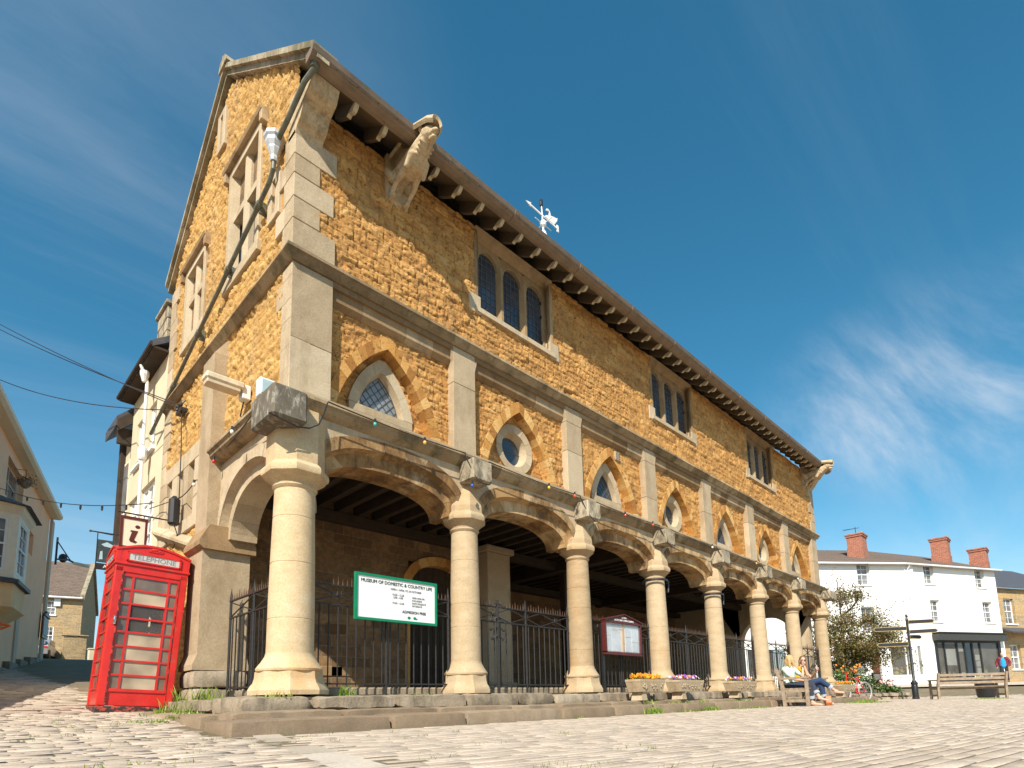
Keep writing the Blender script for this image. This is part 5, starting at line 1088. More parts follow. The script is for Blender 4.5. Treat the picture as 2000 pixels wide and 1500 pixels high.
for h in hB:
    o = sash(e, MBm, *h, M['white'], M['wglass'], sm=M['render']); m = MB(); m.box(h[0]+.05, .22, h[2]+.05, h[0]+.3, .24, h[3]-.05); m.box(h[1]-.25, .22, h[2]+.05, h[1]-.05, .24, h[3]-.05); xf(m, MBm).build('curtain', M['curtain'], o)
for h in (sA1, sA2, shopA[3]):
    m = MB(); m.box(h[0], .02, h[2], h[0]+.08, .12, h[3]); m.box(h[1]-.08, .02, h[2], h[1], .12, h[3]); m.box(h[0], .02, h[3]-.1, h[1], .12, h[3]); m.box(h[0]-.05, -.06, h[2]-.08, h[1]+.05, .12, h[2]+.04); m.box(h[0]+(h[1]-h[0])*.5-.03, .03, h[2], h[0]+(h[1]-h[0])*.5+.03, .1, h[3])
    o = xf(m, MA).build('shop_window', M['white'], e); g_ = MB(); g_.box(h[0]+.05, .08, h[2]+.03, h[1]-.05, .086, h[3]-.05); xf(g_, MA).build('pane', M['shopglass'], o)
    ds = MB(); ds.box(h[0], 1.4, h[2]-.2, h[1], 1.45, h[3]); ds.box(h[0], .2, h[2]-.1, h[1], 1.4, h[2]); xf(ds, MA).build('shop_interior', M['dark_in'], o)
    gd = MB(); rg = random.Random(int(h[0]*10))
    for i in range(14): gd.ell((rg.uniform(h[0]+.1, h[1]-.1), rg.uniform(.3, .8), h[2]+rg.uniform(.05, .55)), (rg.uniform(.08, .18),)*3, 7, 5, rg.random())
    xf(gd, MA).build('display_goods', leafm('goods', [(.75, .7, .6), (.6, .2, .15), (.2, .35, .15), (.8, .65, .2), (.2, .3, .5)], .7, 0), o)
m = MB(); m.box(sAd[0], .15, .2, sAd[1], .2, sAd[3]); m.box(sAd[0]-.12, -.03, .2, sAd[0], .1, sAd[3]); xf(m, MA).build('door', M['maroon'], e)
# dark shopfront
f0, f1 = fb[0], fb[1]; pl = .22; m = MB(); m.box(f0, -.04, .2, f0+pl, .1, 2.95); m.box(f1-pl, -.04, .2, f1, .1, 2.95); m.box(f0, -.05, .2, f1, .08, .62); fw = f1-f0; dx0, dx1 = f0+fw*.44, f0+fw*.56
for x in (f0+fw*.14, f0+fw*.33, dx0, dx1, f0+fw*.68): m.box(x-.05, -.03, .6, x+.05, .09, 2.95)
m.box(dx0, -.02, .2, dx1, .1, .62); m.box(f0, -.03, 2.85, f1, .1, 2.98); so = xf(m, MBm).build('shopfront', M['black'], e)
m = MB(); m.prism([(f0-.12, 2.95), (f1+.12, 2.95), (f1+.12, 3.32), (f1-.1, 3.42), (f0+.1, 3.42), (f0-.12, 3.32)], -.42, -.02); m.box(f0-.1, -.5, 3.40, f1+.1, .0, 3.45); xf(m, MBm).build('fascia', plain('dark_grey_fascia', (.045, .045, .042), .6), so)
g_ = MB(); g_.box(f0+pl, .03, .62, dx0, .036, 2.85); g_.box(dx1, .03, .62, f1-pl, .036, 2.85); xf(g_, MBm).build('pane', M['shopglass'], so)
m = MB(); m.box(f0, 2.2, .2, f1, 2.25, 3.0); m.box(f0+.2, .3, .2, dx0, 1.2, .68); m.box(dx1, .3, .2, f1-.2, 1.2, .68); xf(m, MBm).build('shop_interior', M['dark_in'], so)
pst = plain('poster', (.70, .72, .70), .8, var=.08)
for (a, b, c, d) in ((.16, .31, 1.45, 2.45), (.34, .43, 2.3, 2.8), (.60, .67, 1.75, 2.1), (.605, .675, 1.35, 1.7), (.61, .68, .95, 1.3), (.37, .42, .7, 1.0)): m = MB(); m.box(f0+fw*a, .05, c, f0+fw*b, .056, d); xf(m, MBm).build('poster', pst, so)
m = MB(); rg = random.Random(5)
for i in range(16): m.ell((f0+fw*rg.choice((.18, .22, .28, .3, .37, .75, .8)), rg.uniform(.4, .9), .75+rg.random()*.3), (.1, .1, rg.uniform(.1, .28)), 7, 5, rg.random())
xf(m, MBm).build('display_goods', leafm('goods_b', [(.8, .7, .1), (.1, .3, .08), (.35, .1, .05), (.7, .65, .6)], .7, 0), so)
m = MB(); m.box(dx0+.05, .5, .25, dx1-.05, .55, 2.4); xf(m, MBm).build('door', M['black'], so)
# roofs and chimneys
rf = MB(); nrm = lambda Mt: Mt
def P3(Mt, x, y, z): return tuple(Mt @ Vector((x, y, z)))
jn = P3(MA, WA+1.2, 4.6, ZE+2.1)
rf.add([P3(MA, 0, -.3, ZE), P3(MA, WA-.02, -.3, ZE), jn, P3(MA, 0, 4.6, ZE+2.1), P3(MBm, .02, -.3, ZE), P3(MBm, WB+.2, -.3, ZE), P3(MBm, WB+.2, 4.6, ZE+2.1)], [(0, 1, 2, 3), (4, 5, 6, 2), (1, 4, 2)])
rf.add([P3(MA, 0, 9.5, ZE), jn, P3(MA, 0, 4.6, ZE+2.1), P3(MBm, WB+.2, 9.5, ZE), P3(MBm, WB+.2, 4.6, ZE+2.1)], [(0, 1, 2), (1, 3, 4)]); rf.build('roof', M['tile'], e)
m = MB(); m.box(WB-.02, 0, -.3, WB+.0, 9, ZE); m.prism([(0, ZE), (9.4, ZE), (4.6, ZE+2)], WB-.2, WB, 'x'); xf(m, MBm).build('end_wall', M['render'], e)
m = MB(); m.tube([(0, -.32, ZE-.02), (WA, -.32, ZE-.02)], .06, 8); xf(m, MA); m2 = MB(); m2.tube([(0, -.32, ZE-.02), (WB+.2, -.32, ZE-.02)], .06, 8); m2.tube([(.25, -.28, ZE-.1), (.25, -.08, ZE-.4), (.25, -.08, .2)], .05, 8); xf(m2, MBm); m.add(m2.v, m2.f, .5); m.build('gutter', M['wpipe'], e)
def chimney(u0, u1, vt, vb, d, wd=.9):
    a = at(u0, vb, d); b = at(u1, vb, d); zt = at((u0+u1)/2, vt, d)[2]; c = ((a[0]+b[0])/2, (a[1]+b[1])/2); hw = math.dist(a[:2], b[:2])/2*.85
    m = MB(); m.box(c[0]-hw, c[1]-hw*.8, a[2]-1.2, c[0]+hw, c[1]+hw*.8, zt-.22); m.box(c[0]-hw-.05, c[1]-hw*.8-.05, zt-.22, c[0]+hw+.05, c[1]+hw*.8+.05, zt-.12); m.box(c[0]-hw-.09, c[1]-hw*.8-.09, zt-.12, c[0]+hw+.09, c[1]+hw*.8+.09, zt, c=.02)
    m.box(c[0]-hw-.03, c[1]-hw*.8-.03, a[2]-1.2, c[0]+hw+.03, c[1]+hw*.8+.03, a[2]-.05); return m.build('chimney', M['redbrick'], e), (c[0], c[1], zt)
ch, ct = chimney(1655, 1694, 1044, 1072, 37.5); m = MB(); m.tube([(ct[0], ct[1], ct[2]), (ct[0], ct[1], ct[2]+.55)], .02, 6); m.tube([(ct[0]-.8, ct[1]+.5, ct[2]+.28), (ct[0]+.25, ct[1]-.15, ct[2]+.5)], .015, 5)
for i in range(5): m.tube([(ct[0]-.6+i*.17, ct[1]+.38-i*.1-.2, ct[2]+.3+i*.04), (ct[0]-.6+i*.17, ct[1]+.38-i*.1+.2, ct[2]+.3+i*.04)], .008, 4)
m.build('aerial', M['black'], ch)
chimney(1819, 1858, 1052, 1085, 39.5); chimney(1893, 1932, 1073, 1097, 41)
# stone house at the right edge
e = empty('stone_house', (0, 0, 0)); tag(e, 'brown stone house with slate roof beyond the right end of the white house', 'building')
PD0 = P3(MBm, WB+.15, .4, 0)[:2]; PD = (PD0[0]+9, PD0[1]-4.5); MD = frameM(PD0, PD); WD = math.dist(PD0, PD)
hD = [[1.0, 2.0, 4.2, 5.9], [3.4, 4.4, 4.2, 5.9], [1.0, 2.0, 1.2, 2.8]]
xf(holed(0, WD, -.3, 6.6, hD), MD).build('wall', M['stonewall'], e)
for h in hD: sash(e, MD, *h, M['white'], M['wglass'])
m = MB(); m.prism([(-.3, 6.55), (-.25, 6.7), (4.5, 9.2), (9.3, 6.6), (4.5, 9.05)], -.2, WD, 'x'); xf(m, MD).build('roof', M['slate'], e); m = MB(); m.prism([(.02, 6.5), (9, 6.5), (4.5, 9.0)], 0, .25, 'x'); m.box(0, .3, -.3, .25, 9, 6.5); xf(m, MD).build('gable', M['stonewall'], e)
m = MB(); m.prism([(-.9, 3.6), (0, 3.95), (0, 3.85), (-.9, 3.5)], 0, WD*.8, 'x'); xf(m, MD).build('porch_roof', M['slate'], e)
# ---------------------------------------------------------- rear wing and neighbour down the lane
e = empty('rear_house', (0, 0, 0)); tag(e, 'cream house with bright white windows and white downpipe behind the market hall', 'building')
M['plaster'] = plain('cream_plaster', (.62, .52, .36), .9, scale=2, var=.1, bump=.1)
ML = Matrix(((0, -1, 0, .03), (1, 0, 0, 0), (0, 0, 1, 0), (0, 0, 0, 1)))       # local x along +Y ... faces -X
ML = Matrix(((0, 1, 0, .03), (-1, 0, 0, 9.0), (0, 0, 1, 0), (0, 0, 0, 1)))      # local x runs from Y=9 back to Y=6.4, y into +X
hR = [[1.25, 2.45, 3.25, 4.75], [.1, 1.1, 3.25, 4.75], [.5, 1.1, 5.5, 6.6], [1.6, 2.2, 5.5, 6.6]]
xf(holed(0, 2.96, -.1, 7.45, hR), ML).build('wall', M['plaster'], e)
for h in hR: sash(e, ML, *h, M['white'], M['curtain'], nx=3, nz=4, y=.06)
m = MB(); m.prism([(-.28, 7.35), (-.28, 7.5), (3.2, 10.0), (3.2, 9.85)], 6.06, 9.1, 'y'); m.build('roof', M['slate'], e)
m = MB(); m.box(-.26, 6.07, 7.33, .05, 9.05, 7.38); m.tube([(-.29, 6.07, 7.42), (-.29, 9.1, 7.42)], .05, 8); m.build('eaves', M['timber'], e)
m = MB(); m.tube([(-.28, 7.0, 7.35), (-.14, 7.0, 7.0), (-.14, 7.0, 3.2)], .035, 10); m.lathe([(.04, 6.98), (.07, 7.08), (.09, 7.14), (.09, 7.22)], 10, (-.2, 7.0)); m.lathe([(.07, 5.2), (.09, 5.25), (.09, 5.45), (.06, 5.5)], 10, (-.14, 7.0)); m.build('downpipe', M['wpipe'], e)
m = MB(); 
for i in range(4): m.box(.05, 6.5, 7.5+i*.3, .75, 7.3, 7.79+i*.3, c=.015)
m.box(0, 6.44, 8.7, .8, 7.36, 8.8, c=.02); m.build('chimney', M['block'], e)
e = empty('timber_gabled_house', (0, 0, 0)); tag(e, 'tall cream house with dark bargeboards furthest along the lane side', 'building')
m = MB(); m.box(.1, 9.1, -.1, 5, 10.2, 6.9); m.build('wall', M['plaster'], e)
m = MB(); m.prism([(-.3, 6.7), (-.3, 6.95), (2.2, 9.4), (5.2, 6.9), (5.2, 6.7), (2.2, 9.1)], 9.05, 10.3, 'y'); m.build('roof', M['slate'], e); m = MB(); m.prism([(-.28, 6.55), (-.28, 6.85), (2.2, 9.2), (2.2, 8.9)], 9.0, 9.08, 'y'); m.box(-.25, 9.1, 6.3, .1, 9.2, 6.7); m.box(.0, 9.9, 3.4, .1, 10.2, 6.7); m.build('bargeboard', M['timber'], e)
for y in (9.2,): m = MB(); m.box(.05, y, 4.6, .11, y+.5, 6.0); o = m.build('window', M['creamw'], e); m = MB(); m.box(.03, y+.05, 4.7, .049, y+.45, 5.9); m.build('pane', M['wglass'], o)
# ---------------------------------------------------------- cream house on the left
# (unseen wall below is added to throw the lane's long shadow)
E0 = np.array(at(0, 765, 17.66)[:2]); E1 = np.array(at(105, 985, 27.5)[:2]); ed_ = (E1-E0)/np.linalg.norm(E1-E0); en_ = np.array([-ed_[1], ed_[0]]); Q0 = tuple(E0+en_*.40-ed_*6.0); Q1 = tuple(np.array(at(118, 1012, 29.0)[:2])+en_*.40); MQ = frameM(Q0, Q1); WQ = math.dist(Q0, Q1); MQ = MQ   # local y = left of travel = into the house (-X side)
e = empty('cream_house', (0, 0, 0)); tag(e, 'tall cream rendered house with slate roofed bay window on the left of the lane', 'building')
ZQ = 9.5
tw = rectf(18, 885, 41, 1010, Q0, Q1); holes = [[min(tw[0], tw[1]), max(tw[0], tw[1]), 6.6, 9.0]]; nw = rectf(57, 980, 69, 1015, Q0, Q1); holes.append([nw[0], nw[1], 6.6, 7.55])
xf(holed(0, WQ, -.5, ZQ, holes, 0, .35), MQ).build('wall', M['cream'], e)
sash(e, MQ, *holes[0], M['creamw'], M['wglass'], y=.2, sm=M['cream']); m = MB(); m.box(holes[1][0], .2, holes[1][2], holes[1][1], .25, holes[1][3]); cxn = (holes[1][0]+holes[1][1])/2; hwn = (holes[1][1]-holes[1][0])/2
xf(m, MQ).build('niche', M['cream'], e); m = MB(); cv = curve(hwn, hwn, 14, 2); vs = []
m = MB(); m.prism([(-.35, ZQ-.02), (-.4, ZQ+.16), (4.5, ZQ+4.2), (9, ZQ+.1), (4.5, ZQ+4.0)], -.2, WQ+.35, 'x'); xf(m, MQ).build('roof', M['slate'], e)
m = MB(); m.box(-.1, -.34, ZQ-.06, WQ+.3, .1, ZQ-.0); m.prism([(-.33, ZQ-.06), (-.45, ZQ+.02), (-.47, ZQ+.14), (-.35, ZQ+.14)], -.1, WQ+.35, 'x'); xf(m, MQ).build('eaves', M['creamw'], e)
m = MB(); m.box(-.2, .3, -.5, .1, 8.9, ZQ); m.prism([(.3, ZQ), (8.9, ZQ), (4.5, ZQ+3.9)], -.02, .2, 'x'); m.box(WQ-.2, .3, -.5, WQ, 8.9, ZQ); m.prism([(.0, ZQ), (8.9, ZQ), (4.5, ZQ+3.9)], WQ-.2, WQ, 'x'); xf(m, MQ).build('end_wall', M['cream'], e)
m = MB(); s1 = onf(84, 1200, Q0, Q1)[0]; m.box(s1-.35, -.10, -.5, s1+.35, .0, ZQ-.1); PB_ = plain('pale_brown_render', (.60, .45, .32), .9, scale=2, var=.12); xf(m, MQ).build('pilaster_strip', PB_, e); m = MB(); s2 = onf(28, 1250, Q0, Q1)[0]; m.box(s2-.3, -.06, -.5, s2+.3, 0, 4.2); xf(m, MQ).build('pilaster_strip', PB_, e)
m = MB(); m.box(0, -.12, -.5, WQ, 0, .0); 
for i in range(0, int(WQ), 2): m.box(i+.1, -.16-random.random()*.08, -.5, i+1.7, 0, g(*P3(MQ, i, 0, 0)[:2])+.22+random.random()*.1)
xf(m, MQ).build('plinth', M['plinth'], e)
# bay window: canted, on a corbel
c1 = np.array(at(45, 1100, 17.5)[:2]); dq = np.array(Q1)-np.array(Q0); dq /= np.linalg.norm(dq); nq = np.array([-dq[1], dq[0]]); sb = (c1-np.array(Q0))@dq; db = (c1-np.array(Q0))@nq
db = min(-.55, max(-1.1, db)); bay = [(sb-.62, 0), (sb, db), (sb+1.75, db), (sb+2.35, 0)]; zb0, zb1 = 4.15, 6.3
def wallseg(p, q, z0, z1, holes, mat, par, th=.08, nm='bay_wall'):
    Mt = MQ @ frameM(p, q); L = math.dist(p, q); o = xf(holed(0, L, z0, z1, [[L*h[0], L*h[1], h[2], h[3]] for h in holes], 0, th), Mt).build(nm, mat, par)
    for h in holes: sash(o, Mt, L*h[0], L*h[1], h[2], h[3], M['white'], M['wglass'], y=.01, sill=False)
    return o
bw = MB(); bo = None
for i, (p, q) in enumerate(zip(bay, bay[1:])):
    wallseg(p, q, zb0, zb1+.05, [(.2, .8, 4.45, 6.05)], M['creamw'], e)
sc = lambda k, z: [(sb+.87+(a-sb-.87)*k, b*k) for a, b in bay]
m = MB()
def skirt(m, k0, z0, k1, z1): 
    A = [(x, y, z0) for x, y in sc(k0, 0)]; B_ = [(x, y, z1) for x, y in sc(k1, 0)]; m.add(A+B_, [(i, i+1, 5+i, 4+i) for i in range(3)]+[(0, 1, 2, 3), (4, 5, 6, 7)], .5)
skirt(m, 1.13, 4.08, 1.13, 4.2); skirt(m, 1.1, 4.2, 1.02, 4.24); xf(m, MQ).build('bay_sill', M['slate'], e)
m = MB(); skirt(m, 1.0, 3.35, 1.02, 4.08); skirt(m, .75, 3.05, 1.05, 3.36); skirt(m, .5, 2.75, .75, 3.05); mc = MB(); skirt(mc, 1.08, 6.32, 1.12, 6.45); skirt(mc, 1.0, 6.2, 1.08, 6.32); xf(mc, MQ).build('bay_cornice', M['creamw'], e); xf(m, MQ).build('bay_corbel', plain('warm_cream', (.80, .54, .28), .8, scale=2, var=.12), e)
m = MB(); A = [(x, y, 6.45) for x, y in sc(1.25, 0)]; m.add(A+[(sb+.87, 0, 7.15)], [(0, 1, 4), (1, 2, 4), (2, 3, 4), (0, 1, 2, 3)]); m.ell((sb+.87, -.08, 7.2), (.1, .1, .14)); xf(m, MQ).build('bay_roof', M['slate'], e)
for o in e.children:
    if o.name.startswith('bay'): o.location.z = -.38
wa = np.array((-2.4, 11.6)); qd = (np.array((-4.95, .8))-wa)/math.dist((-4.95, .8), wa)
m = MB()
for i in range(13): a_ = wa+qd*i*.85; b_2 = wa+qd*(i+1)*.85; zt_ = g(*a_)+2.6; m.add([(p[0]+dx, p[1], z) for p in (a_, b_2) for dx in (0, -.35) for z in (-1, zt_)], [(0, 1, 3, 2), (4, 6, 7, 5), (0, 4, 5, 1), (2, 3, 7, 6), (1, 5, 7, 3)])
tag(m.build('lane_shade_wall', M['plaster']), 'plain cream wall added out of view beyond the left edge to shade the lane', 'wall')
# things on that wall
def onwall(u, v): s, z = onf(u, v, Q0, Q1); return s, z
s, z = onwall(81, 1225); e = empty('wall_notice_case', (0, 0, 0)); tag(e, 'dark glazed notice case fixed to the cream house wall', 'notice case'); m = MB(); m.box(s-.75, -.16, z-.55, s+.75, -.1, z+.5); m.prism([(s-.85, z+.5), (s+.85, z+.5), (s, z+.8)], -.22, -.1); xf(m, MQ).build('frame', M['maroon'], e); m = MB(); m.box(s-.62, -.175, z-.42, s+.62, -.161, z+.4); xf(m, MQ).build('pane', M['curtain'], e)
s, z = onwall(26, 938); e = empty('hanging_basket', (0, 0, 0)); tag(e, 'hanging basket of dark flowers above the bay window', 'hanging basket'); m = MB()
m.lathe([(.05, -.25), (.2, -.1), (.26, .02)], 12, (s, -.35), z=z); xf(m, MQ).build('basket', M['wood'], e); m = MB(); rg = random.Random(3)
for i in range(220): p = Vector((s+rg.gauss(0, .15), -.35+rg.gauss(0, .13), z+.05+rg.gauss(0, .09))); a = rg.random()*6.3; m.add([p, p+Vector((.06*math.cos(a), .06*math.sin(a), .03)), p+Vector((.06*math.cos(a+1), .06*math.sin(a+1), -.02))], [(0, 1, 2)], rg.random())
xf(m, MQ).build('flowers', leafm('basket_leaves', [(.05, .08, .02), (.25, .05, .08), (.10, .14, .03)]), e); m = MB(); m.tube([(s, 0, z+.45), (s, -.35, z+.45), (s, -.35, z+.1)], .012, 5); xf(m, MQ).build('bracket', M['iron'], e)
e = empty('street_lamp', (0, 0, 0)); tag(e, 'street lamp on a wall bracket at the far corner of the cream house', 'street lamp'); p = Vector(at(109, 1092, 31)); q = Vector(at(150, 1102, 30)); m = MB(); m.tube([p, p+(q-p)*.6+Vector((0, 0, .12)), q], .05, 6); m.tube([p+Vector((0, 0, 1.0)), p+(q-p)*.7+Vector((0, 0, .1))], .03, 5); m.tube([p-Vector((0, 0, .3)), p+Vector((0, 0, 1.2))], .05, 6); m.ell(p+Vector((.3, 0, .1)), (.2, .2, .25)); m.build('bracket', M['iron'], e)
m = MB(); d = (q-p).normalized(); m.box(-.1, -.14, -.05, .95, .14, .1, c=.04, M=Matrix.Translation(q) @ d.to_track_quat('X', 'Z').to_matrix().to_4x4()); m.build('lantern', M['creamw'], e)
e = empty('shop_awning_frame', (0, 0, 0)); tag(e, 'orange folded awning frame at the left edge under the bay', 'awning'); a = Vector(at(-60, 1200, 15.5)); b = Vector(at(19, 1222, 15)); c = Vector(at(-60, 1250, 15)); m = MB(); m.tube([a, b], .03, 8); m.tube([b, c], .03, 8); m.add([a, b, c, a+Vector((0, .05, .01)), b+Vector((0, .05, 0)), c+Vector((0, .05, 0))], [(0, 1, 2), (3, 4, 5)]) if False else None
m.tube([a-Vector((0, 0, .06)), b-Vector((0, 0, .02))], .02, 6); m.build('frame', plain('orange_canvas', (.70, .20, .05), .6, scale=4), e)
# ---------------------------------------------------------- far stone cottage, gate pier, car
Fc = np.array([5.15, 49.4]); fr = np.array([math.cos(R(165)), math.sin(R(165))]); PF = tuple(Fc+fr*9); MF = frameM(PF, tuple(Fc)); 
e = empty('far_cottage', (0, 0, 0)); tag(e, 'stone cottage with tiled roof and shaded gable at the top of the lane', 'building')
hF = []
for (u0, v0, u1, v1) in ((92, 1173, 108, 1201), (88, 1223, 102, 1259)): h = rectf(u0, v0, u1, v1, PF, tuple(Fc)); hF.append(h)
xf(holed(0, 9, 2.5, 8.95, hF), MF).build('wall', M['stonewall'], e)
for h in hF: sash(e, MF, *h, M['white'], M['wglass'], y=.02)
m = MB(); m.box(8.7, .3, 2.5, 9, 9, 8.95); m.prism([(.02, 8.9), (9, 8.9), (4.5, 12.3)], 8.7, 8.98, 'x'); xf(m, MF).build('gable', M['stonewall'], e)
m = MB(); m.prism([(-.3, 8.75), (-.3, 8.95), (4.5, 12.6), (9.3, 8.95), (9.3, 8.75), (4.5, 12.35)], -1, 8.85, 'x'); xf(m, MF).build('roof', M['tile'], e); m = MB(); m.prism([(-.35, 8.7), (-.35, 9.05), (4.5, 12.75), (9.3, 9.05), (9.3, 8.7), (4.5, 12.4)], 8.85, 9.15, 'x'); xf(m, MF).build('verge', M['coping'], e)
m = MB(); m.tube([(-1, -.35, 8.78), (9, -.35, 8.78)], .08, 6); m.box(7.2, -.15, 8.1, 7.6, 0, 8.7); xf(m, MF).build('gutter', M['white'], e)
pp = at(147, 1292, 44); m = MB(); rough_block(m, pp[0]-.9, pp[1]-.3, 2.8, pp[0]+.6, pp[1]+.3, 5.55, 9, .04, .2); rough_block(m, pp[0]-1, pp[1]-.4, 5.55, pp[0]+.7, pp[1]+.4, 5.7, 8, .03, .2); tag(m.build('garden_wall', M['stonewall'], smooth=True, auto=50), 'stone garden wall end in front of the far cottage gable', 'wall')
pp = at(182, 1295, 43); m = MB(); m.box(pp[0]-.35, pp[1]-.3, 2.6, pp[0]+.35, pp[1]+.3, 4.4, c=.03); m.box(pp[0]-.4, pp[1]-.35, 4.4, pp[0]+.4, pp[1]+.35, 4.5, c=.03); tag(m.build('gate_pier', M['plaster']), 'pale gate pier left of the telephone box in the distance', 'gate pier')
m = MB(); a = at(150, 1300, 41); b = at(300, 1300, 41)
for i in range(12): p = np.array(at(195, 1300, 44))+np.array([i*.9, i*.25, 0]); rough_block(m, p[0], p[1], 2.4, p[0]+.9, p[1]+.4, 4.1+.1*random.random(), 30+i, .03, .25)
tag(m.build('boundary_wall', M['stonewall'], smooth=True, auto=50), 'dark shaded boundary wall behind the telephone box', 'wall')
pc = at(74, 1290, 43); e = empty('parked_car', (pc[0], pc[1], g(pc[0], pc[1])), R(75)); tag(e, 'silver parked car half hidden behind the cream house corner', 'car')
m = MB(); m.prism([(-2.0, .3), (2.0, .3), (2.05, .6), (1.95, .85), (1.1, .95), (.5, 1.4), (-1.2, 1.42), (-1.9, .95), (-2.05, .7)], -.82, .82, 'y'); m.build('body', plain('silver_paint', (.45, .46, .48), .3, metal=.6, var=.05), e)
m = MB(); m.prism([(-1.1, 1.0), (.95, 1.0), (.45, 1.34), (-1.0, 1.36)], -.835, .835, 'y'); m.box(-1.98, -.65, 1.0, -1.5, .65, 1.25); m.build('windows', M['wglass'], e)
for x in (-1.3, 1.3):
    for y in (-.78, .78): m = MB(); m.add([(x+.32*math.cos(t), y+s_*.09, .32+.32*math.sin(t)) for s_ in (-1, 1) for t in np.linspace(0, 6.283, 19)[:-1]], [(i, (i+1) % 18, 18+(i+1) % 18, 18+i) for i in range(18)]+[tuple(range(18)), tuple(range(18, 36))]); m.build('wheel', M['black'], e)
m = MB(); m.box(-2.06, .5, .7, -2.0, .8, .85); m.build('tail_light', plain('red_lens', (.5, .02, .02), .3), e); m = MB(); m.box(-2.06, -.8, .7, -2.0, -.5, .85); m.build('tail_light', plain('red_lens', (.5, .02, .02), .3), e)
# ---------------------------------------------------------- tree, bed and shrubs on the right
def leafcloud(m, cen, rad, n, sz, rg, flat=1.0):
    for i in range(n):
        d = Vector((rg.gauss(0, 1), rg.gauss(0, 1), rg.gauss(0, 1))).normalized()*(rg.random()**.45); p = Vector(cen)+Vector((d.x*rad[0], d.y*rad[1], d.z*rad[2]))
        nrm_ = Vector((rg.gauss(0, 1), rg.gauss(0, 1), rg.gauss(0, 1)*flat+.5)).normalized(); a = nrm_.orthogonal().normalized(); b = nrm_.cross(a); th = rg.random()*6.28; u = a*math.cos(th)+b*math.sin(th); w = nrm_.cross(u); L = sz*rg.uniform(.6, 1.4)
        m.add([p-u*L*.5, p+w*L*.26, p+u*L*.5, p-w*L*.26], [(0, 1, 2, 3)], rg.random())
rg = random.Random(42); tb = at(1655, 1330, 26.5); bx, by = tb[0], tb[1]; bz = g(bx, by)
e = empty('small_tree', (0, 0, 0)); tag(e, 'small airy tree with olive and bronze leaves in front of the white house', 'tree')
tr = MB(); tips = []
def limb(p, d, L, r, lv):
    q = p+d*L*.5+Vector((rg.gauss(0, .05), rg.gauss(0, .05), 0))*L; q2 = p+d*L+Vector((rg.gauss(0, .06), rg.gauss(0, .06), .04))*L; tr.tube([p, q, q2], [r, r*.8, r*.6], 6 if lv < 2 else 4, cap=lv < 1)
    if lv >= 4: tips.append((q2, d)); return
    if lv >= 2: tips.append((q, d)); tips.append((q2, d))
    for i in range(3 if lv < 3 else 2):
        nd = (d+Vector((rg.gauss(0, .55), rg.gauss(0, .55), rg.gauss(.12, .3)))).normalized(); limb(p+(q2-p)*rg.uniform(.55, 1), nd, L*rg.uniform(.62, .82), r*.6, lv+1)
limb(Vector((bx, by, bz)), Vector((.02, 0, 1)), 1.3, .09, 0)
for i in range(9):     # leader and outward limbs
    z = bz+.9+i*.42; a = i*2.4; limb(Vector((bx+.03*i, by, z)), Vector((math.cos(a)*.85, math.sin(a)*.85, .42)).normalized(), 1.25-.08*i, .045, 1)
tr.tube([(bx, by, bz), (bx+.1, by, bz+2.4), (bx+.0, by, bz+5.6)], [.09, .06, .012], 8)
for i in range(10): p = (bx+.05, by, bz+3.2+i*.24); a = i*2.39; tr.tube([p, (p[0]+math.cos(a)*.7*(1-i*.07), p[1]+math.sin(a)*.7*(1-i*.07), p[2]+.55)], [.016, .005], 4); tips.append((Vector((p[0]+math.cos(a)*.7*(1-i*.07), p[1]+math.sin(a)*.7*(1-i*.07), p[2]+.55)), None))
tr.build('trunk', plain('bark', (.16, .11, .075), .9, scale=12, var=.4, bump=.4), e)
cm_ = MB()
for q, d in tips:
    h = (q.z-bz)/5.5; n = int(40*(1.25-h*.95)); leafcloud(cm_, q, (.36, .36, .26), max(9, n), .095, rg)
rt_ = Vector((.707, -.707, 0))
for i in range(70):     # fuller right-hand and lower part of the crown
    f = rg.random(); z = bz+1.1+rg.random()*2.4; off = rt_*rg.uniform(-1.4, 3.1)*(1-.18*(z-bz-1.1)); leafcloud(cm_, (bx+off.x+rg.uniform(-.4, .4), by+off.y+rg.uniform(-.4, .4), z), (.5, .5, .34), 110, .095, rg)
for i in range(44): off = rt_*rg.uniform(-1.2, 3.1); leafcloud(cm_, (bx+off.x, by+off.y, bz+2.9+rg.random()*1.9), (.45, .45, .25), 30, .09, rg)
cm_.build('crown', leafm('bronze_leaves', [(.06, .075, .015), (.12, .15, .03), (.20, .14, .04), (.34, .19, .08), (.16, .20, .04)], .5, .35), e)
e = empty('flower_bed', (0, 0, 0)); tag(e, 'raised bed of green shrubs behind a low rubble wall around the tree', 'flower bed')
WLa = np.array(at(1640, 1352, 23.8)[:2]); WLb = np.array(at(1782, 1361, 24.2)[:2]); Mw = frameM(tuple(WLa), tuple(WLb)); Lw = np.linalg.norm(WLb-WLa); m = MB(); gb = -.42; x = 0; i = 0
for cz in (0, 1):
    x = 0
    while x < Lw: L = rg.uniform(.25, .5); rough_block(m, x, 0, gb+cz*.17-.05, min(x+L, Lw)-.01, .3, gb+.12+cz*.17, 500+i, .02, .08); x += L; i += 1
xf(m, Mw).build('bed_wall', M['plinth'], e, smooth=True, auto=50); m = MB(); m.box(0, .2, gb-.1, Lw, 3.2, gb+.2); xf(m, Mw).build('soil', M['joint'], e)
gl_ = leafm('shrub_leaves', [(.03, .07, .015), (.07, .14, .025), (.13, .22, .05), (.20, .28, .08)], .5, .3)
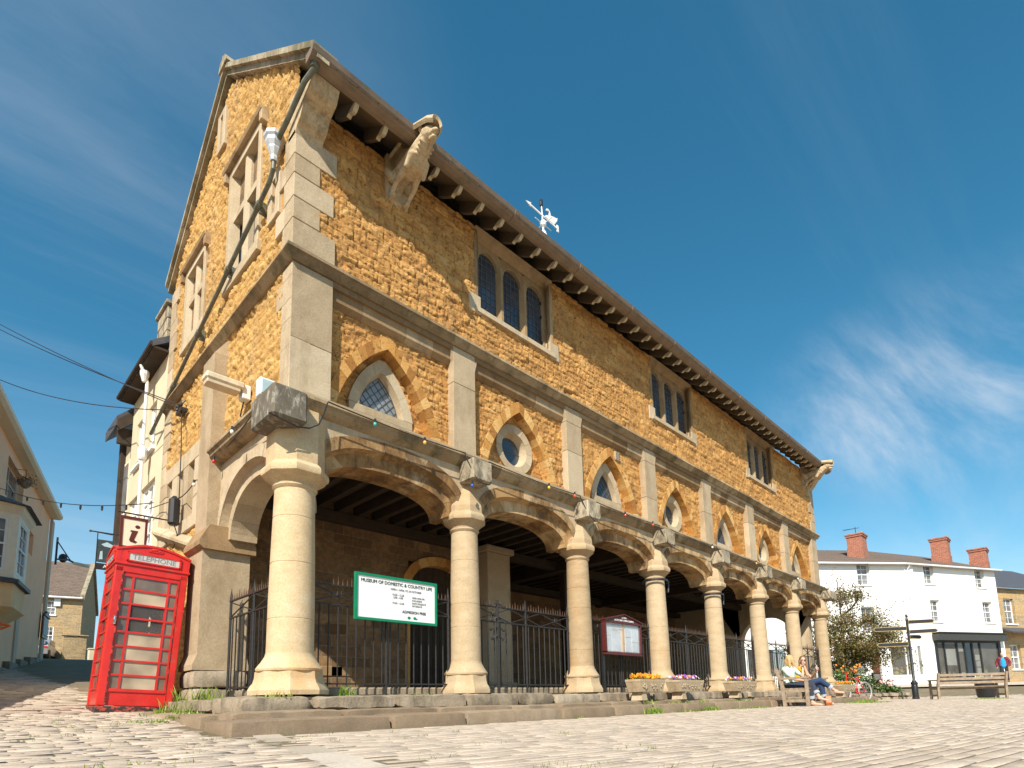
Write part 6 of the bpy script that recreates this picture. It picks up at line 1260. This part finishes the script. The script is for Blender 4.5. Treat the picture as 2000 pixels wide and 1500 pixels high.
def shrub(s, d, h, r, n, label, seed, fl=None, sz=.10):
    rg_ = random.Random(seed); o = Mw @ Vector((s, d, gb+.15)); e_ = empty('shrub', tuple(o)); tag(e_, label, 'shrub', 'shrubs in the raised bed'); m = MB()
    for k in range(7): a = rg_.random()*6.28; m.tube([(0, 0, 0), (math.cos(a)*r*.5, math.sin(a)*r*.5, h*.7)], [.015, .006], 4)
    m.build('stem', M['timber'], e_); m = MB()
    for k in range(6): leafcloud(m, (rg_.uniform(-r, r)*.6, rg_.uniform(-r, r)*.5, h*rg_.uniform(.35, .8)), (r*.6, r*.6, h*.35), n//6, sz, rg_)
    m.build('foliage', gl_, e_)
    if fl: m = MB(); [m.ell((rg_.uniform(-r, r)*.8, rg_.uniform(-r, r)*.7, h*rg_.uniform(.7, 1.15)), (.05,)*3, 6, 4) for k in range(24)]; m.build('blossom', fl, e_)
OF = plain('orange_flower', (.75, .25, .03), .7); PKF = plain('pink_flower', (.7, .4, .38), .7)
shrub(.5, .9, 1.15, .6, 700, 'dark green shrub nearest the last column', 1); shrub(1.3, 1.0, 1.2, .6, 700, 'shrub with orange flowers at the foot of the tree', 2, OF); shrub(2.1, .9, .95, .5, 600, 'glossy green shrub in the middle of the raised bed', 3)
shrub(2.7, .6, .6, .4, 400, 'low shrub with pale pink flowers behind the rubble wall', 4, PKF); shrub(Lw-.25, .6, .45, .38, 420, 'low green shrub next to the signpost', 5)
p = Mw @ Vector((Lw-.75, 1.0, gb)); m = MB(); m.tube([p, p+Vector((0, 0, .75))], .02, 8); m.box(p.x-.13, p.y-.13, p.z+.75, p.x+.13, p.y+.13, p.z+1.12, c=.03, rz=.6); m.box(p.x-.15, p.y-.15, p.z+1.12, p.x+.15, p.y+.15, p.z+1.15, rz=.6); tag(m.build('bed_marker', plain('grey_post_box', (.15, .14, .12), .7, var=.3)), 'grey box on a thin post among the shrubs', 'post box')
# ---------------------------------------------------------- finger post
pb = at(1789, 1363, 23); gx_, gy_ = pb[0], pb[1]; e = empty('finger_post', (gx_, gy_, g(gx_, gy_))); tag(e, 'black iron finger post with five gold edged arms', 'signpost')
m = MB(); m.lathe([(.13, -.05), (.13, .06), (.11, .09), (.115, .52), (.10, .56), (.13, .60), (.13, .64), (.085, .70), (.05, .76), (.045, 3.15), (.06, 3.17), (.045, 3.2), (.03, 3.3), (.05, 3.34), (.01, 3.42)], 12); m.build('post', M['black'], e, smooth=True, auto=30)
M['gold'] = plain('gold_edge', (.55, .38, .14), .4, var=.1)
vr = R(44.8-35)   # line of sight there
for (z, az, L) in ((3.08, -62, .95), (2.83, 122, 1.25), (2.68, -70, 1.0), (2.48, -35, .60), (2.20, 118, 1.15)):
    o = MB(); pf = [(.05, -.075), (L-.08, -.075), (L, 0), (L-.08, .075), (.05, .075)]; o.prism([(a, b) for a, b in pf], -.014, .014); Mt = Matrix.Translation((0, 0, z)) @ Matrix.Rotation(R(az), 4, 'Z'); arm = xf(o, Mt).build('finger', M['black'], e)
    b_ = MB()
    for (p_, q_) in zip(pf, pf[1:]+pf[:1]): 
        for sy in (-.016, .016): b_.bar((p_[0], sy, p_[1]*.97), (q_[0], sy, q_[1]*.97), .008, .014)
    xf(b_, Mt).build('edging', M['gold'], arm)
# ---------------------------------------------------------- benches
def bench(x, y, az, L, label, d=.60):
    e = empty('park_bench', (x, y, g(x, y)), az); tag(e, label, 'bench', 'wooden park benches')       # local +y = facing, x along
    for i in range(5): m = MB(); m.box(-L/2, -.20+i*.105, .41, L/2, -.20+i*.105+.085, .435, c=.006); m.build('seat_slat', M['wood'], e) 
    for i in range(3): m = MB(); m.box(-L/2, -.25-i*.045, .52+i*.135, L/2, -.225-i*.045, .61+i*.135, c=.006); m.build('back_slat', M['wood'], e)
    for s in (-1, 1):
        xx = s*(L/2-.02); m = MB(); m.box(xx-.035, .25, 0, xx+.035, .33, .66, c=.008); m.build('leg', M['wood'], e)
        m = MB(); m.prism([(-.26, 0), (-.18, 0), (-.20, .42), (-.33, .92), (-.40, .92), (-.27, .42)], xx-.035, xx+.035, 'x'); m.build('leg', M['wood'], e)
        m = MB(); m.prism([(-.30, .64), (.36, .66), (.38, .70), (-.31, .69)], xx-.045, xx+.045, 'x'); m.build('armrest', M['wood'], e)
        m = MB(); m.box(xx-.02, -.22, .10, xx+.02, .28, .17); m.build('rail', M['wood'], e); m = MB(); m.box(xx-.02, -.24, .34, xx+.02, .30, .41); m.build('rail', M['wood'], e)
    m = MB(); m.box(-L/2, .24, .34, L/2, .28, .41); m.build('apron', M['wood'], e); return e
BXx, BYy = 12.5, -1.80
bench(BXx, BYy, R(180+4), 1.75, 'weathered wooden bench carrying the two women')
pb2 = at(1893, 1362, 20.5); bench(pb2[0], pb2[1], R(-56), 2.15, 'empty weathered bench near the right edge of the square')
pt = at(1927, 1361, 22.2); e = empty('barrel_planter', (pt[0], pt[1], g(pt[0], pt[1]))); tag(e, 'black tub planter of pale flowers behind the empty bench', 'planter'); m = MB(); m.lathe([(.26, 0), (.30, .1), (.33, .62), (.36, .66), (.36, .72), (.30, .72), (.29, .6)], 20); m.build('tub', M['black'], e, smooth=True, auto=30)
m = MB(); m.box(-.2, -.37, .5, .0, -.3, .58); m.build('plate', plain('orange_plate', (.6, .3, .08), .6), e); flowers(e, .26, .26, .70, [(.8, .78, .7), (.8, .65, .2), (.45, .25, .6)], 21, 80)
# ---------------------------------------------------------- bicycle
pw = at(1690, 1354, 20.2); e = empty('bicycle', (pw[0], pw[1], g(pw[0], pw[1])+.0), R(158)); tag(e, 'red bicycle with pale tyres leaning by the last planter', 'bicycle')
def wheel(x):
    m = MB(); n = 30; m.tube([(x+.325*math.cos(t), 0, .34+.325*math.sin(t)) for t in np.linspace(0, 2*math.pi, n+1)], .018, 6, cap=False); w_ = m.build('wheel', plain('pale_tyre', (.42, .37, .31), .8), e)
    m = MB(); m.tube([(x+.30*math.cos(t), 0, .34+.30*math.sin(t)) for t in np.linspace(0, 2*math.pi, n+1)], .009, 5, cap=False); m.build('rim', M['gutterend'], w_)
    m = MB(); [m.tube([(x, .01*(-1)**i, .34), (x+.3*math.cos(i*.35), 0, .34+.3*math.sin(i*.35))], .002, 3) for i in range(18)]; m.tube([(x, -.04, .34), (x, .04, .34)], .02, 8); m.build('spokes', M['gutterend'], w_)
wheel(0); wheel(1.05); m = MB(); H = (.95, 0, .82)
for p, q in (((0, 0, .34), (.44, 0, .30)), ((0, 0, .34), (.32, 0, .80)), ((.44, 0, .30), (.30, 0, .86)), ((.44, 0, .30), (.88, 0, .68)), ((.31, 0, .80), (.87, 0, .82)), ((.86, 0, .88), (.92, 0, .62)), ((.92, 0, .62), (1.05, 0, .34))): m.tube([p, q], .017, 8)
m.build('frame', M['red'], e); m = MB(); m.ell((.27, 0, .91), (.14, .07, .03)); m.build('saddle', M['black'], e); m = MB(); m.tube([(.86, 0, .88), (.85, 0, 1.0)], .013, 6); m.tube([(.70, -.26, 1.02), (.84, -.2, 1.04), (.86, 0, 1.0), (.84, .2, 1.04), (.70, .26, 1.02)], .012, 6); m.build('handlebar', M['red'], e)
m = MB(); m.tube([(.44, -.05, .30), (.55, -.05, .42)], .01, 5); m.tube([(.44, .05, .30), (.33, .05, .18)], .01, 5); m.lathe([(.09, -.005), (.09, .005)], 14); m.box(.5, -.1, .41, .6, -.03, .44); m.build('crank', M['iron'], e)
m = MB(); [m.box(-.30, -.06+i*.05, .73, .22, -.045+i*.05, .745) for i in range(3)]; m.bar((-.25, 0, .73), (0, 0, .34), .01); m.build('carrier', M['iron'], e)
# ---------------------------------------------------------- weeds
def weeds(x, y, r, n, h, label, seed):
    rg_ = random.Random(seed); z0 = None; m = MB()
    for i in range(n):
        a = rg_.random()*6.28; d = r*rg_.random()**.7; px, py = x+d*math.cos(a), y+d*math.sin(a)*.4; hh = h*rg_.uniform(.3, 1); z = wz_(px, py); b = rg_.random()*6.28; w = .004+.012*rg_.random(); ln = .5*hh
        m.add([(px-w*math.sin(b), py+w*math.cos(b), z), (px+w*math.sin(b), py-w*math.cos(b), z), (px+ln*math.cos(b)*.6, py+ln*math.sin(b)*.6, z+hh*.7), (px+ln*math.cos(b), py+ln*math.sin(b), z+hh)], [(0, 1, 2), (0, 2, 3)], rg_.random())
    tag(m.build('weeds', M['grass']), label, 'weeds', kind='stuff')
def wz_(x, y):
    if x > -.6 and y > -.5: return -.03
    if y > -.86 and x > -.9: return -.2
    if y > -1.34 and x > -1: return -.25
    return g(x, y)
wl = [(-.2, -.42, .25, 30, .08, 'grass tuft on the plinth left of the corner column'), (-.75, 1.7, .30, 130, .09, 'grass growing between telephone box and buttress footing'), (-.62, 1.9, .15, 40, .24, 'tall grass blades against the buttress footing'), (-.95, .7, .5, 160, .06, 'low grass along the stone beside the telephone box'), (.72, -.30, .12, 60, .16, 'weed in the plinth joint right of the corner column'), (2.2, -.1, .4, 90, .05, 'fine grass under the museum board'), (-.5, 1.2, .3, 60, .2, 'weed at the foot of the side railing'),
      (6.1, -1.40, .28, 180, .14, 'bushy green weed at the foot of the low step'), (7.2, -1.42, .5, 160, .05, 'low weeds along the step below the orange planter'), (8.2, -1.42, .35, 200, .12, 'green tuft by the step below the purple planter'), (10.2, -1.43, .9, 220, .06, 'strip of grass along the step left of the bench'), (4.0, -1.40, .12, 40, .05, 'tiny tuft in front of the low step'), (16.5, -2.2, 1.4, 420, .06, 'grass patch on the paving beyond the bench'), (18.2, -1.7, .8, 380, .10, 'bright grass patch before the marigold trough'), (22, -4.5, 1.4, 300, .05, 'faint grass patch between paving rows')]
for i, (x, y, r, n, h, lb) in enumerate(wl): weeds(x, y, r, n, h, lb, i)
m = MB(); rg = random.Random(9)
for i in range(420):      # moss and grass in the cobble joints
    x, y = rg.uniform(-6, 1), rg.uniform(-6, 2.5)
    if not bool(bld(np.array([x]), np.array([y]))[0]) or fbm(np.array([x*.9]), np.array([y*1.4]), 4)[0] < .5: continue
    for k in range(9): a = rg.random()*6.3; px, py = x+rg.gauss(0, .05), y+rg.gauss(0, .02); z = g(px, py)-.01; m.add([(px, py, z), (px+.008, py, z), (px+.02*math.cos(a), py+.02*math.sin(a), z+.03*rg.random()+.012)], [(0, 1, 2)], rg.random())
tag(m.build('joint_moss', M['grass']), kind='stuff'); bpy.data.objects['joint_moss']['label'] = 'sparse moss and grass in the cobble joints'; bpy.data.objects['joint_moss']['category'] = 'moss'
# ============================================================ PEOPLE
def person(loc, rz, label, J, shirt, trousers, hairc, hair='long', sleeve='short', shoe=None, bare=0, jacket=None, glasses=False, skinm='skin', sc=1.0):
    """J: dict of joints in local metres (x right, y forward, z up)"""
    e = empty('person', loc, rz); e.scale = (sc,)*3; tag(e, label, 'person'); V = lambda k: Vector(J[k]); b = MB(); hd = V('head'); hf = Vector(J['look']).normalized(); 
    up = Vector((0, 0, 1)); rt = hf.cross(up).normalized(); u2 = rt.cross(hf)
    H = lambda a, f, u: hd+rt*a+hf*f+u2*u
    rot = Matrix((rt, hf, u2)).transposed().to_4x4()
    b.ell(hd, (.072, .092, .112), 14, 10, rot=rot); b.ell(H(0, .03, -.06), (.055, .06, .055), 12, 8, rot=rot); b.ell(H(0, .098, -.012), (.013, .02, .022), 8, 6, rot=rot); b.ell(H(0, .086, -.055), (.024, .012, .010), 8, 6, rot=rot)
    for s in (-1, 1): b.ell(H(s*.074, 0, -.01), (.012, .02, .03), 8, 6, rot=rot)
    cap(b, H(0, -.01, -.07), V('neck'), .052, .056); cap(b, V('neck'), V('chest'), .06, .12); cap(b, V('chest'), V('pelvis'), .125, .14)
    for s in 'LR':
        cap(b, V('sh'+s), V('el'+s), .050, .038); cap(b, V('el'+s), V('wr'+s), .037, .026); cap(b, V('chest'), V('sh'+s), .1, .055)
        w = V('wr'+s); d = Vector(J.get('hand'+s, (w-V('el'+s)))).normalized(); a = d.cross(up if abs(d.z) < .9 else Vector((1, 0, 0))).normalized(); n_ = a.cross(d); pm = w+d*.05
        b.ell(pm, (.026, .026, .026), 8, 6); cap(b, w, w+d*.08, .022, .026)
        for i, (o_, L) in enumerate(((-.03, .062), (-.010, .075), (.012, .070), (.031, .055))):
            p0 = w+d*.085+a*o_; p1 = p0+d*L*.5+n_*.008; p2 = p1+d*L*.4+n_*.02; b.tube([p0, p1, p2], [.0095, .009, .007], 6)
        b.tube([w+d*.03-a*.024, w+d*.06-a*.05, w+d*.09-a*.052], [.012, .010, .008], 6)
        cap(b, V('hip'+s), V('kn'+s), .078, .054); cap(b, V('kn'+s), V('an'+s), .052, .034); f_ = Vector(J['toe'+s]); cap(b, V('an'+s), V('an'+s)+(f_-V('an'+s))*.2, .036, .034); cap(b, V('an'+s)+Vector((0, 0, -.035)), f_, .034, .026); 
    fused('body', b, M[skinm], e, .0085, 2)
    t = MB(); cap(t, V('neck')+Vector((0, 0, -.05)), V('chest'), .09, .142); cap(t, V('chest'), V('pelvis'), .145, .155)
    for s in 'LR':
        cap(t, V('chest')+(V('sh'+s)-V('chest'))*.3, V('sh'+s), .12, .070); k = .55 if sleeve == 'short' else .98; cap(t, V('sh'+s), V('sh'+s)+(V('el'+s)-V('sh'+s))*k, .070, .058)
        if sleeve == 'long': cap(t, V('el'+s), V('el'+s)+(V('wr'+s)-V('el'+s))*.95, .054, .042)
    fused('top', t, shirt, e, .014, 2)
    if jacket:
        t = MB()
        for s in 'LR':
            cap(t, V('chest')+(V('sh'+s)-V('chest'))*.75, V('sh'+s), .135, .085); cap(t, V('sh'+s), V('el'+s), .082, .068); cap(t, V('el'+s), V('wr'+s), .064, .05); cap(t, V('sh'+s)*.75+V('chest')*.25, V('hip'+s)+Vector((.03 if s == 'R' else -.03, -.02, .05)), .10, .10)
        cap(t, V('chest')+Vector((0, -.06, 0)), V('pelvis')+Vector((0, -.06, 0)), .15, .16); fused('jacket', t, jacket, e, .014, 2)
    t = MB(); t.ell(V('pelvis'), (.17, .135, .11), 12, 8); k = 1-bare
    for s in 'LR': cap(t, V('pelvis')*.4+V('hip'+s)*.6, V('hip'+s), .12, .098); cap(t, V('hip'+s), V('kn'+s), .098, .070); cap(t, V('kn'+s), V('kn'+s)+(V('an'+s)-V('kn'+s))*k*.96, .070, .060)
    fused('trousers', t, trousers, e, .014, 2)
    if bare:
        t = MB()
        for s in 'LR': q = V('kn'+s)+(V('an'+s)-V('kn'+s))*k; d = (V('an'+s)-V('kn'+s)).normalized(); t.tube([q-d*.05, q+d*.02], .074, 12)
        t.build('cuff', plain('pale_denim_'+label[:4], (.35, .38, .42), .9), e)
    if shoe:
        t = MB()
        for s in 'LR': f_ = Vector(J['toe'+s]); cap(t, V('an'+s)+Vector((0, 0, -.045)), f_+(f_-V('an'+s)).normalized()*.02, .046, .04)
        fused('shoes', t, shoe, e, .012, 1)
    h = MB(); h.ell(H(0, -.022, .035), (.084, .092, .098), 14, 10, rot=rot)
    if hair == 'bob':
        h.ell(H(0, -.03, .04), (.095, .10, .105), 12, 8, rot=rot); h.ell(H(0, -.075, -.06), (.085, .05, .10), 10, 8, rot=rot)
        for s in (-1, 1): cap(h, H(s*.078, -.02, .02), H(s*.082, .012, -.115), .036, .026); cap(h, H(s*.05, -.09, .0), H(s*.055, -.085, -.15), .04, .03)
    if hair == 'long': [cap(h, H(s*.068, -.03, -.0), H(s*.085, .0, -.25), .035, .022) for s in (-1, 1)]; cap(h, H(0, -.075, 0), H(0, -.08, -.24), .05, .04)
    o = fused('hair', h, hairc, e, .010, 1)
    m = MB()
    for s in (-1, 1): m.ell(H(s*.030, .083, .012), (.013, .006, .007), 8, 6, rot=rot)
    m.build('eyes', M['black'], e)
    if glasses:
        m = MB(); [m.ell(H(s*.033, .098, .012), (.032, .008, .022), 10, 6, rot=rot) for s in (-1, 1)]; m.bar(H(-.07, .09, .018), H(.07, .09, .018), .006); m.build('sunglasses', M['black'], e)
    else:
        m = MB(); m.ell(H(0, .094, -.056), (.02, .006, .006), 8, 5, rot=rot); m.build('lips', plain('lips', (.5, .18, .15), .5), e)
    return e
denim = plain('dark_denim', (.030, .036, .055), .9, scale=30, var=.3, bump=.2); blonde = plain('blonde_hair', (.52, .34, .15), .6, scale=30, var=.3, bump=.4); brown = plain('brown_hair', (.20, .10, .045), .6, scale=30, var=.35, bump=.4)
mint = plain('mint_cotton', (.58, .72, .64), .9, scale=20, var=.08, bump=.2); yellow = plain('mustard_cotton', (.78, .46, .02), .9, scale=20, var=.1, bump=.2)
gb_ = g(12.1, -1.9)
# bench faces -Y; person-local +y is forward, so rotate by 180 degrees: local x -> -X
J1 = dict(head=(-.03, .04, 1.12), look=(-.85, .45, -.05), neck=(-.01, .0, .97), chest=(0, -.02, .82), pelvis=(0, -.05, .52), shL=(-.14, .06, .90), shR=(.15, -.06, .90), elL=(-.30, .22, .72), elR=(.20, .12, .66), wrL=(-.38, .22, .94), wrR=(.06, .30, .62), handL=(-.6, 0, .4),
          hipL=(-.09, .0, .50), hipR=(.09, .0, .50), knL=(-.10, .44, .56), knR=(.06, .44, .50), anL=(.02, .62, .22), anR=(.02, .46, .09), toeL=(-.02, .80, .13), toeR=(.0, .66, .03))
person((12.02, -1.66, gb_), R(184), 'seated woman with blonde bob in mint top and dark jeans, nearer end of bench', J1, mint, denim, blonde, 'bob', bare=.25)
J2 = dict(head=(.0, .10, 1.13), look=(.75, .35, -.02), neck=(-.01, .03, .97), chest=(0, 0, .82), pelvis=(0, -.05, .52), shL=(-.15, .0, .90), shR=(.14, .08, .90), elL=(-.20, .22, .70), elR=(.26, .24, .76), wrL=(-.05, .36, .84), wrR=(.30, .20, .98), handR=(.3, -.2, .7),
          hipL=(-.09, .0, .50), hipR=(.09, .0, .50), knL=(-.06, .45, .50), knR=(.02, .46, .62), anL=(-.08, .50, .10), anR=(-.12, .74, .36), toeL=(-.08, .68, .04), toeR=(-.14, .92, .30))
person((12.68, -1.68, gb_), R(184), 'seated woman with long brown hair and sunglasses in mustard yellow top', J2, yellow, plain('blue_denim', (.02, .045, .11), .9, scale=30), brown, 'long', shoe=None, bare=.3, glasses=True)
e = empty('handbag', (12.62, -2.30, gb_), R(20)); tag(e, 'tan leather bag on the paving at the women\'s feet', 'bag'); m = MB(); m.prism([(-.17, 0), (.17, 0), (.20, .06), (.15, .22), (-.13, .24), (-.20, .07)], -.07, .07, 'y'); fused('body', m, plain('tan_leather', (.40, .12, .03), .5, scale=10, var=.3), e, .012, 3); m = MB(); m.tube([(-.10, 0, .20), (-.06, .0, .32), (.06, 0, .32), (.11, 0, .20)], .009, 6); m.build('strap', plain('tan_strap', (.35, .12, .04), .5), e)
m = MB(); m.box(-.12, -.03, .46, .12, .03, .7, c=.02)
pm = at(1965, 1334.5, 34); JM = dict(head=(0, .05, 1.60), look=(.1, 1, -.1), neck=(0, .0, 1.44), chest=(0, .0, 1.28), pelvis=(0, 0, .95), shL=(-.19, 0, 1.38), shR=(.19, 0, 1.38), elL=(-.32, -.04, 1.14), elR=(.32, -.04, 1.14), wrL=(-.28, .12, .95), wrR=(.30, .10, .93), handL=(.1, .1, -1), handR=(0, .1, -1),
          hipL=(-.10, 0, .90), hipR=(.10, 0, .90), knL=(-.12, .03, .48), knR=(.12, .06, .48), anL=(-.13, -.02, .08), anR=(.14, .02, .08), toeL=(-.16, .14, .03), toeR=(.17, .18, .03))
maz = math.atan2(CAM[1]-pm[1], CAM[0]-pm[0])
person((pm[0], pm[1], max(g(pm[0], pm[1]), .09+g(pm[0], pm[1]))), maz-R(90), 'grey haired man in maroon jacket and bright blue shirt outside the dark shop', JM, plain('bright_blue_cotton', (.01, .30, .72), .8), M['black'], plain('grey_hair', (.5, .42, .36), .8, bump=.3), 'short', 'long', shoe=M['black'], jacket=plain('maroon_jacket', (.17, .02, .035), .85))
# ============================================================ SKY, SUN, CAMERA
sd = Vector((1.55, 1.0, -1.62)).normalized(); to_sun = -sd; el = math.asin(to_sun.z); azs = math.atan2(to_sun.x, to_sun.y)
w = bpy.data.worlds.new('World'); bpy.context.scene.world = w; w.use_nodes = True; nt = w.node_tree; N, L = nt.nodes, nt.links; bg = N['Background']
sky = N.new('ShaderNodeTexSky'); sky.sky_type = 'NISHITA'; sky.sun_disc = False; sky.sun_elevation = el; sky.sun_rotation = azs; sky.altitude = 100; sky.air_density = 1.0; sky.dust_density = .6; sky.ozone_density = 3.0
tc = N.new('ShaderNodeTexCoord'); sp = N.new('ShaderNodeSeparateXYZ'); L.new(tc.outputs['Generated'], sp.inputs[0])
def math_(op, a, b=None, c=None):
    n = N.new('ShaderNodeMath'); n.operation = op
    for i, x in enumerate((a, b, c)):
        if x is None: continue
        if isinstance(x, (int, float)): n.inputs[i].default_value = x
        else: L.new(x, n.inputs[i])
    return n.outputs[0]
zc = math_('ADD', math_('MAXIMUM', sp.outputs[2], 0), .12); cb = N.new('ShaderNodeCombineXYZ'); L.new(math_('DIVIDE', sp.outputs[0], zc), cb.inputs[0]); L.new(math_('DIVIDE', sp.outputs[1], zc), cb.inputs[1])
def cloud(scale, rot, stretch, lo, hi, det=9, seed=0, rgh=.62, dist=.6):
    mp = N.new('ShaderNodeMapping'); L.new(cb.outputs[0], mp.inputs[0]); mp.inputs['Rotation'].default_value = (0, 0, R(rot)); mp.inputs['Scale'].default_value = (stretch, 1, 1); mp.inputs['Location'].default_value = (seed, seed*.7, 0)
    n = N.new('ShaderNodeTexNoise'); n.inputs['Scale'].default_value = scale; n.inputs['Detail'].default_value = det; n.inputs['Roughness'].default_value = rgh; n.inputs['Distortion'].default_value = dist; L.new(mp.outputs[0], n.inputs['Vector'])
    r = N.new('ShaderNodeMapRange'); r.interpolation_type = 'SMOOTHSTEP'; r.inputs['From Min'].default_value = lo; r.inputs['From Max'].default_value = hi; L.new(n.outputs[0], r.inputs[0]); return r.outputs[0]
def lobe(u, v, lo, hi):
    d = Vector(_ray(u, v)).normalized(); vm = N.new('ShaderNodeVectorMath'); vm.operation = 'DOT_PRODUCT'; L.new(tc.outputs['Generated'], vm.inputs[0]); vm.inputs[1].default_value = d
    r = N.new('ShaderNodeMapRange'); r.interpolation_type = 'SMOOTHSTEP'; r.inputs['From Min'].default_value = math.cos(R(lo)); r.inputs['From Max'].default_value = math.cos(R(hi)); L.new(vm.outputs['Value'], r.inputs[0]); return r.outputs[0]
c1 = math_('MULTIPLY', cloud(1.7, 55, .32, .40, .84, det=14), math_('ADD', math_('ADD', lobe(1640, 800, 8, 1), math_('MULTIPLY', lobe(1800, 760, 10, 1), .9)), math_('ADD', math_('MULTIPLY', lobe(1980, 700, 9, 1), .7), math_('MULTIPLY', lobe(1920, 960, 13, 2), .5))))
c2 = math_('MULTIPLY', cloud(1.0, 15, .35, .32, .8, seed=3), math_('MULTIPLY', lobe(60, 600, 38, 5), .5))
c3 = math_('MULTIPLY', cloud(2.2, 42, .10, .52, .8, seed=8, dist=.2), math_('MULTIPLY', lobe(1700, 150, 34, 6), .10))
low = N.new('ShaderNodeMapRange'); low.interpolation_type = 'SMOOTHSTEP'; low.inputs['From Min'].default_value = .34; low.inputs['From Max'].default_value = .03; L.new(sp.outputs[2], low.inputs[0])
c4 = math_('MULTIPLY', math_('MULTIPLY', cloud(1.6, 20, .4, .2, .7, seed=5), low.outputs[0]), .7)
cs = math_('MINIMUM', math_('MULTIPLY', math_('ADD', math_('ADD', c1, c2), math_('ADD', c3, c4)), .62), .72)
hs = N.new('ShaderNodeHueSaturation'); hs.inputs['Saturation'].default_value = 1.28; hs.inputs['Hue'].default_value = .476; hs.inputs['Value'].default_value = 1.15; L.new(sky.outputs[0], hs.inputs['Color'])
mx = N.new('ShaderNodeMix'); mx.data_type = 'RGBA'; L.new(cs, mx.inputs[0]); L.new(hs.outputs[0], mx.inputs[6]); mx.inputs[7].default_value = (6.2, 6.6, 7.2, 1)
L.new(mx.outputs[2], bg.inputs[0]); bg.inputs[1].default_value = .095
sl = bpy.data.lights.new('sun', 'SUN'); sl.energy = 5.0; sl.angle = R(.5); sl.color = (1, .93, .80); so = bpy.data.objects.new('sun', sl); COL.objects.link(so); so.rotation_euler = sd.to_track_quat('-Z', 'Y').to_euler()
cam = bpy.data.cameras.new('camera'); co = bpy.data.objects.new('camera', cam); COL.objects.link(co); cam.sensor_width = 36; cam.lens = F*36/2000; cam.shift_x = -(CX-1000)/2000; cam.shift_y = (CY-750)/2000; cam.clip_start = .05; cam.clip_end = 2000
mw = Matrix.Identity(4)
U_, _s, Vt_ = np.linalg.svd(MC); Ro = U_ @ Vt_
for i in range(3): mw[i][0] = Ro[0, i]; mw[i][1] = -Ro[1, i]; mw[i][2] = -Ro[2, i]; mw[i][3] = CAM[i]
co.matrix_world = mw; sc_ = bpy.context.scene; sc_.camera = co
sc_.view_settings.view_transform = 'Standard'; sc_.view_settings.look = 'None'; sc_.view_settings.gamma = 1; sc_.view_settings.exposure = .5
sc_.cycles.max_bounces = 8
for o in sc_.objects:
    if o.type == 'MESH' and not o.parent and 'label' not in o and 'kind' not in o: print('UNTAGGED', o.name)
